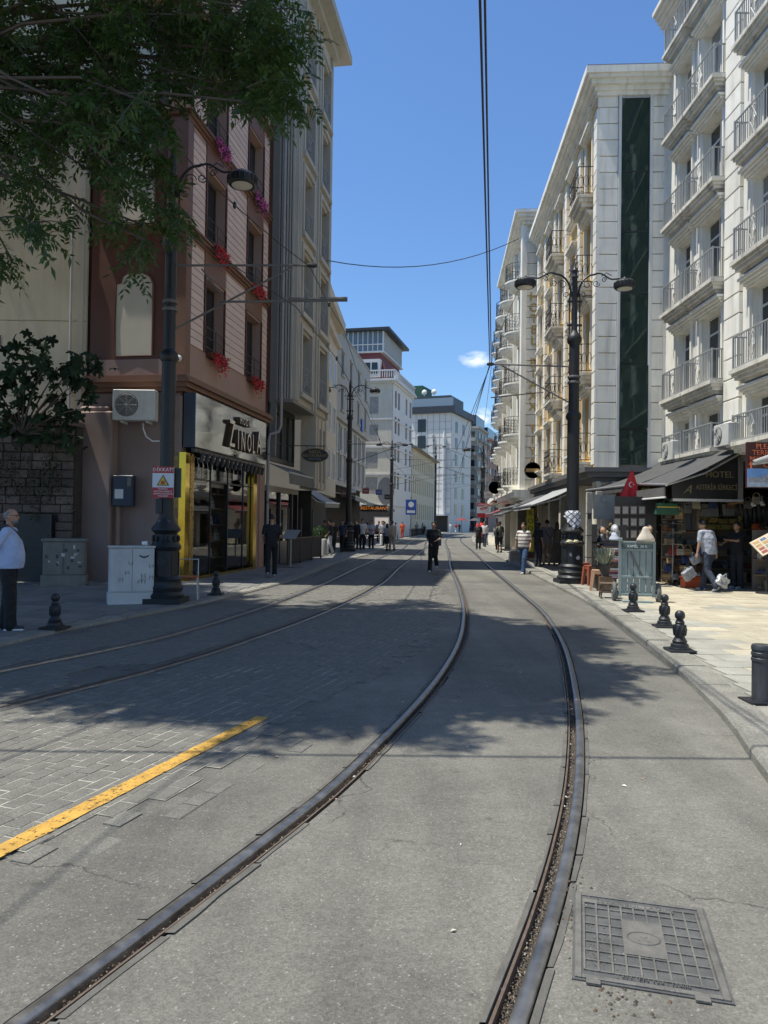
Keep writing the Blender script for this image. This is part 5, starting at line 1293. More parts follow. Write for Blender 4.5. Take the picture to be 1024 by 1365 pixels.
for x, y, w, h in ((940, 693, .22, .15), (953, 693, .24, .14), (967, 694, .25, .13), (980, 694, .22, .13), (990, 693, .1, .2), (944, 701, .24, .13), (957, 702, .25, .14), (969, 702, .2, .14), (977, 702, .12, .13), (988, 703, .2, .2)):
    t = empty('clutch_bag', pr(x-3, y+4, shopY-.35), random.uniform(-.1, .1)); cme = MB().add([(-w/2, -.05, 0), (w/2, -.05, 0), (w/2, .05, 0), (-w/2, .05, 0), (-w/2, -.02, h), (w/2, -.02, h), (w/2, .02, h), (-w/2, .02, h)], [(0, 3, 2, 1), (4, 5, 6, 7), (0, 1, 5, 4), (1, 2, 6, 5), (2, 3, 7, 6), (3, 0, 4, 7)])
    q = MB(); q.add([(-w/2, -.05, 0), (w/2, -.05, 0), (w/2, .05, 0), (-w/2, .05, 0), (-w/2, -.02, h), (w/2, -.02, h), (w/2, .02, h), (-w/2, .02, h)], [(0, 3, 2, 1), (4, 5, 6, 7), (0, 1, 5, 4), (1, 2, 6, 5), (2, 3, 7, 6), (3, 0, 4, 7)]); q.build('bag_body', m_clutch, t, bevel=.012)
    q = MB(); q.add([(-w*.45, -.056, h*.4), (w*.45, -.056, h*.4), (w*.5, -.03, h), (-w*.5, -.03, h)], [(0, 1, 2, 3)]); q.build('flap', m_clutch, t)
    tag(t, f'{"upper" if i < 5 else "lower"} row gold clutch, {("leftmost", "second from left", "third from left", "fourth from left", "rightmost")[i % 5]}, on the bag shop rack', 'clutch bag', 'gold clutches in two rows in the bag shop'); i += 1
for x, y, c, w, lab in ((895, 672, 'green', .6, 'wide dark green bag hanging under the awning bar'),):
    bag(c, pr(x-6, y+14, 19.2), lab, .62, .3, 0)
# lower piles of bags by the doorway
cols = ['tan', 'brown', 'cream', 'black', 'brown', 'grey', 'red', 'tan', 'blue']
k = 0
for r_ in range(4):
    for i in range(5):
        c = cols[(k*5+r_) % 9]; x = 888+i*10+r_*3; y = 773-r_*11
        bag(c, pr(x, y, 20.2-.02*i), f'{c} bag, {("bottom", "second", "third", "top")[r_]} row of the stall pile, {("first", "second", "third", "fourth", "fifth")[i]} from left', .24, .17, random.uniform(-.3, .3), 'stacked handbags on the low stall'); k += 1
t = empty('orange_crate', pr(924, 784, 19.4)); tag(t, 'orange red plastic box on the ground beside the bag stall', 'box'); MB().box((-.28, -.15, 0), (.28, .15, .26)).build('crate_body', mat('orange_plastic', (.5, .09, .03), .5), t, bevel=.02); MB().box((-.3, -.17, .26), (.3, .17, .3)).build('rim', mat('orange_plastic', (.5, .09, .03)), t)
# rows hanging from the awning frame
for i in range(13):
    c = ('black', 'brown', 'tan', 'grey', 'cream', 'black', 'blue')[i % 7]; x = 882+i*11.5
    bag(c, pr(x, 684+(i % 3)*4, 19.9+.1*(i % 2)) if i < 4 else pr(x, 678-(i % 2)*6, shopY-.5), f'{c} bag hung on the awning frame, {("first", "second", "third", "fourth", "fifth", "sixth", "seventh", "eighth", "ninth", "tenth", "eleventh", "twelfth", "last")[i]} from left', .22, .2, random.uniform(-.4, .4), 'bags hung along the awning frame')
goods_wall('goods_rack', 7.75, 8.7, 20.9, .1, 2.2, 'rack of folded clothes between the doorway and the bag rows', rows=6)
goods_wall('goods_rack', 9.3, 12.0, 18.9, .1, 1.6, 'low rack of dark goods behind the menu stand', rows=4)
m_drs = [cloth('hung_cloth_%d' % k, c) for k, c in enumerate(((.05, .05, .06), (.12, .1, .08), (.2, .17, .13), (.08, .09, .12), (.16, .05, .05)))]
for i in range(8):
    p = pr(905+i*3.5, 672, 20.6); t = empty('hanging_dress', p, random.uniform(-.4, .4)); tag(t, f'dark garment on the stall rail, {("first", "second", "third", "fourth", "fifth", "sixth", "seventh", "last")[i]} of eight behind the green bag', 'garment', 'garments on the stall rail')
    mb = MB(); mb.lathe([(.05, 0), (.13, -.05), (.11, -.3), (.14, -.7), (.12, -.72)], (0, 0, 0), 10); mb.v = [(x, y*.3, z) for x, y, z in mb.v]; mb.build('garment', m_drs[i % 5], t, smooth='all'); MB().tube([(0, 0, 0), (0, 0, .08)], .006, 4).build('hanger', m_alu, t)
# hanging clothes / belts
for i in range(9):
    x = 982+i*6; t = empty('hanging_belt', pr(x, 668, shopY-.3)); mb = MB(); w = random.uniform(.02, .05); L = random.uniform(.5, .75)
    mb.add([(-w, 0, 0), (w, 0, 0), (w*1.2, -.02, -L*.5), (w*.8, .01, -L), (-w*.9, 0, -L*.96), (-w*1.1, .02, -L*.5)], [(0, 1, 2, 5), (5, 2, 3, 4)]); mb.add([(-w, .012, 0), (w, .012, 0), (w*1.2, -.008, -L*.5), (w*.8, .022, -L), (-w*.9, .012, -L*.96), (-w*1.1, .032, -L*.5)], [(1, 0, 5, 2), (2, 5, 4, 3)])
    mb.build('strap', mat('black_leather', BAGM['black'], .45), t); MB().box((-w*1.2, -.02, -.04), (w*1.2, .02, .02)).build('buckle', m_alu, t)
    tag(t, f'black leather belt, {("first", "second", "third", "fourth", "fifth", "sixth", "seventh", "eighth", "last")[i]} from the left of the hanging bunch', 'belt', 'belts hanging in the bag shop')
for i, (x, y) in enumerate(((1004, 672), (1016, 671))):
    t = empty('white_shoe', pr(x, y, 19.5)); mb = MB(); mb.ell((0, 0, 0), (.05, .06, .07)); mb.ell((0, -.06, -.03), (.045, .08, .035)); mb.build('shoe_body', m_wfr, t, smooth='all'); MB().tube([(0, 0, .05), (0, 0, .2)], .01, 5).build('cord', m_alu, t); tag(t, ('left' if i == 0 else 'right')+' one of two white baby shoes hanging under the restaurant board', 'shoe', 'white shoes hanging in the shop')
t = empty('orange_scarf', pr(1008, 702, shopY-.4)); mb = MB(); mb.ell((0, 0, 0), (.12, .06, .09), fn=lambda d: 1+.25*sin(9*d.x+5*d.z)); mb.ell((.08, .0, -.06), (.08, .05, .07), fn=lambda d: 1+.2*sin(8*d.z)); mb.build('orange_scarf', mat('orange_cloth', (.6, .1, .03), .8), t, smooth='all'); tag(t, 'bunched orange cloth on the shelf under the restaurant board', 'scarf')
# hats / headscarves on stand
m_hat = mat('straw_hat', (.3, .25, .17), .8, .2, 20, .4)
for i, (x, y) in enumerate(((886, 700), (897, 704), (908, 699), (892, 716), (904, 718))):
    t = empty('hat', pr(x, y, 20.0)); MB().lathe([(.15, 0), (.14, .015), (.08, .02), (.075, .08), (.05, .1), (.01, .105)], (0, 0, 0), 14).build('hat_crown', mat(('khaki', 'dark', 'straw', 'grey', 'olive')[i]+'_hat', ((.2, .18, .12), (.05, .05, .05), (.35, .3, .2), (.2, .2, .2), (.1, .11, .06))[i], .8), t, smooth=40)
    MB().lathe([(.078, .02), (.082, .03), (.08, .05), (.076, .055)], (0, 0, 0), 14).build('band', m_black, t); tag(t, ('khaki', 'dark', 'straw coloured', 'grey', 'olive')[i]+' brimmed hat on the stand left of the bag row', 'hat', 'hats on the stall stand')
t = empty('hat_stand', (pr(897, 720, 20.1).x, 20.1, .09)); mb = MB(); mb.tube([(0, 0, 0), (0, 0, 1.7)], .02, 6); mb.build('pole', m_alu, t); mb = MB(); [mb.tube([(-.25, 0, z), (.25, 0, z)], .012, 5) for z in (1.1, 1.4, 1.65)]; mb.build('arm', m_alu, t); MB().lathe([(.22, 0), (.2, .03), (.03, .05)], (0, 0, 0), 14).build('base', m_black, t); tag(t, 'metal stand carrying the hats at the stall entrance', 'stand')
# signs of the market
m_sblk = mat('black_sign_face', (.012, .012, .012), .35, .1, 2, 0); m_sgold = mat('dull_gold_text', (.34, .23, .08), .5); m_sdim = mat('shaded_gold_text', (.16, .125, .06), .6); m_sred = mat('orange_red_text', (.75, .18, .08), .5); m_swht = mat('white_text', (.75, .75, .72), .5); m_spray = mat('grey_print', (.35, .35, .35), .6)  # m_sdim: gold text with the awning's shade put into its colour
p0 = pr(921, 664, 20.3); p1 = pr(993, 609, 20.3)
t = empty('hotel_sign_board', (7.5, 18.62, 0)); tag(t, 'black hotel sign board with shaded gold lettering tucked under the awning edge', 'sign'); W_, zl, zh = 1.4, 2.36, 3.45
MB().prism([(-.35, zl), (W_, zl), (W_, zh-.02), (1.1, zh-.1), (-.35, zh-.68)], 0, .08, 'xz').build('board', m_sblk, t); MB().box((W_-.12, -.03, zl-.02), (W_, -.001, zh-.05)).build('edge_trim', m_zinc, t); MB().box((-.35, -.05, zl-.07), (W_, .1, zl-.005)).build('lower_rail', m_alu, t)
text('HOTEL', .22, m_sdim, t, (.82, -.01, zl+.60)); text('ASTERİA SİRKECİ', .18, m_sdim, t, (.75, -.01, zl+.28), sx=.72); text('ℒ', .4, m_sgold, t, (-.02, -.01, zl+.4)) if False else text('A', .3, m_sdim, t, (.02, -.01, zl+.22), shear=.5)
p0 = pr(996, 650, 16.4); p1 = pr(1060, 590, 16.4)
t = empty('restaurant_board', (p0.x, 16.4, 0)); tag(t, 'dark red restaurant board with a harbour photograph at the right photo edge', 'sign'); W_, zl, zh = p1.x-p0.x, p0.z, p1.z
MB().box((0, 0, zl), (W_, .08, zh)).build('board', mat('maroon_board', (.05, .012, .012), .4), t); H_ = zh-zl
MB().box((.0, -.006, zl+.02), (W_, -.001, zl+H_*.42)).build('printed_view', mat('view_sky', (.12, .28, .6), .5, .25, 3, 0), t)
mb = MB(); mb.prism([(0, zl+H_*.2), (.1, zl+H_*.24), (.25, zl+H_*.22), (.42, zl+H_*.27), (.48, zl+H_*.33), (.55, zl+H_*.27), (.75, zl+H_*.25), (W_, zl+H_*.22), (W_, zl+H_*.12), (0, zl+H_*.12)], -.009, -.007, 'xz'); mb.build('printed_skyline', mat('view_city', (.25, .27, .32), .5, .4, 20, 0), t)
MB().box((0, -.0095, zl+.02), (W_, -.0065, zl+H_*.12)).build('printed_water', mat('view_water', (.3, .38, .48), .5, .3, 12, 0), t)
for k, (s_, sz) in enumerate((('PLEASE', .16), ('TERRACE', .16), ('RESTAURANT', .125), ('CAFE', .15))): text(s_, sz, m_sred, t, (W_*.42 if k != 3 else W_*.5, -.008, zh-.10-.135*k))
mb = MB(); mb.prism([(.06, zh-.58), (.1, zh-.58), (.1, zh-.5), (.13, zh-.5), (.08, zh-.42), (.03, zh-.5), (.06, zh-.5)], -.014, -.009, 'xz'); mb.build('arrow', m_sred, t)
t = empty('rolled_awning', (0, 0, 0)); tag(t, 'pale folded awning roll sticking out over the restaurant board', 'awning'); a = pr(1005, 617, 16.1); MB().tube([a, a+Vector((.9, -.05, .32))], [.06, .085], 10).build('rolled_cloth', m_lawn, t, smooth=50); MB().tube([a-Vector((.02, 0, .03)), a+Vector((.95, -.1, .1))], .02, 6).build('arm', m_alu, t)
# menu board on stand, right edge
t = empty('menu_stand', (9.15, 17.9, .09)); tag(t, 'tilted pale menu board on a black stand at the right edge', 'menu stand'); MB().tube([(0, 0, 0), (0, 0, 1.05)], .03, 8).build('pole', m_black, t)
bd = MB().box((-.42, -.3, -.015), (.42, .3, .015)).build('menu_board', mat('menu_print', (.55, .47, .33), .5, .3, 9), t); bd.location = (.0, -.05, 1.2); bd.rotation_euler = (R(48), R(-28), 0); bd.scale = (.78, .78, 1)
fm2 = MB(); [fm2.box((-.36+.24*i, -.24+.13*j, .016), (-.18+.24*i, -.15+.13*j, .019)) for i in range(3) for j in range(4)]; fm2.build('menu_picture', m_goods2, bd); MB().lathe([(.25, 0), (.24, .03), (.04, .05)], (0, 0, 0), 16).build('base', m_black, t)
# flag on the awning
def flag_marks(t, cx, cz, r, y, right=(1, 0, 0)):
    mb = MB(); n = 22
    out_ = [(cx+r*cos(a), cz+r*sin(a)) for a in [R(38)+R(284)*k/n for k in range(n+1)]]; inn = [(cx+.22*r+.78*r*cos(a), cz+.78*r*sin(a)) for a in [R(46)+R(268)*k/n for k in range(n+1)]]
    for k in range(n): mb.add([(out_[k][0], y, out_[k][1]), (out_[k+1][0], y, out_[k+1][1]), (inn[k+1][0], y, inn[k+1][1]), (inn[k][0], y, inn[k][1])], [(0, 1, 2, 3)])
    mb.build('crescent', m_swht, t); mb = MB(); p = [(cx+r*1.15+(r*.42 if k % 2 == 0 else r*.16)*cos(pi+k*pi/5), y, cz+(r*.42 if k % 2 == 0 else r*.16)*sin(pi+k*pi/5)) for k in range(10)]
    mb.add(p, [tuple(range(10))]); mb.build('star', m_swht, t)
m_flag = mat('flag_red', (.62, .03, .035), .75, .1, 4, .2, 30)
a = pr(843, 627, 20.45)
t = empty('turkish_flag', (a.x, 20.5, a.z)); t.scale = (.72, 1, .86); tag(t, 'small red flag with white crescent hanging at the awning corner', 'flag')
rows = []
for j in range(10):
    v = j/9; z = -.0-.86*v; w0 = -.05-.42*v**1.2; w1 = .05+.2*min(1, v*1.5)
    rows.append([(w0+(w1-w0)*i/8, .05*sin(i*1.3+v*2)*v, z-(.05*(1-i/8) if j == 9 else 0)) for i in range(9)])
rows[9] = [(-.38+.5*i/8, .04*sin(i*1.3), -.92+.1*i/8) for i in range(9)]
MB().sheet(rows, .004).build('cloth', m_flag, t, smooth='all'); flag_marks(t, -.05, -.45, .085, -.07); MB().tube([(0, 0, -.1), (0, .02, .22)], .01, 5).build('stick', m_zinc, t)
# round hanging signs
for (x, y, Y, r, lab, mtx, tx) in ((710, 627, 36.8, .40, 'round black sign with a gold band hanging over the dark grey awning', m_sgold, 'OTTOMAN'), (659.5, 650, 44.5, .37, 'plain round black sign near the far red awning', m_swht, '')):
    c = pr(x, y, Y); t = empty('round_sign', c); tag(t, lab, 'sign', None); MB().lathe([(r, -.04), (r, .04)], (0, 0, 0), 28, 'y').build('disc', m_sblk, t, smooth=40)
    MB().lathe([(r*1.02, -.05), (r*1.02, -.03), (r*.97, -.03), (r*.97, -.05)], (0, 0, 0), 28, 'y').build('rim', m_zinc, t)
    if tx: MB().box((-r*.85, -.055, -r*.22), (r*.85, -.041, r*.22)).build('gold_band', m_sgold, t)
    else: MB().box((-r*.6, -.05, -.03), (r*.6, -.041, .03)).build('line', m_swht, t)
    MB().tube([(r, 0, 0), (r+.9, 0, .05)], .02, 6).build('bracket', m_black, t)
t = empty('yellow_vertical_sign', (pr(707, 700, 29.5).x, 29.5, 0)); tag(t, 'narrow yellow vertical sign with black letters in the shop doorway', 'sign'); MB().box((-.14, -.03, .6), (.14, .03, 2.3)).build('panel', mat('yellow_sign', (.6, .48, .03), .5), t)
for k, ch in enumerate('ROOMY'): text(ch, .27, m_sblk, t, (0, -.035, 2.1-.3*k), name='letter')
# Neda restaurant oval sign
c = pr(420, 607, 28.5); t = empty('oval_restaurant_sign', c); tag(t, 'oval black hanging sign lettered NEDA RESTAURANT', 'sign')
mb = MB(); mb.v = []; o = mb.lathe([(.52, -.05), (.52, .05)], (0, 0, 0), 36, 'y'); mb.v = [(x, y, z*.52) for x, y, z in mb.v]; mb.build('oval_panel', m_sblk, t, smooth=40)
mb = MB(); mb.tube([(.51*cos(2*pi*k/36), -.055, .265*sin(2*pi*k/36)) for k in range(36)], .012, 4, closed=True); mb.build('gold_rim', m_sgold, t)
text('NEDA', .17, m_sgold, t, (0, -.06, .12)); text('RESTAURANT', .155, m_sgold, t, (0, -.06, -.02), sx=.98); text('TURKISH CUISINE', .06, m_spray, t, (0, -.06, -.14))
MB().tube([(-1.0, 0, .36), (.4, 0, .36)], .018, 6).build('bracket', m_black, t); MB().tube([(-.3, 0, .36), (-.3, 0, .2)], .01, 5).build('hanger', m_black, t); MB().tube([(.3, 0, .36), (.3, 0, .2)], .01, 5).build('hanger', m_black, t)

# ================================================================== STREET FURNITURE
m_cast = mat('black_cast_iron', (.013, .014, .016), .5, .25, 6, .3, 40)
m_lamp = mat('lamp_glass', (.55, .53, .45), .3)
def scroll(mb, pts, r=.014): mb.tube(pts, r, 6)
def lamp_arm(sg, z, reach=1.36, drop=.05):
    mb = MB(); pts = []
    for k in range(11): a = pi*.5*k/10; pts.append((sg*(.09+.42*(1-cos(a))), 0, z-.75+.62*sin(a)+.05))
    for k in range(1, 8): u = k/7; pts.append((sg*(.51+.5*u), 0, z-.08-.06*u+.06*sin(u*pi*1.5)))
    pts.append((sg*reach, 0, z-.17)); mb.tube(pts, [.028]*12+[.022]*(len(pts)-12), 7)
    for cx, cz, r, q in ((.34, -.36, .13, 1), (.58, -.32, .10, -1), (.80, -.22, .075, 1), (.24, -.62, .08, -1)):
        mb.tube([(sg*(cx+r*(1-k/20)*cos(q*k*.55)), 0, z+cz+r*(1-k/20)*sin(q*k*.55)) for k in range(15)], .011, 5)
    mb.tube([(sg*.72, 0, z-.12), (sg*.86, 0, z-.02), (sg*1.0, 0, z-.1)], .012, 5)
    return mb
def lamp_head(c, r=.28):
    a = MB(); a.lathe([(.03, .24), (.05, .2), (.12, .17), (r*.8, .14), (r*.98, .08), (r, .0), (r*.97, -.06), (r*.86, -.09), (r*.8, -.085)], c, 26)
    for k in range(20): an = 2*pi*k/20; x, y = c[0]+r*1.0*cos(an), c[1]+r*1.0*sin(an); a.tube([(x, y, c[2]+.09), (c[0]+r*1.02*cos(an), c[1]+r*1.02*sin(an), c[2]-.04)], .011, 4)
    b = MB(); b.lathe([(r*.72, -.088), (r*.7, -.095), (.04, -.12)], c, 22); return a, b
def post(loc, ztop, label, arms=(-1, 1), rz=0, detail=True, base_r=1.0, shaft=.17, zmid=None, group='ornate cast iron lamp posts'):
    t = empty('lamp_post', loc, rz); tag(t, label, 'lamp post', group); k = base_r
    zm = zmid or ztop-2.0
    if detail:
        mb = MB(); mb.box((-.42*k, -.42*k, 0), (.42*k, .42*k, .1)); mb.lathe([(.40*k, .1), (.41*k, .16), (.36*k, .22), (.38*k, .3), (.34*k, .36), (.33*k, .42), (.35*k, .46), (.29*k, .52)], (0, 0, 0), 28); mb.build('plinth', m_cast, t, smooth=35)
        mb = MB(); mb.lathe([(.28*k, .50), (.28*k, 1.0), (.31*k, 1.03), (.33*k, 1.08), (.30*k, 1.13), (.25*k, 1.2), (.23*k, 1.32), (.26*k, 1.36), (.31*k, 1.4), (.30*k, 1.44), (.2*k, 1.56), (shaft+.02, 1.64)], (0, 0, 0), 28)
        for q in range(8): a = 2*pi*q/8; mb.tube([(.285*k*cos(a), .285*k*sin(a), .54), (.285*k*cos(a), .285*k*sin(a), .98)], .014, 5)
        for q in range(12): a = 2*pi*q/12; mb.ell((.27*k*cos(a), .27*k*sin(a), 1.24), (.035, .035, .07), 6, 4)
        mb.build('base_drum', m_cast, t, smooth=35)
        mb = MB(); mb.lathe([(.09, -.012), (.09, .012), (.06, .02), (.03, .02)], (0, -.29*k, .8), 18, 'y'); mb.build('crest', m_cast, t, smooth=35)
    else:
        MB().lathe([(.38*k, 0), (.38*k, .2), (.28*k, .45), (.27*k, 1.0), (.31*k, 1.08), (.2, 1.3), (shaft, 1.45)], (0, 0, 0), 12).build('base_drum', m_cast, t, smooth=35)
    s1 = zm*.68
    mb = MB(); mb.lathe([(shaft, 1.4), (shaft, s1-.1), (shaft+.03, s1-.06), (shaft+.045, s1), (shaft+.03, s1+.08), (shaft-.02, s1+.14), (shaft-.025, zm-.15), (shaft+.02, zm-.1), (shaft+.035, zm), (shaft, zm+.1), (.09, zm+.18), (.075, zm+.25), (.07, ztop-.35), (.09, ztop-.3), (.06, ztop-.2), (.085, ztop-.12), (.04, ztop-.03), (.012, ztop+.1)], (0, 0, 0), 20)
    mb.build('shaft', m_cast, t, smooth=35)
    mb = MB()
    for sg in (-1, 1): mb.tube([(sg*.14, 0, zm+.1), (sg*.14, 0, ztop-.75)], .018, 6)
    for zz in (zm+.35, zm+1.0): mb.box((-.2, -.03, zz), (.2, .03, zz+.05))
    mb.build('side_rod', m_cast, t)
    mb = MB(); [mb.lathe([(shaft+.004, 0), (shaft+.01, .01), (shaft+.01, .05), (shaft+.004, .06)], (0, 0, z), 20) for z in (s1+.9, s1+1.05)]; mb.build('clamp_ring', m_zinc, t)
    for sg in arms:
        lamp_arm(sg, ztop-.15).build('lamp_arm', m_cast, t, smooth=40)
        a, b = lamp_head((sg*1.36, 0, ztop-.52)); h = a.build('lamp_head', m_cast, t, smooth=35); b.build('lamp_lens', m_lamp, h, smooth=35)
    return t
def bracket(t, z, L, sg, brace=1.1, lower=None):
    mb = MB(); mb.tube([(0, 0, z), (sg*L, 0, z+.04)], .022, 7); mb.build('span_arm', m_zinc, t)
    MB().tube([(0, 0, z-brace), (sg*L*.86, 0, z-.0)], .02, 7).build('arm_brace', m_zinc, t)
    mb = MB(); mb.lathe([(.03, -.1), (.045, -.06), (.045, .06), (.03, .1)], (sg*L, 0, z+.04), 10, 'x'); mb.build('insulator', m_black, t)
    if lower:
        lz, l0, l1 = lower; MB().tube([(sg*l0, 0, lz), (sg*l1, 0, lz+.03)], .022, 7).build('steady_arm', m_zinc, t)
PR = post((5.13, 20.4, ZR), 8.65, 'tall black lamp post with two lamps and a checked scarf tied at its base', shaft=.165)
bracket(PR, 5.98-ZR, 2.28, -1, 1.05)
PLo = post((-4.22, 14.55, ZL), 8.75, 'near left black lamp post carrying the red and white warning sign', arms=(1,), shaft=.135, base_r=.9, zmid=7.0)
bracket(PLo, 6.56, 2.75, 1, 1.3)
mb = MB(); mb.tube([(.95, 0, 5.86), (3.45, 0, 5.92)], .022, 7); mb.build('steady_arm', m_zinc, PLo); MB().tube([(2.3, 0, 5.93), (3.45, 0, 5.96)], .035, 7).build('steady_arm', m_zinc, PLo); MB().tube([(.6, 0, 6.5), (1.0, 0, 6.0)], .016, 6).build('hanger', m_zinc, PLo)
# posts along the street
far_posts = [((-1.95, 41.3), 9.35, (-1, 1), 'black lamp post on the left pavement among the restaurant crowd', 5.9, 3.4, 1),
             ((.75, 78.0), 10.2, (-1, 1), 'slim lamp post before the red mansard house with open shades', 6.6, 6.5, 1),
             ((8.3, 122), 14.6, (-1, 1), 'distant lamp post in front of the lettered white hotel', 8.0, 7.5, 1),
             ((8.15, 62.0), 8.2, (-1,), 'far right black street pole rising beside the terrace end', 6.2, 3.6, -1)]
for (x, y), zt_, arms, lab, bz, bl, sg in far_posts:
    t = post((x, y, .07), zt_, lab, arms, 0, y < 45, shaft=.15 if y < 50 else .2)
    bracket(t, bz, bl, sg, 1.1)
    if y > 50: bracket(t, bz+1.6, bl, sg, 1.1)
# scarf round the right post base
t = empty('checked_scarf', (5.13, 20.4, ZR)); tag(t, 'white checked headscarf knotted round the right lamp post', 'scarf')
m_scarf = mat('checked_scarf_cloth', (.62, .63, .66), .85, .08, 5, .3, 60)
nn = m_scarf.node_tree.nodes; ll = m_scarf.node_tree.links; tcn = nn.new('ShaderNodeTexCoord'); wv = []
for ax in ('X', 'Z'):
    w_ = nn.new('ShaderNodeTexWave'); w_.wave_type = 'BANDS'; w_.bands_direction = 'DIAGONAL' if ax == 'X' else 'Z'; w_.inputs['Scale'].default_value = 2.6; ll.new(tcn.outputs['Object'], w_.inputs['Vector'])
    if ax == 'X':
        mp = nn.new('ShaderNodeMapping'); mp.inputs['Rotation'].default_value = (0, R(45), 0); ll.new(tcn.outputs['Object'], mp.inputs[0]); ll.new(mp.outputs[0], w_.inputs['Vector']); w_.bands_direction = 'X'
    else:
        mp = nn.new('ShaderNodeMapping'); mp.inputs['Rotation'].default_value = (0, R(45), 0); ll.new(tcn.outputs['Object'], mp.inputs[0]); ll.new(mp.outputs[0], w_.inputs['Vector'])
    g_ = nn.new('ShaderNodeMath'); g_.operation = 'GREATER_THAN'; g_.inputs[1].default_value = .93; ll.new(w_.outputs['Fac'], g_.inputs[0]); wv.append(g_)
mxm = nn.new('ShaderNodeMath'); mxm.operation = 'MAXIMUM'; ll.new(wv[0].outputs[0], mxm.inputs[0]); ll.new(wv[1].outputs[0], mxm.inputs[1])
bs = nn['Principled BSDF']; src = bs.inputs['Base Color'].links[0].from_socket; mx = nn.new('ShaderNodeMix'); mx.data_type = 'RGBA'; ll.new(mxm.outputs[0], mx.inputs[0]); ll.new(src, mx.inputs[6]); mx.inputs[7].default_value = (.03, .03, .06, 1); ll.new(mx.outputs[2], bs.inputs['Base Color'])
rows = []
for j in range(12):
    v = j/11; row = []
    for i in range(17):
        a = pi*1.15*(i/16)-pi*1.075; r = .21+.05*sin(i*2.1+j*.5)*v; z = 1.93-(.52*v*(1-abs(i/16-.5)*1.75)); row.append((r*cos(a), r*sin(a)-.04*v, max(z, 1.4)))
    rows.append(row)
MB().sheet(rows, .004).build('scarf_cloth', m_scarf, t, smooth='all'); mb = MB(); mb.lathe([(.19, 0), (.205, .03), (.205, .09), (.19, .11)], (0, 0, 1.85), 20); mb.build('tied_band', m_scarf, t)
mb = MB()
for (x, y, z, r) in ((-.12, -.24, 1.12, .1), (.03, -.27, 1.13, .09), (.14, -.22, 1.12, .07), (-.05, -.2, 1.42, .09), (.08, -.2, 1.43, .08)): mb.ell((x, y, z), (r, r*.8, r*.55), 9, 6, fn=lambda d: 1+.18*sin(7*d.x+9*d.y))
o = mb.build('crumpled_paper', mat('straw_paper', (.55, .5, .3), .8, .2, 8, .5), None); o.location = (5.13, 20.4, ZR); kind(o, 'stuff'); tag(o, 'crumpled pale paper and straw stuffed on the lamp post ledge', 'litter')
# stickers on drum
mb = MB(); mb.lathe([(.05, 0), (.05, .004)], (-.1, -.298, .78), 12, 'y'); mb.lathe([(.055, 0), (.055, .004)], (.08, -.30, .7), 12, 'y'); mb.build('sticker', mat('faded_sticker', (.4, .4, .4), .7, .3, 20), PR)
# warning sign on left post
t = empty('warning_sign', (-4.22, 14.55, ZL)); tag(t, 'red and white DIKKAT warning sign with a yellow triangle on the near left post', 'sign')
w_, z0_, z1_ = .205, 2.02, 2.62; y = -.19
MB().box((-w_-.02, y, z0_), (w_-.02, y+.02, z1_)).build('panel', mat('sign_white', (.62, .64, .68), .4, .03), t); m_sr = mat('sign_red', (.40, .02, .03), .4, .05)
MB().box((-w_-.018, y-.004, z1_-.125), (w_-.022, y-.001, z1_)).build('red_band', m_sr, t); MB().box((-w_-.018, y-.004, z0_), (w_-.022, y-.001, z0_+.2)).build('red_band', m_sr, t)
text('DİKKAT!', .095, m_swht, t, (-.02, y-.007, z1_-.063), spacing=1.05)
for k, s_ in enumerate(('TRAMVAY', 'HATTINA DİKKAT', 'ÇARPMA VE EZİLME', 'TEHLİKESİ')): text(s_, .042, m_swht, t, (-.02, y-.007, z0_+.168-.045*k))
mb = MB(); mb.prism([(-.14, z0_+.235), (.10, z0_+.235), (-.02, z0_+.445)], y-.005, y-.002, 'xz'); mb.build('triangle_border', m_sblk, t); mb = MB(); mb.prism([(-.112, z0_+.25), (.072, z0_+.25), (-.02, z0_+.415)], y-.008, y-.0055, 'xz'); mb.build('triangle_face', mat('sign_yellow', (.65, .42, .03), .4), t)
mb = MB(); mb.box((-.06, y-.011, z0_+.262), (.0, y-.0085, z0_+.3)); mb.box((.005, y-.011, z0_+.262), (.015, y-.0085, z0_+.31)); mb.box((-.05, y-.011, z0_+.3), (-.01, y-.0085, z0_+.325)); mb.lathe([(.012, 0), (.012, .002)], (.01, y-.011, z0_+.325), 8, 'y'); mb.build('pictogram', m_sr, t)
mb = MB(); mb.box((.15, -.12, 2.03), (.3, -.08, 2.6)); mb.build('backing_box', m_black, t)
# pole stickers & lower box on the post
mb = MB(); mb.box((-.17, -.16, 1.72), (-.05, -.13, 2.0)); mb.build('control_box', m_black, PLo, bevel=.01)
mb = MB(); [mb.tube([(-.12+.035*k+random.uniform(-.01, .01), -.155, 1.5), (-.1+.035*k, -.157, 1.57), (-.12+.03*k, -.155, 1.6)], .004, 3) for k in range(7)]; mb.build('graffiti', mat('white_marker', (.35, .36, .38), .6), PLo)
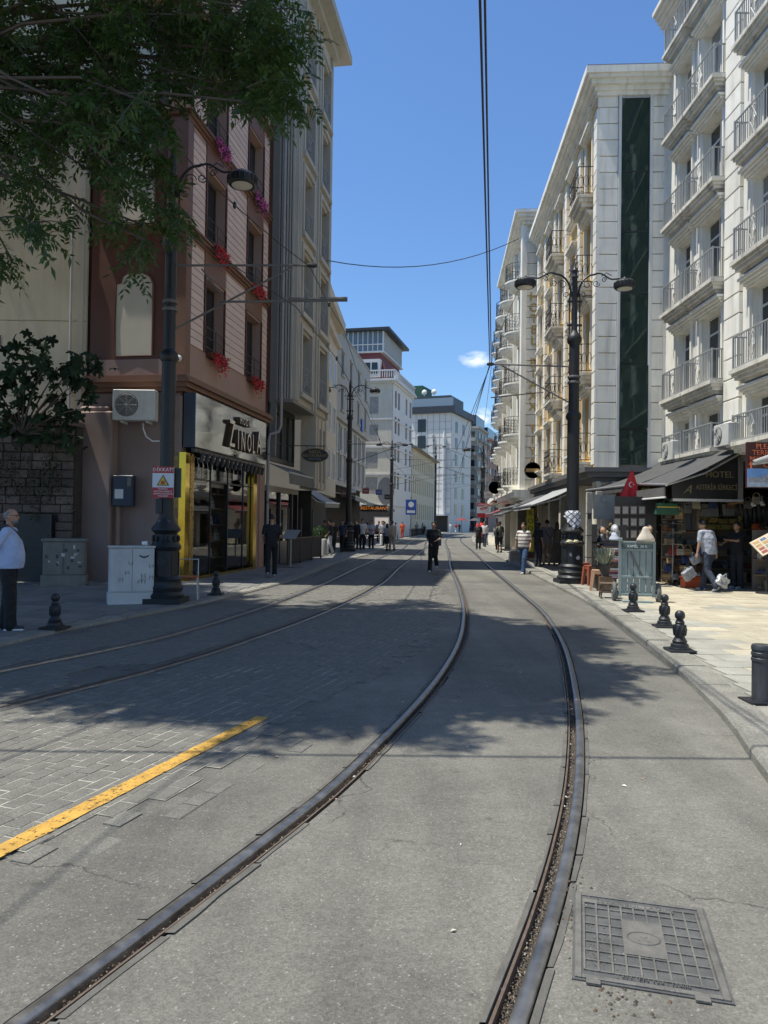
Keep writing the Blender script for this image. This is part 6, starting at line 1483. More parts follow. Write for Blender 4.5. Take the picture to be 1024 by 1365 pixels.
# bollards
bp_ = [(.11, .05), (.105, .09), (.085, .1), (.09, .13), (.075, .15), (.06, .18), (.07, .22), (.078, .27), (.07, .32), (.052, .345), (.06, .36), (.05, .375), (.04, .4), (.058, .42), (.063, .45), (.055, .485), (.035, .505), (.01, .512)]
bol = MB(); bol.lathe([(.13, .0), (.13, .045)]+bp_, (0, 0, 0), 20); bolm = bol.mesh('bollard_body', m_cast, smooth=35); sq = MB().box((-.16, -.16, 0), (.16, .16, .03)).mesh('base_plate', m_cast, bevel=.006)
rg = MB(); [rg.tube([(.073*cos(a)*1.0, .073*sin(a), .2), (.079*cos(a+.3), .079*sin(a+.3), .27), (.07*cos(a+.6), .07*sin(a+.6), .33)], .008, 4) for a in [2*pi*k/10 for k in range(10)]]; rgm = rg.mesh('twisted_rib', m_cast)
for x, y, z, lab in ((-4.75, 10.9, ZL, 'dark turned iron bollard on the shaded left pavement near the man in the blue shirt'), (-3.6, 16.2, ZL, 'dark turned iron bollard in front of the mirror sign shop'),
        (4.60, 13.8, ZR, 'black turned bollard standing in front of the hand truck'), (4.39, 11.7, ZR, 'middle black turned bollard of the three on the right pavement'), (3.74, 9.45, ZR, 'nearest black turned bollard on the sunny right pavement')):
    t = empty('bollard', (x, y, z), random.uniform(-.2, .2)); tag(t, lab, 'bollard', 'turned iron bollards along the kerbs'); put('bollard_body', bolm, t); put('base_plate', sq, t); put('twisted_rib', rgm, t)
t = empty('pipe_bollard', (3.43, 6.78, ZR)); tag(t, 'thick scratched black cylinder bollard cut by the right photo edge', 'bollard')
MB().lathe([(.088, 0), (.088, .36), (.094, .365), (.094, .39), (.088, .395), (.088, .41), (.094, .415), (.094, .44), (.088, .445), (.088, .46), (.094, .465), (.094, .495), (.085, .51), (.02, .515)], (0, 0, 0), 28).build('bollard_body', mat('scratched_black_paint', (.03, .032, .035), .4, .3, 8, .2, streak=.35, dirt=(.2, .2, .2)), t, smooth=35); MB().box((-.16, -.13, 0), (.14, .13, .012)).build('base_plate', m_cast, t)
for i, (x, y) in enumerate(((-3.11, 34.4), (-2.86, 36.0))):
    t = empty('short_steel_bollard', (x, y, ZL)); tag(t, ('nearer' if i == 0 else 'further')+' pale steel tube bollard on the sunlit patch of left pavement', 'bollard', 'pale tube bollards'); MB().lathe([(.16, 0), (.16, .74), (.14, .78), (.02, .8)], (0, 0, 0), 18).build('tube', mat('dull_steel', (.35, .34, .32), .5, .1, 4, .1), t, smooth=35); MB().lathe([(.22, 0), (.22, .03), (.17, .04)], (0, 0, 0), 18).build('base_ring', m_zinc, t)
# electrical cabinets
m_cab = mat('grey_cabinet_paint', (.50, .51, .50), .55, .1, 2, .1, 60, streak=.3, dirt=(.2, .19, .17))
t = empty('electrical_cabinet', (-4.78, 14.25, ZL), R(24)); tag(t, 'pale grey electrical cabinet with scribbles beside the near left lamp post', 'electrical cabinet')
MB().box((-.42, -.17, .0), (.42, .17, .22)).build('plinth', m_cab, t, bevel=.01); MB().box((-.4, -.16, .22), (.4, .16, 1.06)).build('cabinet_body', m_cab, t, bevel=.012); MB().box((-.42, -.18, 1.06), (.42, .18, 1.1)).build('lid', m_cab, t, bevel=.01)
for a, b in ((-.385, -.005), (.005, .385)): MB().box((a, -.175, .25), (b, -.161, 1.03)).build('door', m_cab, t, bevel=.004)
m_mark = mat('black_marker', (.06, .06, .065), .6)
mb = MB()
for k in range(9):
    x = -.3+.62*random.random(); z = .4+.4*random.random(); mb.tube([(x+.02*math.cos(j*1.7)+.018*j, -.178, z+.045*sin(j*2.3+k)) for j in range(7)], .0035, 3)
mb.build('graffiti', m_mark, t); MB().box((-.32, -.18, .84), (-.14, -.1765, 1.0)).build('label_plate', mat('pale_label', (.5, .5, .5), .5), t); MB().box((.08, -.18, .82), (.34, -.1765, 1.0)).build('label_plate', mat('pale_label', (.5, .5, .5), .5), t)
mb = MB(); mb.prism([(.12, .94), (.2, .9), (.21, .93), (.22, .9), (.3, .94), (.29, .9), (.23, .87), (.19, .87), (.13, .9)], -.183, -.1805, 'xz'); mb.build('wing_emblem', m_mark, t)
t2 = empty('paper_cup', (-4.58, 14.4, ZL+1.10)); tag(t2, 'crushed white paper cup lying on the grey electrical cabinet', 'cup'); mb = MB(); mb.lathe([(.035, -.05), (.045, .05)], (0, 0, .045), 14, 'x'); mb.build('cup_body', m_swht, t2, smooth=40); mb = MB(); mb.lathe([(.048, .05), (.048, .056)], (0, 0, .045), 14, 'x'); mb.build('cup_rim', m_swht, t2)
m_cab2 = mat('dirty_cabinet', (.18, .175, .15), .7, .2, 3, .2, 50, streak=.5, dirt=(.08, .08, .07))
t = empty('stickered_cabinet', (-7.65, 18.05, ZL), R(14)); tag(t, 'squat dirty cabinet covered in stickers against the stone wall', 'electrical cabinet')
MB().box((-.5, -.25, 0), (.5, .25, .25)).build('plinth', m_cab2, t); MB().box((-.46, -.22, .25), (.46, .22, 1.05)).build('cabinet_body', m_cab2, t, bevel=.01); MB().box((-.5, -.26, 1.05), (.5, .26, 1.12)).build('lid', m_cab2, t, bevel=.01)
for a, b in ((-.45, -.02), (.02, .45)): MB().box((a, -.235, .28), (b, -.221, 1.02)).build('door', m_cab2, t)
mb = MB(); mb2 = MB()
for k in range(16):
    x = random.uniform(-.42, .36); z = random.uniform(.35, .9); w = random.uniform(.03, .09); h = random.uniform(.03, .09); (mb if k % 2 else mb2).box((x, -.239-.0005*k, z), (x+w, -.236, z+h))
kind(mb.build('stickers', mat('pale_label', (.5, .5, .5)), t), 'stuff'); kind(mb2.build('dark_stickers', m_mark, t), 'stuff')
# wall box, conduit, aircon, camera on the zinola end wall
t = empty('wall_meter_box', (-6.72, 19.38, 2.0)); tag(t, 'small navy blue meter box on the pink end wall with a torn sticker', 'meter box'); MB().box((-.26, -.12, -.02), (.26, .1, .78)).build('box_body', mat('navy_paint', (.012, .02, .045), .45, .2, 4, .1), t, bevel=.015); MB().box((-.24, -.135, .0), (.24, -.121, .76)).build('door', mat('navy_paint', (.012, .02, .045)), t); MB().box((-.2, -.139, .18), (.02, -.136, .42)).build('sticker', mat('pale_label', (.5, .5, .5)), t); MB().box((.12, -.15, .5), (.22, -.136, .72)).build('lock_plate', m_zinc, t); MB().tube([(-.18, .1, -.02), (-.18, .1, -1.9)], .05, 8).build('conduit', m_plinth, t, smooth=40)
a = P(183, 562, 19.35); ac_unit(None, (a.x+.0, 19.2, a.z), 0, 'white air conditioner hung on the end wall behind the near left post', 1.08, .78)
t = empty('wall_cable', (0, 0, 0)); tag(t, 'thin grey cable looping from the air conditioner to the lamp post', 'cable'); mb = MB(); b = P(191, 564, 19.3); c = P(207, 585, 19.3); mb.tube([b, P(191, 572, 19.3), P(195, 582, 19.3), P(203, 588, 19.3), P(213, 588, 19.35)], .02, 6); mb.build('cable', m_wfr, t, smooth='all')
c = P(237, 478, 19.2); t = empty('security_camera', c); tag(t, 'small white dome camera on the brown corner above the mirror sign', 'camera'); MB().box((-.2, -.02, .02), (.02, .1, .1)).build('arm', m_wfr, t); mb = MB(); mb.ell((.03, -.05, 0), (.09, .09, .08)); mb.build('housing', m_wfr, t, smooth='all'); mb = MB(); mb.ell((.03, -.1, -.03), (.045, .05, .045)); mb.build('lens', m_black, t, smooth='all')
# stool by the post
t = empty('folding_chair', (-3.95, 15.2, ZL), R(10)); tag(t, 'small tubular chair with an orange seat behind the near left post base', 'chair')
MB().box((-.2, -.18, .43), (.2, .18, .47)).build('seat', mat('orange_seat', (.35, .09, .03), .5), t, bevel=.01)
for a, b in ((-.19, -.17), (.19, -.17), (-.19, .17), (.19, .17)): MB().tube([(a, b, .44), (a*1.1, b*1.15, 0)], .012, 6).build('leg', m_alu, t)
MB().tube([(-.19, .17, .44), (-.19, .2, .8), (.19, .2, .8), (.19, .17, .44)], .012, 6).build('backrest', m_alu, t)
# shop door mat goods and menu stand on left
t = empty('menu_stand', (-3.25, 26.3, ZL), R(-30)); tag(t, 'thin menu lectern on the left pavement beyond the walking man', 'menu stand'); MB().tube([(0, 0, 0), (0, 0, 1.0)], .025, 8).build('pole', m_alu, t); o = MB().box((-.3, -.22, -.01), (.3, .22, .01)).build('menu_board', m_lawn, t); o.location = (0, 0, 1.15); o.rotation_euler = (R(45), 0, 0); MB().box((-.4, -.25, 0), (.4, .25, .03)).build('base', m_zinc, t)
m_bluec = mat('dark_wood_rail', (.07, .04, .03), .5, .2, 5)
for i, (x, y) in enumerate(((-3.35, 28.2), (-3.1, 30.2), (-2.9, 32.2))):
    t = empty('terrace_screen', (x, y, ZL), R(81)); tag(t, f'dark framed glass terrace screen, {("nearest", "middle", "furthest")[i]} of three past the drainpipe', 'screen', 'terrace screens on the left pavement')
    for q in (-.9, .86): MB().box((q, -.03, 0), (q+.05, .03, 2.1 if i < 2 else 1.2)).build('post', m_bluec, t)
    MB().box((-.85, -.02, .95), (.86, .02, 1.0)).build('rail', m_bluec, t); MB().box((-.84, -.008, .1), (.85, .008, .94)).build('screen_panel', m_dark, t)
for i, (x, y) in enumerate(((-3.35, 35.0), (-3.2, 38.0), (-3.0, 40.0))):
    t = empty('planter_shrub', (x, y, ZL)); tag(t, f'dark green boxed shrub by the restaurant tables, {("nearest", "middle", "furthest")[i]} of three', 'shrub', 'boxed shrubs by the restaurant'); MB().box((-.35, -.35, 0), (.35, .35, .5)).build('planter', m_dark, t)
    mb = MB()
    for _ in range(420):
        v = Vector((random.gauss(0, 1), random.gauss(0, 1), random.gauss(0, 1))).normalized()*random.uniform(.6, 1); p = Vector((v.x*.42, v.y*.42, .95+v.z*.5)); a = Vector((random.gauss(0, 1), random.gauss(0, 1), random.gauss(0, 1))).normalized()*.045; b = a.cross(v).normalized()*.03
        mb.add([p-a, p+b, p+a, p-b], [(0, 1, 2, 3)])
    mb.build('foliage', leafmat('shrub_leaf', (.03, .06, .02), (.05, .12, .02)) if 'shrub_leaf' not in MATS else MATS['shrub_leaf'], t)
# ---- hand truck (green-blue cart standing upright)
ct = empty('hand_truck', (5.27, 15.6, ZR), R(-12)); ct.scale = (.88, .9, .97); tag(ct, 'worn grey green upright hand truck with plank back and two rubber wheels', 'hand truck')
m_teal = mat('worn_teal_paint', (.21, .255, .245), .6, .15, 4, .3, 50, streak=.6, dirt=(.12, .11, .09)); m_rub = mat('grey_rubber', (.11, .11, .11), .85, .15, 8, .3)
for sx_ in (-.38, .38): MB().box((sx_-.035, -.04, .1), (sx_+.035, .04, 1.28)).build('side_rail', m_teal, ct, bevel=.008)
MB().box((-.42, -.13, 1.28), (-.34, .03, 1.36)).build('handle_end', m_teal, ct, bevel=.01)
for z in (.12, .5, 1.08, 1.24): MB().box((-.345, -.045, z), (.345, .03, z+.05)).build('cross_bar', m_teal, ct, bevel=.006)
for k in range(5): MB().box((-.34+k*.137, -.015, .17), (-.34+k*.137+.125, .01, 1.23)).build('plank', m_teal, ct, bevel=.004)
MB().box((-.33, -.05, 1.13), (.33, -.02, 1.235)).build('name_board', mat('dark_teal_paint', (.08, .12, .12), .6, .3, 8, .2), ct); text('KAMİL  34 G', .08, m_swht, ct, (0, -.052, 1.18))
o = MB().box((-.4, -.012, -.015), (.4, .002, .015)).build('diagonal_strap', m_rub, ct); o.location = (-.02, -.03, .83); o.rotation_euler = (0, R(62), 0)
for sx_ in (-.5, .5):
    wh = MB(); wh.tube([(sx_, .1+.17*cos(a), .19+.17*sin(a)) for a in [2*pi*k/24 for k in range(24)]], .05, 8, closed=True); o = wh.build('wheel', m_rub, ct, smooth='all'); mb = MB(); mb.lathe([(.12, -.02), (.12, .02)], (sx_, .1, .19), 16, 'x'); mb.lathe([(.03, -.06), (.03, .06)], (sx_, .1, .19), 10, 'x'); mb.build('hub', m_teal, o)
MB().tube([(-.5, .1, .19), (.5, .1, .19)], .018, 8).build('axle', m_zinc, ct); MB().box((-.34, -.32, .0), (.34, -.04, .03)).build('toe_plate', m_teal, ct); MB().tube([(-.3, .05, .45), (-.42, .45, .05)], .018, 6).build('prop_leg', m_zinc, ct)
t = empty('draped_cloth', (5.43, 15.55, ZR+1.28), .3); tag(t, 'cream cloth heaped in a peak on top of the hand truck', 'cloth')
mb = MB(); mb.lathe([(.2, 0), (.19, .05), (.15, .12), (.1, .19), (.075, .25), (.06, .29), (.02, .31)], (0, 0, -.03), 18); mb.v = [(x*(1+.22*sin(9*math.atan2(y, x)))+.05*max(0, .2-z)*sin(5*z), y*(1+.22*sin(9*math.atan2(y, x)+1))*.7, z) for x, y, z in mb.v]; mb.build('draped_cloth', mat('cream_cloth', (.5, .44, .36), .85, .1, 6, .3, 40), t, smooth='all')
# ---- stools, plant, mannequin heads, folded cloths beside the cart
def stool(loc, mt, label, h=.45, w=.3, closed=True):
    t = empty('stool', loc, random.uniform(-.3, .3)); tag(t, label, 'stool', 'little stools at the right lamp post'); k = w/2
    MB().box((-k, -k, h-.03), (k, k, h)).build('seat', mt, t, bevel=.008)
    for a in (-1, 1):
        for b in (-1, 1):
            mb = MB(); e = k*1.15 if closed else k*.95; q = .045 if closed else .02; mb.add([(a*k*.8-q, b*k*.8-q, h-.03), (a*k*.8+q, b*k*.8-q, h-.03), (a*k*.8+q, b*k*.8+q, h-.03), (a*k*.8-q, b*k*.8+q, h-.03), (a*e-q*.7, b*e-q*.7, 0), (a*e+q*.7, b*e-q*.7, 0), (a*e+q*.7, b*e+q*.7, 0), (a*e-q*.7, b*e+q*.7, 0)], [(0, 1, 2, 3), (4, 7, 6, 5), (0, 4, 5, 1), (1, 5, 6, 2), (2, 6, 7, 3), (3, 7, 4, 0)]); mb.build('leg', mt, t)
    for z in ((h-.1,) if closed else (.12, .28)):
        mb = MB(); [mb.box((-k, b*k*.95-.012, z), (k, b*k*.95+.012, z+(.07 if closed else .025))) for b in (-1, 1)]; [mb.box((b*k*.95-.012, -k*.9, z+.002), (b*k*.95+.012, k*.9, z+(.068 if closed else .023))) for b in (-1, 1)]; mb.build('apron' if closed else 'stretcher', mt, t)
    return t
m_pst = mat('brown_plastic', (.28, .08, .045), .45, .1, 3, 0); m_pst2 = mat('beige_plastic', (.45, .26, .15), .45, .1, 3, 0); m_wst = mat('stool_wood', (.12, .075, .045), .6, .25, 8, .2)
stool(tuple(G(777, 773, ZR)), m_pst, 'red brown plastic stool behind the other stools at the right lamp post', .5, .26); stool(tuple(G(788, 780, ZR)), m_pst, 'red brown plastic stool nearest to the lamp post base', .52, .28); stool(tuple(G(797, 787, ZR)), m_pst2, 'beige plastic stool in the middle of the stool row', .5, .28)
ws = stool(tuple(G(811, 797, ZR)), m_wst, 'low dark wooden slatted stool next to the hand truck', .33, .36, False)
p = G(800, 780, ZR); t = empty('potted_lavender', (5.32, 18.05, ZR)); tag(t, 'bushy grey green potted plant behind the plastic stools', 'potted plant'); MB().lathe([(.1, 0), (.14, .25), (.15, .27)], (0, 0, .35), 14).build('pot', m_dark, t); MB().box((-.15, -.15, 0), (.15, .15, .35)).build('stand', m_wst, t)
mb = MB()
for _ in range(260):
    a = random.uniform(0, 2*pi); r = random.uniform(.05, .28); h = random.uniform(.15, .45); p1 = Vector((r*cos(a), r*sin(a), .6+h)); p0 = Vector((.3*r*cos(a), .3*r*sin(a), .6)); s_ = Vector((-sin(a), cos(a), 0))*.008; mb.add([p0-s_, p0+s_, p1+s_*2, p1-s_*2], [(0, 1, 2, 3)])
mb.build('foliage', mat('lavender_leaf', (.22, .24, .18), .8, .3, 20), t)
m_skin1 = mat('mannequin_tan', (.40, .22, .13), .5, .05); m_head2 = mat('mannequin_white', (.6, .58, .55), .45, .05)
t = empty('scarf_display_shelf', (5.82, 18.8, ZR)); tag(t, 'dark display shelf of folded scarves between the stools and hand truck', 'display shelf')
MB().box((-.55, -.2, 1.12), (.2, .2, 1.16)).build('shelf', m_black, t)
for z in (.25, .55, .85): MB().box((-.55, -.2, z), (.2, .2, z+.02)).build('shelf', m_black, t)
for x in (-.55, .18): MB().box((x, -.2, 0), (x+.02, .2, 1.6)).build('upright', m_black, t)
fc = [('lilac', (.45, .32, .42)), ('grey', (.3, .3, .33)), ('plum', (.15, .05, .09)), ('rose', (.4, .2, .2)), ('white', (.55, .55, .55)), ('brown', (.15, .08, .05)), ('navy', (.04, .05, .1)), ('salmon', (.5, .22, .15))]
k = 0
for z in (.27, .57, .87):
    for j in range(5):
        n_, c = fc[k % 8]; k += 1
        o = MB().box((-.25, -.18, 0), (.25, .15, .048)).build('folded_scarf', mat(n_+'_scarf', c, .85, .15, 12, .3), None, bevel=.015); o.location = (5.67+random.uniform(-.04, .04), 18.78, ZR+z+.05*j+.001); o.rotation_euler = (0, 0, random.uniform(-.06, .06))
        tag(o, f'folded {n_} scarf, {("bottom", "second", "third", "fourth", "top")[j]} of the {("lowest", "middle", "upper")[int(z/.3)]} pile on the display shelf', 'scarf', 'folded scarves on the display shelf')
def manhead(x, y, z, skin, cloth, label):
    t = empty('mannequin_head', (x, y, z)); tag(t, label, 'mannequin head', 'mannequin heads with headscarves')
    mb = MB(); mb.ell((0, 0, .27), (.075, .09, .11), fn=lambda d: 1+.12*max(0, -d.y-.8)*5*(abs(d.x) < .3)); mb.lathe([(.1, 0), (.06, .06), (.05, .2)], (0, 0, 0), 12); mb.build('head', skin, t, smooth='all')
    mb = MB(); mb.ell((0, .02, .28), (.095, .1, .125), 16, 10, fn=lambda d: 1 if d.y > -.55 else .84); mb.lathe([(.17, 0), (.15, .05), (.09, .13), (.085, .2)], (0, 0, 0), 14); mb.build('headscarf', cloth, t, smooth='all')
    for sx_ in (-.03, .03): MB().ell((sx_, -.083, .29), (.013, .006, .006), 8, 5).build('eye', m_black, t)
manhead(5.47, 18.75, ZR+1.16, m_skin1, m_black, 'tan mannequin head in a black scarf, left of the two on the shelf'); manhead(5.78, 18.75, ZR+1.2, m_head2, mat('pale_blue_cloth', (.4, .42, .48), .8), 'white mannequin head in a pale scarf, right of the two on the shelf')
manhead(6.95, 19.6, ZR+1.2, m_skin1, mat('brown_cloth', (.06, .05, .05), .8), 'brown wrapped mannequin head above the hand truck in the shade')
# framed souvenir pictures on the board behind
m_frame = mat('picture_frame', (.09, .06, .05), .5); m_pic = island('picture_print', [(.3, .28, .26), (.25, .12, .1), (.35, .33, .3), (.12, .12, .14), (.3, .22, .15)])
k = 0
for r_ in range(3):
    for c in range(4):
        p = P(823+c*11, 676+r_*16+4, 19.8); t = empty('framed_picture', p); MB().box((-.095, 0, -.12), (.095, .03, .12)).build('frame', m_frame, t); MB().box((-.07, -.006, -.09), (.07, -.001, .09)).build('print', m_pic, t)
        tag(t, f'small framed picture, {("top", "middle", "bottom")[r_]} row, {("first", "second", "third", "last")[c]} from left above the hand truck', 'picture', 'framed souvenirs on the market board'); k += 1
t = empty('souvenir_board', (P(845, 700, 19.9).x, 19.9, ZR)); tag(t, 'dark board carrying the rows of framed souvenirs', 'display board'); MB().box((-.5, 0, .9), (.6, .04, 2.35)).build('board', m_black, t); MB().box((-.5, .0, 0), (-.44, .04, .9)).build('post', m_black, t); MB().box((.54, 0, 0), (.6, .04, .9)).build('post', m_black, t)
t = empty('market_placard', (P(806, 668, 20.6).x, 20.6, ZR)); tag(t, 'pale grey placard with a faint ring logo beside the cream posts', 'sign'); MB().box((-.3, 0, 1.75), (.3, .03, 2.42)).build('panel', mat('placard_grey', (.3, .3, .28), .6), t); mb = MB(); mb.tube([(.1*cos(a), -.01, 2.3+.1*sin(a)) for a in [R(40)+R(280)*k/12 for k in range(13)]], .012, 4); mb.build('ring_logo', m_spray, t); text('COLLECTION', .08, m_spray, t, (0, -.005, 2.08)); MB().box((-.02, .03, 0), (.02, .06, 1.8)).build('post', m_zinc, t)
# cream market posts
for i, (x, Y) in enumerate(((785, 21.6), (798, 21.0))):
    p = P(x, 700, Y); t = empty('market_post', (p.x-.0, Y, ZR)); tag(t, ('left' if i == 0 else 'right')+' flaking cream post under the charcoal awning beside the lamp post', 'post', 'cream posts under the awning')
    z = 0; me = MB().box((-.075, -.06, 0), (.075, .06, .6)).mesh('post_segment', m_pil, bevel=.006)
    for k in range(4): put('post_segment', me, t, (0, 0, .03+k*.63))
    MB().box((-.06, -.05, 0), (.06, .05, 2.55)).build('post_core', m_zinc, t); MB().box((-.05, -.067, 1.75), (.05, -.062, 1.9)).build('sticker', m_mark, t)
t = empty('mask_display', (P(812, 700, 20.2).x, 20.2, ZR)); tag(t, 'cluster of dark ornaments with a small gold ring hanging by the placard', 'ornament display')
MB().box((-.22, .0, 0), (.2, .03, 1.75)).build('back_board', m_ply, t); mb = MB(); [mb.ell((random.uniform(-.17, .17), -.05, random.uniform(1.2, 1.75)), (.05, .03, .06), 8, 5) for _ in range(9)]; kind(mb.build('ornaments', m_goods, t), 'stuff'); MB().tube([(.07*cos(2*pi*k/12), -.1, 1.5+.07*sin(2*pi*k/12)) for k in range(12)], .015, 5, closed=True).build('gold_ring', m_bgold, t)

# red flag draped pole base at far right pavement
p = G(640, 724, ZR); t = empty('red_draped_stand', (p.x, p.y, ZR)); tag(t, 'black post stump wrapped in a red crescent flag by the far right kerb', 'flag stand'); MB().lathe([(.38, 0), (.38, .25), (.28, .45), (.26, 1.1), (.32, 1.2), (.15, 1.5)], (0, 0, 0), 16).build('post_base', m_cast, t, smooth=35)
mb = MB(); mb.lathe([(.36, .55), (.33, .9), (.34, 1.3), (.3, 1.62), (.12, 1.68)], (0, 0, 0), 18); mb.v = [(x*(1+.08*sin(5*math.atan2(y, x))), y*(1+.08*sin(5*math.atan2(y, x))), z) for x, y, z in mb.v]; mb.build('flag_cloth', m_flag, t, smooth='all'); flag_marks(t, 0, 1.15, .12, -.39)
p = P(642, 690, 44.5); 
t = empty('red_notice_sign', (p.x, 60.9, 2.3)); tag(t, 'red and white notice plate on the far right street pole', 'sign'); t.location = (8.15, 61.7, 2.2); MB().box((-.5, -.03, 0), (.5, 0, 1.2)).build('panel', mat('sign_white', (.6, .6, .6)), t); MB().box((-.5, -.035, .9), (.5, -.031, 1.2)).build('red_band', m_sr, t); MB().box((-.5, -.035, 0), (.5, -.031, .35)).build('red_band', m_sr, t); text('DİKKAT!', .2, m_swht, t, (0, -.04, 1.05))
# blue parking sign and billboard signs on the left
p = P(548, 679, 84.0); t = empty('blue_street_sign', (p.x, 84, 0)); tag(t, 'blue rectangular street sign with white markings before the cream hall', 'sign'); MB().box((-.6, 0, 2.6), (.6, .08, 4.3)).build('panel', mat('sign_blue', (.03, .09, .35), .4), t); MB().box((-.45, -.01, 2.8), (.45, -.001, 3.1)).build('white_line', m_swht, t); mb = MB(); mb.lathe([(.32, -.01), (.32, -.001)], (0, -.01, 3.75), 16, 'y'); mb.build('round_mark', m_swht, t); MB().tube([(0, .1, 0), (0, .1, 4.6)], .05, 6).build('pole', m_zinc, t)
p = P(505, 672, 70.0); t = empty('restaurant_light_sign', (-.9, 70.0, 0)); tag(t, 'orange lettered restaurant sign glowing under the dark awning', 'sign'); MB().box((-1.2, 0, 2.7), (1.2, .1, 3.3)).build('panel', m_sblk, t); text('RESTAURANT', .42, mat('lit_orange_text', (.9, .3, .05), .5, emit=.35), t, (0, -.02, 3.0))
t = empty('illuminated_menu_board', (-.2, 66.0, 0)); tag(t, 'bright white and orange illuminated menu cabinet between the people', 'menu board'); MB().box((-.7, 0, .5), (.7, .2, 2.2)).build('cabinet', m_wfr, t); MB().box((-.6, -.02, 1.4), (.6, -.001, 2.1)).build('lit_panel', mat('lit_panel', (.8, .7, .6), .5, emit=.35), t); MB().box((-.6, -.02, .6), (.6, -.001, 1.3)).build('picture_panel', m_goods2, t)
t = empty('oval_white_sign', (.75, 79, 0)); tag(t, 'pale oval sign board on the mansard house corner', 'sign'); mb = MB(); mb.lathe([(1.1, -.06), (1.1, .06)], (-.6, 0, 5.0), 24, 'y'); mb.v = [((x+.6)*.8-.6, y, (z-5)*1.35+5) for x, y, z in mb.v]; mb.build('oval_panel', m_lawn, t, smooth=40); MB().tube([(-.6, .1, 5), (.3, .1, 5.0)], .06, 6).build('bracket', m_black, t)
# restaurant tables (few) far left
for i, (x, y) in enumerate(((-1.3, 47.0), (-1.0, 50.0), (-.7, 53), (-2.6, 45))):
    t = empty('cafe_table', (x, y, ZL)); tag(t, f'small white clothed cafe table on the left pavement, {("nearest kerb side", "second along", "third along", "set back by the wall")[i]}', 'table', 'cafe tables on the left pavement'); MB().lathe([(.45, .72), (.45, .75)], (0, 0, 0), 14).build('tabletop', m_wfr, t); MB().tube([(0, 0, 0), (0, 0, .72)], .04, 6).build('leg', m_zinc, t); MB().lathe([(.25, 0), (.05, .05)], (0, 0, 0), 12).build('base', m_zinc, t)
kerb_posts = []
for i in range(7):
    y = 52+i*3.2; t = empty('white_kerb_post', (kerbL(y)-.35, y, ZL)); tag(t, f'short pale post by the restaurants, {("nearest", "second", "third", "fourth", "fifth", "sixth", "furthest")[i]} of seven along the left kerb', 'post', 'kerb posts by the restaurants'); MB().lathe([(.09, 0), (.09, .75), (.05, .8)], (0, 0, 0), 8).build('post_body', m_wfr, t); MB().lathe([(.12, 0), (.12, .05)], (0, 0, 0), 8).build('base_ring', m_zinc, t)
# hedge fence beyond
t = empty('low_metal_fence', (0, 0, 0)); tag(t, 'low dark fence along the pavement in front of the cream hall', 'fence'); mb = MB()
for k in range(30):
    y = 88+k*1.1; x = kerbL(y)-.3; MB().box((x-.04, y-.04, 0), (x+.04, y+.04, 1.0)).build('fence_post', m_black, t)
mb.tube([(kerbL(88+k*1.1)-.3, 88+k*1.1, .95) for k in range(30)], .04, 5); mb.tube([(kerbL(88+k*1.1)-.3, 88+k*1.1, .5) for k in range(30)], .03, 5); mb.build('fence_rail', m_black, t)

# hanging shop signs and parasols down the street
sg_ = [((-2.3, 53.5, 4.0), 'white'), ((-1.5, 60.5, 4.2), 'dark red'), ((-.5, 68, 4.4), 'blue'), ((.3, 74, 4.2), 'black'), ((6.9, 49.5, 3.6), 'white'), ((-2.35, 45.5, 3.4), 'brown')]
cs_ = {'white': (.5, .5, .48), 'dark red': (.25, .03, .03), 'blue': (.04, .08, .3), 'black': (.02, .02, .02), 'green': (.03, .15, .08), 'brown': (.12, .06, .04), 'gold': (.4, .28, .08)}
for i, ((x, y, z), c) in enumerate(sg_):
    t = empty('projecting_shop_sign', (x, y, z)); tag(t, f'{c} projecting shop sign {("at the black restaurant awning", "by the third kerb post", "over the long dark awning", "at the grey awning", "under the dark red awning", "above the cafe tables")[i]}', 'sign', 'projecting shop signs')
    MB().box((-.28, -.05, -.22), (.28, .05, .22)).build('panel', mat(c.replace(' ', '_')+'_sign_panel', cs_[c], .5), t); MB().box((-.2, -.06, -.04), (.2, -.051, .04)).build('line', m_lawn, t); MB().tube([(-.3, 0, .26), (.3, 0, .26)], .02, 5).build('bracket', m_black, t)
for i, (x, y, c) in enumerate(((14.2, 137, m_redaw), (17.5, 144, m_char))):
    t = empty('parasol', (x, y, 0)); tag(t, f'{"dark red" if c is m_redaw else ("charcoal" if c is m_char else "pale")} street parasol, {("first", "second", "third", "fourth", "furthest")[i]} in the distant row by the lettered hotel', 'parasol', 'distant parasols'); MB().lathe([(1.3, 2.3), (.7, 2.6), (.05, 2.85)], (0, 0, 0), 8).build('canopy', c, t); MB().tube([(0, 0, 0), (0, 0, 3.2)], .05, 6).build('pole', m_zinc, t)

# ================================================================== OVERHEAD WIRES
m_wire = mat('dark_wire', (.02, .02, .022), .5)
def wire(pts, label, r=.008, sag=.0, clips=0):
    t = empty('overhead_wire'); tag(t, label, 'wire'); P_ = []
    for a, b in zip(pts, pts[1:]):
        a, b = Vector(a), Vector(b)
        for k in range(12): u = k/12; P_.append(a.lerp(b, u)-Vector((0, 0, sag*4*u*(1-u))))
    P_.append(Vector(pts[-1])); MB().tube(P_, r, 5).build('wire', m_wire, t)
    for k in range(clips):
        p = P_[int(len(P_)*(k+1)/(clips+1))]; MB().lathe([(.012, -.06), (.03, -.03), (.03, .03), (.012, .06)], p, 8).build('clamp', m_black, t)
    return t
n1 = Vector((2.85, 20.4, 6.02))
wire([(-.2, -2, 6.3), P(640, 0, 6.6), n1+Vector((-.02, 0, 0)), (5.2, 50, 5.9), (8.2, 90, 5.9)], 'left one of the two thick wires running overhead to the right lamp post arm', .0135)
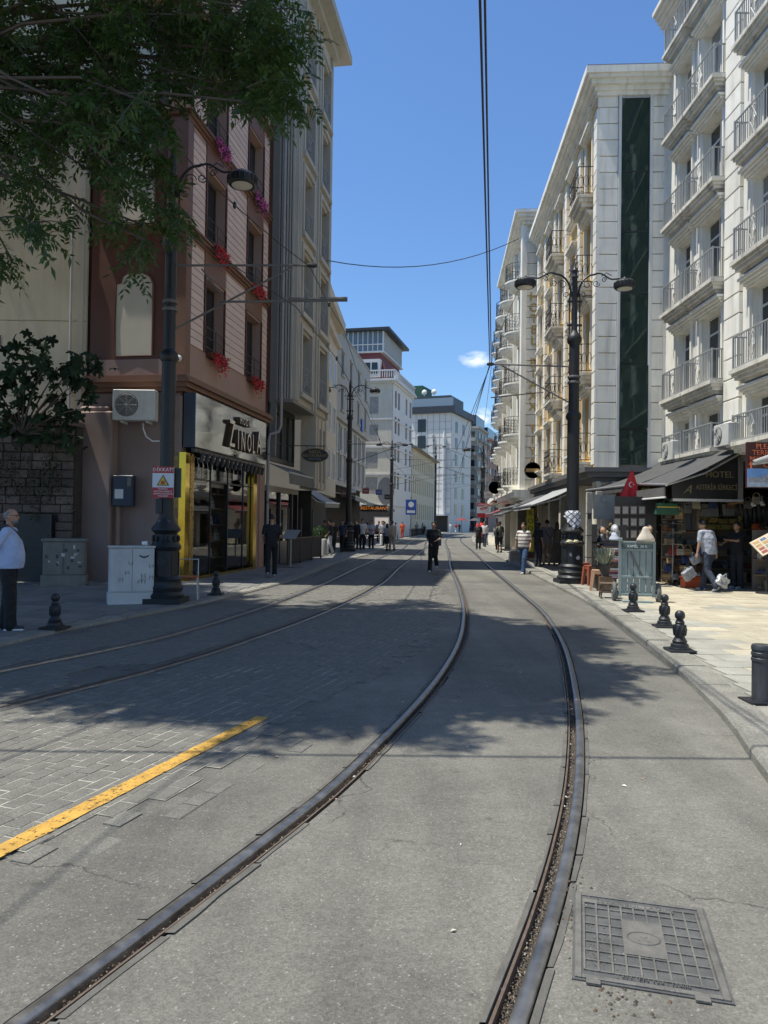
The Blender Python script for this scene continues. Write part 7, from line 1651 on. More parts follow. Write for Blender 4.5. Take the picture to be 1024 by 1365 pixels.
wire([(-.1, -2, 6.55), P(646.5, 0, 6.7), n1+Vector((.02, 0, .03)), (5.5, 61.8, 6.6), (10, 100, 7)], 'right one of the two thick wires running overhead to the right lamp post arm', .0125)
n2 = P(413, 355, 14.55)
wire([(-4.2, 2, 6.9), P(270, 234, 11.3), n2, P(458, 438, 19.5), (-.2, 41.3, 6.0), (3.2, 78, 6.8)], 'upper catenary wire of the left track slanting past the brown building', .009, .05, 3)
n3 = P(395, 409, 14.55)
wire([(-5.2, 3, 5.6), P(262, 318, 11.0), n3, P(449, 478, 20), P(487, 545, 27), (.2, 41.3, 5.2), (3.4, 78, 5.6)], 'lower contact wire of the left track passing the near left bracket', .010, .02, 3)
a = P(436, 347, 30.5); b = P(692, 318, 37.5); wire([a, b], 'thin span wire sagging across the street from the grey building to the hotel cornice', .02, .75)
wire([n1, P(628, 562, 42), P(612, 640, 62)], 'thin slanting stay from the right post arm down to the distant street pole', .012)
wire([(8.15, 62, 9.5), (6.5, 45, 12.5), (7.0, 39.5, 14.2)], 'far guy wire rising to the round balcony hotel', .015)
a = P(655, 530, 23.0); b = P(724, 523, 26.5); wire([a, b], 'short horizontal pull off rod behind the right lamp post bracket', .02)
wire([(-5.4, 5.2, 6.6), (.6, 5.3, 6.45), (7.5, 4.3, 6.7)], 'span wire above the camera crossing the street, known by its shadow on the road', .018)
# ================================================================== PEOPLE
m_skin = mat('skin', (.36, .20, .13), .5, .08, 6, .05, 80)
HAIRS = {'black': (.012, .010, .009), 'grey': (.16, .15, .14), 'brown': (.05, .03, .02), 'white': (.4, .4, .4)}
def capsule(mb, a, b, ra, rb, n=12, flat=(1, 1)):
    a, b = Vector(a), Vector(b); d = (b-a); L = d.length; d = d/L if L > 1e-6 else Vector((0, 0, 1))
    x = Vector((1, 0, 0)) if abs(d.x) < .8 else Vector((0, 1, 0)); x = (x-d*x.dot(d)).normalized(); y = d.cross(x)
    rings = [(-ra*cos(t), ra*sin(t)) for t in (.25, .8)]+[(0, ra), (L*.33, ra+(rb-ra)*.33), (L*.66, ra+(rb-ra)*.66), (L, rb)]+[(L+rb*cos(t), rb*sin(t)) for t in (.8, .25)]
    vs = []
    for h, r in rings:
        for k in range(n): an = 2*pi*k/n; vs.append(a+d*h+x*r*flat[0]*cos(an)+y*r*flat[1]*sin(an))
    fs = [(i*n+k, i*n+(k+1) % n, (i+1)*n+(k+1) % n, (i+1)*n+k) for i in range(len(rings)-1) for k in range(n)]+[tuple(reversed(range(n))), tuple(range((len(rings)-1)*n, len(rings)*n))]
    mb.add(vs, fs)
def loft(mb, secs, n=18):
    vs = []
    for c, rx, ry in secs:
        for k in range(n): an = 2*pi*k/n; ca_, sa_ = cos(an), sin(an); e = .8; vs.append((c[0]+rx*math.copysign(abs(ca_)**e, ca_), c[1]+ry*math.copysign(abs(sa_)**e, sa_), c[2]))
    fs = [(i*n+k, i*n+(k+1) % n, (i+1)*n+(k+1) % n, (i+1)*n+k) for i in range(len(secs)-1) for k in range(n)]+[tuple(reversed(range(n))), tuple(range((len(secs)-1)*n, len(secs)*n))]
    mb.add(vs, fs)
def fuse(o, vox, sm=4):
    m_ = o.modifiers.new('fuse', 'REMESH'); m_.mode = 'VOXEL'; m_.voxel_size = vox; m_.use_smooth_shade = True
    s_ = o.modifiers.new('smooth', 'SMOOTH'); s_.iterations = sm; s_.factor = .5; FUSED.append(o)
FUSED = []
BASEJ = dict(pel=(0, 0, .95), che=(0, .0, 1.28), nec=(0, -.01, 1.47), hea=(0, .02, 1.63), lsh=(-.18, 0, 1.41), rsh=(.18, 0, 1.41), lel=(-.23, -.03, 1.13), rel=(.23, -.03, 1.13), lwr=(-.23, .05, .89), rwr=(.23, .05, .89),
    lhi=(-.09, 0, .92), rhi=(.09, 0, .92), lkn=(-.10, .02, .50), rkn=(.10, .02, .50), lan=(-.10, -.02, .09), ran=(.10, -.02, .09))
def person(loc, yaw, label, top, bottom, hair='black', J=None, h=1.75, belly=0., sleeves='short', legs='long', shoe=(.02, .02, .02), vox=.014, women=False, longhair=False, cap_=None, skirt=False, glasses=False, beard=None, backpack=None, strap=None, head_turn=0, group=None, gripL=False, gripR=False, skin=None, dress=False):
    j = {k: Vector(v) for k, v in {**BASEJ, **(J or {})}.items()}
    k_ = h/1.75; t = empty('person', loc, yaw); t.scale = (k_, k_, k_); tag(t, label, 'person', group); near = vox < .02; skin = skin or m_skin
    wS = .92 if women else 1
    b = MB()
    for s_ in 'lr':
        sg = -1 if s_ == 'l' else 1
        capsule(b, j[s_+'sh'], j[s_+'el'], .047*wS, .038*wS); capsule(b, j[s_+'el'], j[s_+'wr'], .037*wS, .025*wS)
        capsule(b, j[s_+'hi'], j[s_+'kn'], .08, .055); capsule(b, j[s_+'kn'], j[s_+'an'], .05, .036); capsule(b, j[s_+'kn'].lerp(j[s_+'an'], .15)-Vector((0, .012, 0)), j[s_+'kn'].lerp(j[s_+'an'], .5), .05, .042)
        fd = (j[s_+'wr']-j[s_+'el']).normalized(); w = j[s_+'wr']; side = Vector((0, 1, 0)); side = (side-fd*side.dot(fd)).normalized(); nrm = fd.cross(side)*(-sg)
        pc = w+fd*.05; capsule(b, w+fd*.015, w+fd*.075, .033, .036, flat=(1, 1) if not near else (1, .55) if abs(side.x) > .5 else (.55, 1))
        curl = .95 if ((s_ == 'l' and gripL) or (s_ == 'r' and gripR)) else .35
        for q, (off, ln) in enumerate(((.028, .068), (.010, .078), (-.009, .072), (-.027, .055))):
            p0 = w+fd*.082+side*off; d1 = (fd*cos(curl*.6)+nrm*sin(curl*.6)).normalized(); p1 = p0+d1*ln*.5; d2 = (fd*cos(curl*1.6)+nrm*sin(curl*1.6)).normalized(); p2 = p1+d2*ln*.5
            capsule(b, p0, p1, .0098, .009, 6); capsule(b, p1, p2, .009, .0078, 6)
        p0 = w+fd*.03+side*.03; p1 = p0+(side*.8+fd*.6+nrm*.3).normalized()*.035; p2 = p1+(side*.3+fd*.9+nrm*.5).normalized()*.03; capsule(b, p0, p1, .013, .011, 6); capsule(b, p1, p2, .011, .009, 6)
    pe, ch, ne, he = j['pel'], j['che'], j['nec'], j['hea']
    tw = .155*wS+belly*.3; loft(b, [(pe-Vector((0, 0, .1)), .13, .09), (pe, .15+belly*.4, .105+belly*.6), (pe.lerp(ch, .4), .135*wS+belly*.5, .1+belly), (ch, .165*wS+belly*.2, .11+belly*.4), (ch.lerp(ne, .6), .15*wS, .085), (ch.lerp(ne, .85), .08, .06)])
    capsule(b, j['lsh'], j['rsh'], .055*wS, .055*wS); capsule(b, ne-Vector((0, 0, .05)), he-Vector((0, .01, .06)), .055*wS, .05*wS)
    HT_ = Matrix.Rotation(head_turn, 3, 'Z')
    def hp(x, y, z): return he+HT_ @ Vector((x, y, z))
    b.ell(he, (.074, .093, .108), 18, 12, M=HT_); b.ell(hp(0, .035, -.065), (.052, .055, .05), 12, 8, M=HT_)
    capsule(b, hp(0, .088, .018), hp(0, .108, -.022), .009, .014, 8); capsule(b, hp(-.035, .08, .025), hp(.035, .08, .025), .013, .013, 8)
    for sg in (-1, 1): b.ell(hp(sg*.076, -.005, -.005), (.012, .02, .03), 8, 6, M=HT_)
    capsule(b, hp(-.02, .088, -.05), hp(.02, .088, -.05), .008, .008, 6)
    o = b.build('body', skin, t); fuse(o, vox*.85 if near else vox, 3)
    # head hair
    hm = mat(hair+'_hair', HAIRS[hair], .55, .2, 30, .5, 120)
    b = MB(); bald = hair in ('grey',) and beard
    if bald: b.ell(hp(0, -.014, .012), (.080, .094, .098), 20, 12, M=HT_, fn=lambda d: .8 if (d.y > .25 or d.z > .62 or d.z < -.55) else 1)
    else: b.ell(hp(0, -.008, .022), (.084, .102, .112), 20, 12, M=HT_, fn=lambda d: .82 if (d.y > .45 and d.z < .5) or d.z < -.45 else 1.0)
    if longhair: b.ell(hp(0, -.06, -.08), (.085, .06, .16), 14, 9, M=HT_)
    b.build('hair', hm, t, smooth='all')
    if beard: 
        b = MB(); b.ell(hp(0, .045, -.07), (.056, .058, .05), 14, 8, M=HT_, fn=lambda d: 1 if d.z < .35 else .6); b.build('beard', mat(beard+'_beard', HAIRS[beard], .8, .3, 40, .6, 150), t, smooth='all')
    if vox <= .014:
        for sg in (-1, 1): b = MB(); b.ell(hp(sg*.03, .083, .008), (.011, .008, .006), 8, 6); b.build('eye', m_black, t, smooth='all')
    if glasses:
        b = MB()
        for sg in (-1, 1): b.tube([hp(sg*.034+.024*cos(a), .098, .006+.018*sin(a)) for a in [2*pi*q/14 for q in range(14)]], .0025, 4, closed=True); b.tube([hp(sg*.058, .095, .012), hp(sg*.08, .0, .012)], .0025, 4)
        b.tube([hp(-.01, .1, .01), hp(.01, .1, .01)], .0025, 4); b.build('glasses', m_black, t)
    if cap_:
        b = MB(); b.ell(hp(0, -.005, .04), (.09, .108, .1), 18, 10, M=HT_, fn=lambda d: 1 if d.z > -.15 else .8); b.ell(hp(0, .11, .045), (.07, .07, .01), 14, 6, M=HT_); b.build('cap', mat('cap_cloth_%02d' % int(cap_[0]*99), cap_, .8, .1, 10, .2), t, smooth='all')
    # trousers or shorts or skirt
    b = MB()
    if dress or skirt:
        zb = .12 if dress else .45; loft(b, [(pe+Vector((0, 0, .08)), .15, .11), (pe, .17, .125), (pe-Vector((0, 0, .25)), .2, .15), (Vector((pe.x, pe.y, zb)), .25, .2)])
    else:
        loft(b, [(pe-Vector((0, 0, .13)), .15, .1), (pe-Vector((0, 0, .03)), .165+belly*.35, .115+belly*.5), (pe+Vector((0, 0, .06)), .15+belly*.5, .108+belly*.8)])
        for s_ in 'lr':
            hi, kn, an = j[s_+'hi'], j[s_+'kn'], j[s_+'an']; e = an+Vector((0, 0, .0))
            wd = 1.0+belly*3; capsule(b, hi, kn, .098*wd**.6, .078*wd)
            if legs == 'long': capsule(b, kn, e, .075*wd, .066*wd); capsule(b, kn.lerp(e, .7), e-Vector((0, 0, .02)), .066*wd, .074*wd)
    lm = cloth('legwear_%d_%d_%d' % tuple(int(c*99) for c in bottom), bottom); fuse(b.build('skirt' if dress or skirt else ('trousers' if legs == 'long' else 'shorts'), lm, t), vox, 3)
    # top
    b = MB(); x_ = .016
    loft(b, [(pe-Vector((0, 0, .07)), .165+belly*.55, .125+belly*.9), (pe+Vector((0, 0, .02)), .168+belly*.65, .13+belly*1.1), (pe.lerp(ch, .45), .152*wS+x_+belly*.6, .115+x_+belly*1.1), (ch, .17*wS+x_+belly*.25, .115+x_+belly*.5), (ch.lerp(ne, .62), .155*wS+x_, .088+x_), (ch.lerp(ne, .9), .075, .07)])
    capsule(b, j['lsh'], j['rsh'], .07*wS, .07*wS)
    for s_ in 'lr':
        sh, el, wr = j[s_+'sh'], j[s_+'el'], j[s_+'wr']
        if sleeves == 'short': capsule(b, sh, sh.lerp(el, .72), .066*wS, .062*wS)
        elif sleeves != 'none': capsule(b, sh, el, .066*wS, .056*wS); capsule(b, el, el.lerp(wr, .93), .055*wS, .043*wS)
    tm = top if not isinstance(top, tuple) else cloth('top_%d_%d_%d' % tuple(int(c*99) for c in top), top)
    fuse(b.build('shirt', tm, t), vox, 3)
    for s_ in 'lr':
        an = j[s_+'an']; kn = j[s_+'kn']; b = MB(); lift = an.z > .14
        toe = an+(Vector((0, .15, -.055)) if not lift else Vector((0, .09, -.13))); capsule(b, an+Vector((0, -.035, -.045)), toe, .047, .040, 10, flat=(1, .8)); capsule(b, an+Vector((0, -.02, -.03)), an+Vector((0, 0, .03)), .045, .04, 10)
        sm_ = mat('shoe_%d_%d_%d' % tuple(int(c*99) for c in shoe), shoe, .6, .1, 6, .1); o = b.build('shoe', sm_, t, smooth='all')
        if near and not lift: MB().box((an.x-.048, an.y-.08, 0), (an.x+.048, an.y+.18, .022)).build('sole', m_swht if shoe[0] < .3 else m_lawn, o, bevel=.008)
    if backpack: 
        b = MB(); b.box((-.15, -.3, 1.0), (.15, -.14, 1.42)); o = b.build('backpack', mat('backpack_%d' % int(backpack[0]*99), backpack, .8, .1, 6, .2), t, bevel=.03)
    if strap:
        b = MB(); (a0, a1) = strap; b.tube([Vector(p) for p in a0], .016, 6); b.build('strap', m_black, t); 
        if a1: MB().box(*a1).build('shoulder_bag', m_black, t, bevel=.02)
    return t
def walk(st, l=1):
    """stride: st metres; l=1 left leg forward"""
    a, c = ('l', 'r') if l > 0 else ('r', 'l'); sa, sc_ = (-1, 1) if l > 0 else (1, -1)
    return {a+'kn': (sa*.09, st*.36, .52), a+'an': (sa*.09, st*.5, .09), c+'kn': (sc_*.09, -st*.05, .49), c+'an': (sc_*.09, -st*.55, .16),
            a+'el': (sa*.22, -.10, 1.15), a+'wr': (sa*.22, -.06, .92), c+'el': (sc_*.22, .03, 1.14), c+'wr': (sc_*.22, .17, .95)}
# 1 man on the left pavement, profile to the right
m_blueshirt = cloth('light_blue_shirt', (.36, .44, .62))
person((-5.36, 10.75, ZL), R(-78), 'man in a loose light blue shirt and black trousers standing at the left edge', m_blueshirt, (.012, .012, .013), hair='grey', h=1.74, belly=.07, sleeves='long', beard='grey', glasses=True, vox=.0125, shoe=(.03, .03, .035), head_turn=R(-8),
       J=dict(lel=(-.27, -.12, 1.16), lwr=(-.16, -.19, .98), rel=(.26, -.14, 1.16), rwr=(.12, -.2, .98), ran=(.10, .06, .09), lan=(-.09, -.07, .09), lkn=(-.1, -.02, .5), rkn=(.1, .05, .5)), strap=([(.1, -.13, 1.46), (.09, -.02, 1.505), (.0, .13, 1.38), (-.13, .2, 1.1), (-.2, .1, .98), (-.1, -.16, 1.1), (.06, -.17, 1.35)], None))
person((-3.22, 21.6, ZL), R(8), 'man in a black t-shirt walking away along the left pavement past the shop', (.012, .013, .018), (.012, .013, .016), J={**walk(.42, -1), 'lel': (-.24, -.02, 1.15), 'lwr': (-.22, .12, 1.02), 'rel': (.25, -.02, 1.14), 'rwr': (.2, .16, 1.05)}, h=1.8, shoe=(.35, .35, .35), vox=.015, hair='black')
person((1.70, 25.5, 0), R(172), 'man in black shirt and black trousers striding between the rails in the street centre', (.010, .010, .012), (.010, .010, .010), hair='black', J={**walk(.5, -1), 'lkn': (-.07, .05, .55), 'lan': (-.1, -.26, .28), 'rkn': (.1, .06, .5), 'ran': (.12, .08, .09), 'rel': (.22, -.05, 1.15), 'rwr': (.10, .12, .98), 'lel': (-.24, .06, 1.17), 'lwr': (-.12, .2, 1.1)}, h=1.72, belly=.02, shoe=(.5, .5, .48), vox=.015, strap=([(-.16, .1, 1.0), (-.08, .13, 1.3), (.1, .02, 1.48)], ((-.27, .02, .92), (-.14, .18, 1.15))))
m_striped = mat('striped_tshirt', (.6, .57, .52), .85, .05, 5, .3, 30); nn = m_striped.node_tree.nodes; ll = m_striped.node_tree.links; w_ = nn.new('ShaderNodeTexWave'); w_.bands_direction = 'Z'; w_.inputs['Scale'].default_value = 2.6; tcn = nn.new('ShaderNodeTexCoord'); ll.new(tcn.outputs['Object'], w_.inputs['Vector'])
g_ = nn.new('ShaderNodeMath'); g_.operation = 'GREATER_THAN'; g_.inputs[1].default_value = .72; ll.new(w_.outputs['Fac'], g_.inputs[0]); bs = nn['Principled BSDF']; src = bs.inputs['Base Color'].links[0].from_socket; mx = nn.new('ShaderNodeMix'); mx.data_type = 'RGBA'; ll.new(g_.outputs[0], mx.inputs[0]); ll.new(src, mx.inputs[6]); mx.inputs[7].default_value = (.17, .10, .09, 1); ll.new(mx.outputs[2], bs.inputs['Base Color'])
sp = person((4.72, 25.3, .0), R(150), 'man in a striped t-shirt and jeans walking along the right kerb with a dark bag', m_striped, (.035, .07, .15), J={**walk(.5, 1), 'rwr': (.28, .04, .86), 'rel': (.27, -.02, 1.12), 'lwr': (-.28, .12, .92)}, h=1.72, belly=.03, shoe=(.55, .55, .55), vox=.015, gripR=True, glasses=True)
b_ = bag('grey', (4.38, 25.1, .42), 'flat dark grey carrier bag held by the man in the striped t-shirt', .42, .36, R(20), None, 'bag'); 
for o in b_.children: 
    if o.name.startswith('bag_body'): o.data = o.data.copy(); o.data.materials.clear(); o.data.materials.append(mat('slate_bag', (.06, .07, .085), .6))
person((6.42, 41.5, ZR), R(20), 'person with a grey green top dark shoulder bag and bare legs on the right pavement', (.16, .17, .13), (.02, .02, .03), J={'lel': (-.26, .02, 1.16), 'lwr': (-.1, .18, 1.12), **{}}, legs='short', h=1.72, vox=.02, women=True, cap_=(.3, .27, .2), strap=([(-.1, .12, 1.0), (.05, .12, 1.3), (.15, 0, 1.46)], ((-.3, -.15, .95), (-.12, .15, 1.2))))
person((6.22, 28.6, ZR), R(-25), 'person in a grey shirt and tan shorts browsing under the light grey awning', (.16, .16, .19), (.18, .13, .09), J={'lel': (-.2, .1, 1.18), 'lwr': (-.1, .28, 1.2), 'rel': (.2, .1, 1.18), 'rwr': (.1, .28, 1.2)}, legs='short', h=1.76, vox=.018, strap=([(.16, -.11, 1.02), (0, -.13, 1.3), (-.12, -.03, 1.47)], None))
person((6.70, 29.0, ZR), R(-10), 'person in a long pale brown dress beside the one in tan shorts', (.17, .14, .12), (.15, .11, .09), h=1.68, vox=.018, women=True, longhair=True, dress=True, hair='brown')
person((5.75, 27.9, ZR), R(-60), 'dark dressed person in the shade just behind the striped t-shirt man', (.015, .015, .018), (.02, .02, .025), h=1.65, vox=.02, women=True, longhair=True)
person((7.18, 20.2, ZR), R(10), 'figure in a long black robe and scarf standing in the dark market doorway', (.010, .010, .010), (.010, .010, .010), h=1.72, vox=.018, sleeves='long', women=True, longhair=True, dress=True)
m_gshirt = (.34, .36, .42)
person((7.95, 18.3, ZR), R(28), 'man in a grey t-shirt and dark jeans carrying silver bags at the bag stall', m_gshirt, (.03, .04, .065), J={**walk(.5, -1), 'che': (-.03, .06, 1.27), 'nec': (-.03, .12, 1.45), 'hea': (-.03, .19, 1.59), 'lsh': (-.21, .08, 1.39), 'rsh': (.15, .07, 1.39), 'lel': (-.26, .08, 1.12), 'lwr': (-.3, .1, .9), 'rel': (.26, .04, 1.12), 'rwr': (.34, .08, .88)}, h=1.8, belly=.02, shoe=(.3, .32, .34), vox=.0145, gripR=True, gripL=True, hair='black')
person((9.05, 19.2, ZR), R(115), 'young seller in a black t-shirt reaching out at the bag stall', (.012, .012, .013), (.02, .022, .03), J={'lel': (-.2, .22, 1.25), 'lwr': (-.12, .46, 1.27), 'rel': (.2, .2, 1.22), 'rwr': (.12, .42, 1.16)}, h=1.72, vox=.0145, shoe=(.35, .35, .35))
m_foil = mat('crinkled_silver', (.5, .52, .54), .35, .25, 14, 1.0, 22, metal=.4)
for i, (x, y, Y, sz, rz, lab) in enumerate(((963, 776, 17.95, .30, .5, 'crinkled silver bag hanging from the right hand of the grey shirt man'), (919, 766, 18.35, .32, -.6, 'grey striped shopping bag swinging at the left hip of the grey shirt man'), (928, 746, 18.5, .26, -.5, 'small pale bag tucked above the striped shopping bag'))):
    t = empty('shopping_bag', P(x, y, Y), 0); t.rotation_euler = (0, rz, .2); tag(t, lab, 'bag'); mb = MB(); mb.box((-sz/2, -.06, -sz*.35), (sz/2, .06, sz*.45)); o = mb.build('bag_body', m_foil if i == 0 else mat('striped_bag', (.25, .26, .28), .6, .3, 12), t, bevel=.02); sb = o.modifiers.new('s', 'SUBSURF'); sb.subdivision_type = 'SIMPLE'; sb.levels = 3; sb.render_levels = 3
    tx = bpy.data.textures.new('crinkle', 'CLOUDS'); tx.noise_scale = .07; dm = o.modifiers.new('d', 'DISPLACE'); dm.texture = tx; dm.strength = .07 if i == 0 else .03
    MB().tube([(-.06, 0, sz*.42), (0, 0, sz*.42+.1), (.06, 0, sz*.42)], .008, 5).build('handle', m_alu, t)
# left pavement crowd
crowd = [(-2.55, 37.8, 190, 'dark clothed person nearest the terrace on the left pavement', (.015, .015, .018), (.015, .015, .02), 1.66, 0),
 (-1.62, 43.4, 175, 'person in a black jacket beside the further left lamp post', (.012, .012, .014), (.015, .015, .02), 1.78, 0),
 (-1.25, 43.8, 185, 'man in a white shirt and black trousers seen from behind at the cafe tables', (.5, .52, .55), (.012, .012, .015), 1.82, 0),
 (-.75, 45.6, 170, 'waiter in a pale blue shirt with folded arms at the cafe tables', (.4, .43, .5), (.012, .012, .015), 1.74, 0),
 (.2, 44.6, 20, 'woman with white top and black skirt walking beside the beige dressed one', (.35, .34, .38), (.012, .012, .015), 1.62, 1),
 (.50, 44.2, 12, 'person in a loose beige outfit walking on the left track', (.33, .29, .24), (.33, .29, .24), 1.78, 0),
 (-3.1, 39.5, 60, 'dark figure lingering by the boxed shrub', (.02, .022, .02), (.02, .02, .02), 1.7, 0),
 (-.1, 52.5, 200, 'man in a light shirt standing by the white kerb posts', (.4, .4, .42), (.03, .03, .04), 1.74, 0),
 (.0, 58.5, 150, 'dark dressed man further along the restaurant terrace', (.02, .02, .02), (.02, .02, .03), 1.75, 0),
 (1.95, 78.5, 180, 'worker in an orange red vest standing at the left kerb', (.75, .10, .03), (.75, .12, .04), 1.75, 0),
 (4.3, 98.0, 200, 'grey clothed person beside the low fence of the cream hall', (.2, .21, .25), (.04, .04, .05), 1.72, 0),
 (5.6, 103.0, 180, 'dark person sitting by the fence of the cream hall', (.03, .03, .03), (.03, .03, .03), 1.4, 0),
 (11.4, 128.0, 180, 'tiny figure in bright white clothes near the lettered hotel', (.7, .7, .68), (.65, .65, .62), 1.8, 0),
 (13.6, 135.0, 180, 'tiny dark figure on the far left pavement under the red parasols', (.02, .02, .02), (.03, .03, .03), 1.75, 0),
 (6.0, 47.5, 175, 'dark dressed shopper by the red flag draped stand', (.03, .03, .035), (.03, .03, .03), 1.7, 0)]
for i, (x, y, yw, lab, tp, bt, hh, sk) in enumerate(crowd):
    person((x, y, ZL if x < 1.2 and y < 90 and i not in (4, 5) else (.05 if i not in (4, 5) else 0)), R(yw), lab, tp, bt, h=hh, vox=.022 if y < 60 else .03, J=walk(.35, 1 if i % 2 else -1) if i in (4, 5, 0) else ({'lel': (-.2, .08, 1.17), 'lwr': (.02, .2, 1.16), 'rel': (.2, .08, 1.17), 'rwr': (-.02, .2, 1.18)} if i == 3 else None), women=bool(sk), skirt=bool(sk), longhair=bool(sk), sleeves='long' if i in (1, 5) else 'short', shoe=(.03, .03, .03))
more = []
cl_ = [('black', (.02, .02, .02)), ('white', (.5, .5, .5)), ('navy', (.03, .04, .08)), ('red', (.4, .05, .04)), ('grey', (.2, .2, .2)), ('beige', (.35, .3, .22))]
spots_ = [(-2.2, 40.2), (-2.4, 46.5), (-1.7, 48.6), (-1.2, 55), (-.4, 61), (.1, 66), (.6, 70.5), (1.2, 75), (-2.6, 36.5), (5.5, 106), (7.5, 113), (12.6, 131), (16, 139), (7.0, 52), (7.6, 56), (6.9, 45.5), (19, 150), (6.4, 33.5)]
plc = ['behind the cafe tables', 'by the restaurant front', 'at the first white kerb post', 'under the black awning', 'near the illuminated menu', 'before the dark restaurant awning', 'below the grey awning', 'at the mansard house corner', 'by the nearest boxed shrub', 'by the low fence', 'past the cream hall', 'before the lettered hotel', 'at the lettered hotel canopy', 'beside the far right street pole', 'under the small red awning', 'under the dark red awning', 'at the far street bend', 'in the shade of the dark grey awning']
for i, (x, y) in enumerate(spots_):
    cn, cc = cl_[(i*5+2) % 6]; c2 = cl_[(i*2) % 3][1]
    person((x, y, .06), R(random.choice((0, 180, 150, 30, 90))), f'distant pedestrian in a {cn} top {plc[i]}', cc, c2, h=random.uniform(1.6, 1.82), vox=.026, J=walk(random.uniform(.2, .45), random.choice((-1, 1))), women=i % 3 == 0, longhair=i % 3 == 0)
# apply the fused meshes in one pass
bpy.context.view_layer.update(); dg = bpy.context.evaluated_depsgraph_get()
res = [(o, bpy.data.meshes.new_from_object(o.evaluated_get(dg), depsgraph=dg)) for o in FUSED]
for o, me in res:
    o.modifiers.clear(); me.name = o.name; mt_ = o.data.materials[0]; o.data = me
    if not me.materials: me.materials.append(mt_)
    me.shade_smooth()

# ================================================================== TREES
m_bark = mat('tree_bark', (.085, .065, .05), .9, .3, 6, .9, 25)
m_leaf = leafmat('ailanthus_leaf', (.036, .066, .018), (.11, .21, .03))
m_figleaf = mat('fig_leaf', (.018, .034, .012), .75, .3, 8, .2, 60, pv=.3, spec=.2)
def qbez(a, b, c, n): return [a.lerp(b, i/n).lerp(b.lerp(c, i/n), i/n) for i in range(n+1)]
root = Vector((-10.2, 10.0, 0))
tr_ = empty('street_tree', root); tag(tr_, 'large feathery leaved tree overhanging the street from the upper left', 'tree')
trunk = MB(); fork = Vector((-9.6, 10.0, 5.2)); up2 = Vector((-8.6, 10.6, 8.2))
trunk.tube([v-root for v in (root, Vector((-10.15, 10, .5)), Vector((-9.95, 9.95, 2.6)), fork, Vector((-9.1, 10.3, 6.8)), up2, Vector((-7.9, 11, 11)))], [.42, .33, .28, .24, .2, .15, .07], 12); trunk.build('trunk', m_bark, tr_, smooth=50)
vis = []
def V(px, py, Y, r, n): vis.append((P(px, py, Y), r, n))
for (x, y) in ((20, 20), (75, 10), (150, 20), (215, 15), (280, 20), (340, 12), (340, 5), (360, 25), (110, 85), (175, 75), (240, 80), (300, 75), (330, 80), (345, 60), (150, 140), (205, 140), (255, 150), (315, 135), (320, 120), (340, 45), (330, 45), (120, 45)):
    V(x, y, random.uniform(8.5, 11.5), .55, 7)
for (x, y) in ((145, 175), (180, 205), (210, 165), (315, 110), (335, 95), (160, 240), (195, 250), (125, 205), (320, 90), (200, 285), (175, 160)):
    V(x, y-12, random.uniform(8.5, 10.5), .42, 6)
for (x, y) in ((15, 190), (30, 250), (8, 300), (15, 345), (60, 180), (90, 140), (325, 135), (190, 300), (340, 130), (205, 325), (360, 75)):
    V(x, y, random.uniform(8.3, 10), .28, 5)
hid = []
while len(hid) < 190:
    v = Vector((random.gauss(0, 1), random.gauss(0, 1), random.gauss(0, 1))).normalized()*random.random()**.45
    p = Vector((-4.9+v.x*5.0, 11.2+v.y*5.2, 10.6+v.z*3.2))
    q = (p-Vector((0, 0, CAMH))); px_ = 512+1000*p.x/p.y; top = CAMH+.70*p.y
    mg = 1.5 if px_ < 300 else 2.3
    if p.z < top+mg: p.z = top+mg+random.random()*2.5
    if p.x > -1.0: continue
    if p.x+.364*p.z > 2.75 or (p.y > 11.5 and p.x+.364*p.z > 1.6 and random.random() < .75): continue
    if p.y < 6.2: continue
    if p.x < -8.5 or (p.z < 13.8): hid.append((p, .85, 17))
for _ in range(120):  # extra foliage out of view, added to shade the fig and left wall
    v = Vector((random.gauss(0, 1), random.gauss(0, 1), random.gauss(0, 1))).normalized()*random.random()**.4; p = Vector((-12.5+v.x*4.2, 14.0+v.y*5.2, 11.5+v.z*2.6)); p.z = max(p.z, CAMH+.70*p.y+1.0 if p.x/p.y > -.62 else 7.5); hid.append((p, .95, 14))
limbs = MB(); twigs = []; big = []
for (c, r, n) in vis+hid:
    c = Vector(c); src_ = fork.lerp(up2, random.random()) if c.z < 9 else up2.lerp(Vector((-7.9, 11, 11)), random.random())
    d = c-src_; mid = src_+d*.5+Vector((0, 0, .7+.12*d.length)); L = d.length
    pts = qbez(src_, mid, c, 7); limbs.tube([p+Vector((random.gauss(0, .10), random.gauss(0, .08), random.gauss(0, .10)))*(0 < i < 7)-root for i, p in enumerate(pts)], [.040*(1-i/8.5)+.006 for i in range(8)], 5, caps=False)
    for _ in range(n):
        a = pts[random.choice((5, 6, 7, 7, 7))]+Vector((random.gauss(0, r*.25), random.gauss(0, r*.25), random.gauss(0, r*.2)))
        dr = Vector((random.gauss(0, 1), random.gauss(0, 1), random.gauss(-.15, .6))).normalized(); dr = (dr+d.normalized()*.5).normalized(); ln = random.uniform(.45, .95)*(r/.6)**.5
        e = a+dr*ln+Vector((0, 0, -.25*ln)); m2 = a+dr*ln*.55+Vector((0, 0, .05)); tp = qbez(a, m2, e, 5); pc = [(512+1000*(q.x/q.y)+9, 700-1000*(q.z-CAMH)/q.y) for q in tp]
        if r < .8 and any(232 < x_ < 350 and 150 < y_ < 262 for x_, y_ in pc): continue     # pruned clear of the street lamp
        limbs.tube([p-root for p in tp], [.009, .008, .007, .006, .005, .004], 3, caps=False); (twigs if r < .8 else big).append(tp)
limbs.build('limbs', m_bark, tr_, smooth=50)
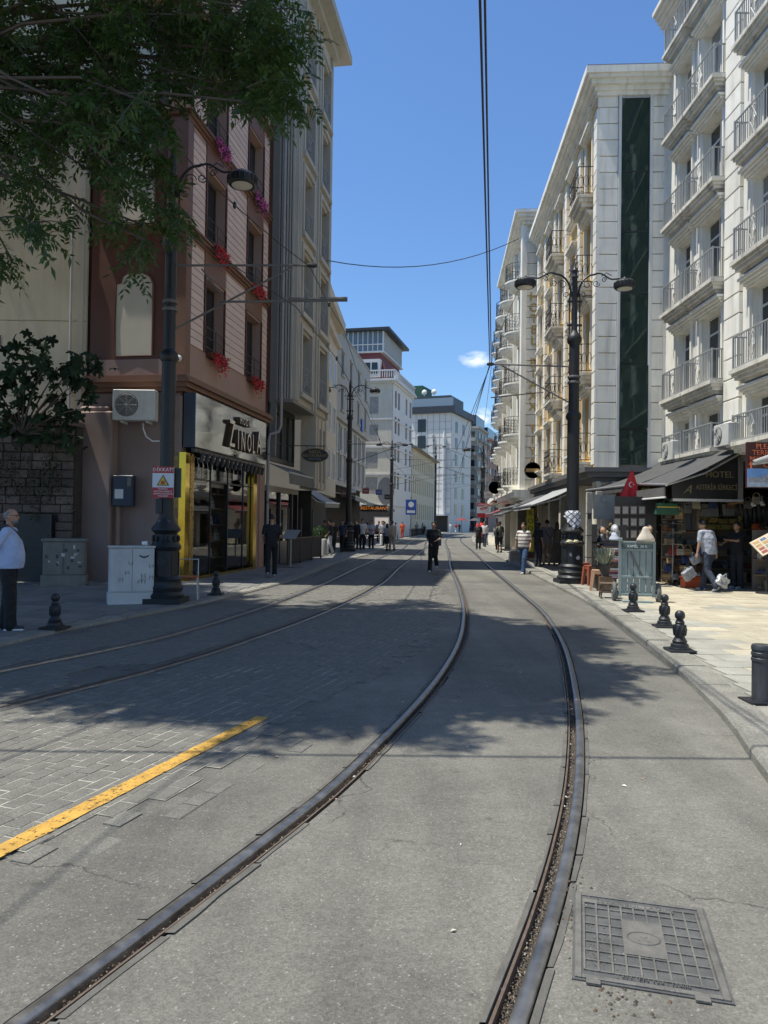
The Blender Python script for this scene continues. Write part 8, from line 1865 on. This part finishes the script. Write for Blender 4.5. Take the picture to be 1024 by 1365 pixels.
# compound leaves: arrays of quads
def compound_leaves(twigs, per, LL_=.30, leafl=.088, leafw=.03):
    NL = 11; base = []      # leaflets in unit leaf space: x side, y along rachis, z up
    for k in range(NL):
        if k == NL-1: y, sx = 1.0, 0
        else: y, sx = .18+.16*(k//2), (1 if k % 2 else -1)
        base.append((y, sx))
    n_leaves = sum(len(t_) for t_ in twigs)*per; V_ = []; cnt = 0
    for tp in twigs:
        for i in range(1, len(tp)):
            for k in range(per):
                u = (k+random.random())/per; p = tp[i-1].lerp(tp[i], u); ax = (tp[i]-tp[i-1]).normalized(); sd = ax.cross(Vector((0, 0, 1)));
                sd = sd.normalized() if sd.length > .01 else Vector((1, 0, 0)); sg = 1 if (i*per+k) % 2 else -1
                y = (ax*.55+sd*sg*.8+Vector((0, 0, random.uniform(-.55, .15)))+Vector((random.gauss(0, .2), random.gauss(0, .2), 0))).normalized()
                z = Vector((random.gauss(0, .35), random.gauss(0, .35), 1)); x = y.cross(z).normalized(); z = x.cross(y)
                V_.append((p, x, y, z, random.uniform(.75, 1.2)))
    N = len(V_); p = np.array([v[0] for v in V_]); X = np.array([v[1] for v in V_]); Y = np.array([v[2] for v in V_]); Z = np.array([v[3] for v in V_]); S = np.array([v[4] for v in V_])[:, None]
    allv = []
    for (yy, sx) in base:
        droop = -.10*yy*yy
        root_ = p+Y*(yy*LL_*S)+Z*(droop*S)
        dl = (X*sx*.9+Y*(.45 if sx else 1.0)+Z*(-.35)); dl = dl/np.linalg.norm(dl, axis=1, keepdims=True)
        dl = dl+RNG.normal(0, .18, dl.shape); sdv = np.cross(dl, Z+RNG.normal(0, .3, Z.shape)); sdv = sdv/np.linalg.norm(sdv, axis=1, keepdims=True)
        l = leafl*S*RNG.uniform(.8, 1.15, S.shape); w = leafw*S*.5
        allv.append(np.stack([root_, root_+dl*l*.42+sdv*w, root_+dl*l-Z*.012, root_+dl*l*.42-sdv*w], 1))
    # rachis sliver
    allv.append(np.stack([p-X*.002, p+X*.002, p+Y*(LL_*S)+Z*(-.1*S)+X*.001, p+Y*(LL_*S)+Z*(-.1*S)-X*.001], 1))
    A = np.concatenate(allv, 0).reshape(-1, 3); return A
def quadmesh(name, A, mt):
    me = bpy.data.meshes.new(name); nv = len(A); nf = nv//4; me.vertices.add(nv); me.vertices.foreach_set('co', A.astype(np.float32).ravel()); me.loops.add(nv); me.loops.foreach_set('vertex_index', np.arange(nv, dtype=np.int32)); me.polygons.add(nf); me.polygons.foreach_set('loop_start', np.arange(0, nv, 4, dtype=np.int32)); me.update(calc_edges=True); me.materials.append(mt); return me
A = np.concatenate([compound_leaves(twigs, 2, .30, .10, .038), compound_leaves(big, 2, .36, .15, .062)])
rt = np.array(root); A = A-rt; print('crown quads', len(A)//4)
cr = put('crown', quadmesh('crown', A, m_leaf), tr_); kind(cr, 'stuff')
# fig tree above the stone wall
ft = empty('fig_tree', (-8.9, 18.3, 3.6)); tag(ft, 'dark big leaved fig growing over the old stone wall at the left', 'tree'); o0 = Vector((-8.9, 18.3, 3.6))
lf = MB(); pts = []
for k in range(40):
    a = 2*pi*k/40; r = .42+.34*abs(cos(2.5*(a-pi/2)))**1.2
    if a > 1.35*pi and a < 1.65*pi: r *= .55
    pts.append((r*cos(a)*.13*1.5, r*sin(a)*.13*1.6+.1))
lf.add([(x, y, -.25*x*x*8-.3*(y-.1)**2*4) for x, y in pts]+[(0, .08, .01)], [(i, (i+1) % 40, 40) for i in range(40)]); lfm = lf.mesh('leaf', m_figleaf)
st = MB(); ends = []
fb = [P(x, y, random.uniform(17.3, 18.6)) for x, y in ((15, 470), (40, 455), (60, 462), (20, 500), (55, 500), (85, 485), (110, 480), (130, 492), (35, 530), (75, 530), (105, 520), (15, 550), (50, 560), (90, 560), (118, 545), (5, 580), (40, 590), (75, 592), (100, 585), (-20, 520), (-30, 480), (60, 478), (95, 500))]
for c in fb:
    m2 = o0.lerp(c, .5)+Vector((0, 0, .35)); bp2 = qbez(o0, m2, c, 6); st.tube([p-o0 for p in bp2], [.03, .026, .022, .018, .014, .011, .008], 5, caps=False); ends.append(bp2)
st.build('stems', m_bark, ft, smooth=50); k = 0
for bp2 in ends:
    for _ in range(12):
        p = bp2[random.choice((4, 5, 6, 6))]+Vector((random.gauss(0, .14), random.gauss(0, .12), random.gauss(0, .12))); s_ = random.uniform(.7, 1.25)
        o = put('leaf', lfm, ft, p-o0, (R(random.uniform(20, 100)), R(random.gauss(0, 25)), random.uniform(-1.2, 1.2))); o.scale = (s_, s_, s_); k += 1
iv = empty('creeper', (-8.6, 18.6, 2.6)); tag(iv, 'thin dark creeper trailing down the stone wall beside the metal door', 'creeper'); mb = MB(); tp_ = []
st = MB()
for _ in range(26):
    a = Vector((random.uniform(-1.5, .75), .28, random.uniform(.2, 1.1))); b = a+Vector((random.gauss(.2, .3), -.05, -random.uniform(.3, 1.4))); st.tube([a, (a+b)/2+Vector((.05, -.12, 0)), b], .006, 3, caps=False); tp_.append((a, b))
    for _ in range(26):
        u = random.random(); p = a.lerp(b, u)+Vector((random.gauss(0, .06), random.gauss(-.06, .03), random.gauss(0, .05))); v = Vector((random.gauss(0, 1), random.gauss(0, 1), random.gauss(0, 1))).normalized()*.04; w = v.cross(Vector((.3, 1, .2))).normalized()*.02; mb.add([p-v, p+w, p+v, p-w], [(0, 1, 2, 3)])
st.build('stems', m_bark, iv); mb.build('foliage', m_figleaf, iv)
# window flowers
m_fr = island('red_petals', [(.62, .02, .03), (.5, .01, .04), (.7, .05, .06)]); m_fp = island('pink_petals', [(.55, .06, .25), (.45, .08, .35), (.6, .1, .3)]); k = 0
for wi, (a, b) in enumerate(wins):
    for fi, z in enumerate(fz[:4] if False else [6.35, 9.42, 12.45]):
        q = FW(L1F, (a+b)/2, .1, z-.12); t = empty('flower_trough', q, L1F.root.rotation_euler.z); red = fi < 2; 
        tag(t, f'{"red" if red else "purple pink"} flowers hanging from the {("first", "second", "third")[fi]} floor window, {("near", "far")[wi]} column of the brown building', 'flowers', 'window flower troughs')
        L = b-a-.3; MB().box((-L/2, -.08, 0), (L/2, .08, .15)).build('trough', m_brown, t); f = MB(); g2 = MB()
        for _ in range(520):
            x = random.uniform(-L*.42, L*.42); dz = -abs(random.gauss(0, .22))*(1-.5*abs(x)/L)+.16; p = Vector((x, -.12+random.gauss(0, .05)-.05*max(0, -dz), dz)); v = Vector((random.gauss(0, 1), random.gauss(0, 1), random.gauss(0, 1))).normalized()*random.uniform(.02, .04); w = v.cross(Vector((.3, 1, .2))).normalized()*.025; (f if random.random() < .72 else g2).add([p-v, p+w, p+v, p-w], [(0, 1, 2, 3)])
        kind(f.build('petals', m_fr if red else m_fp, t), 'stuff'); kind(g2.build('foliage', m_figleaf, t), 'stuff')
finish_texts()
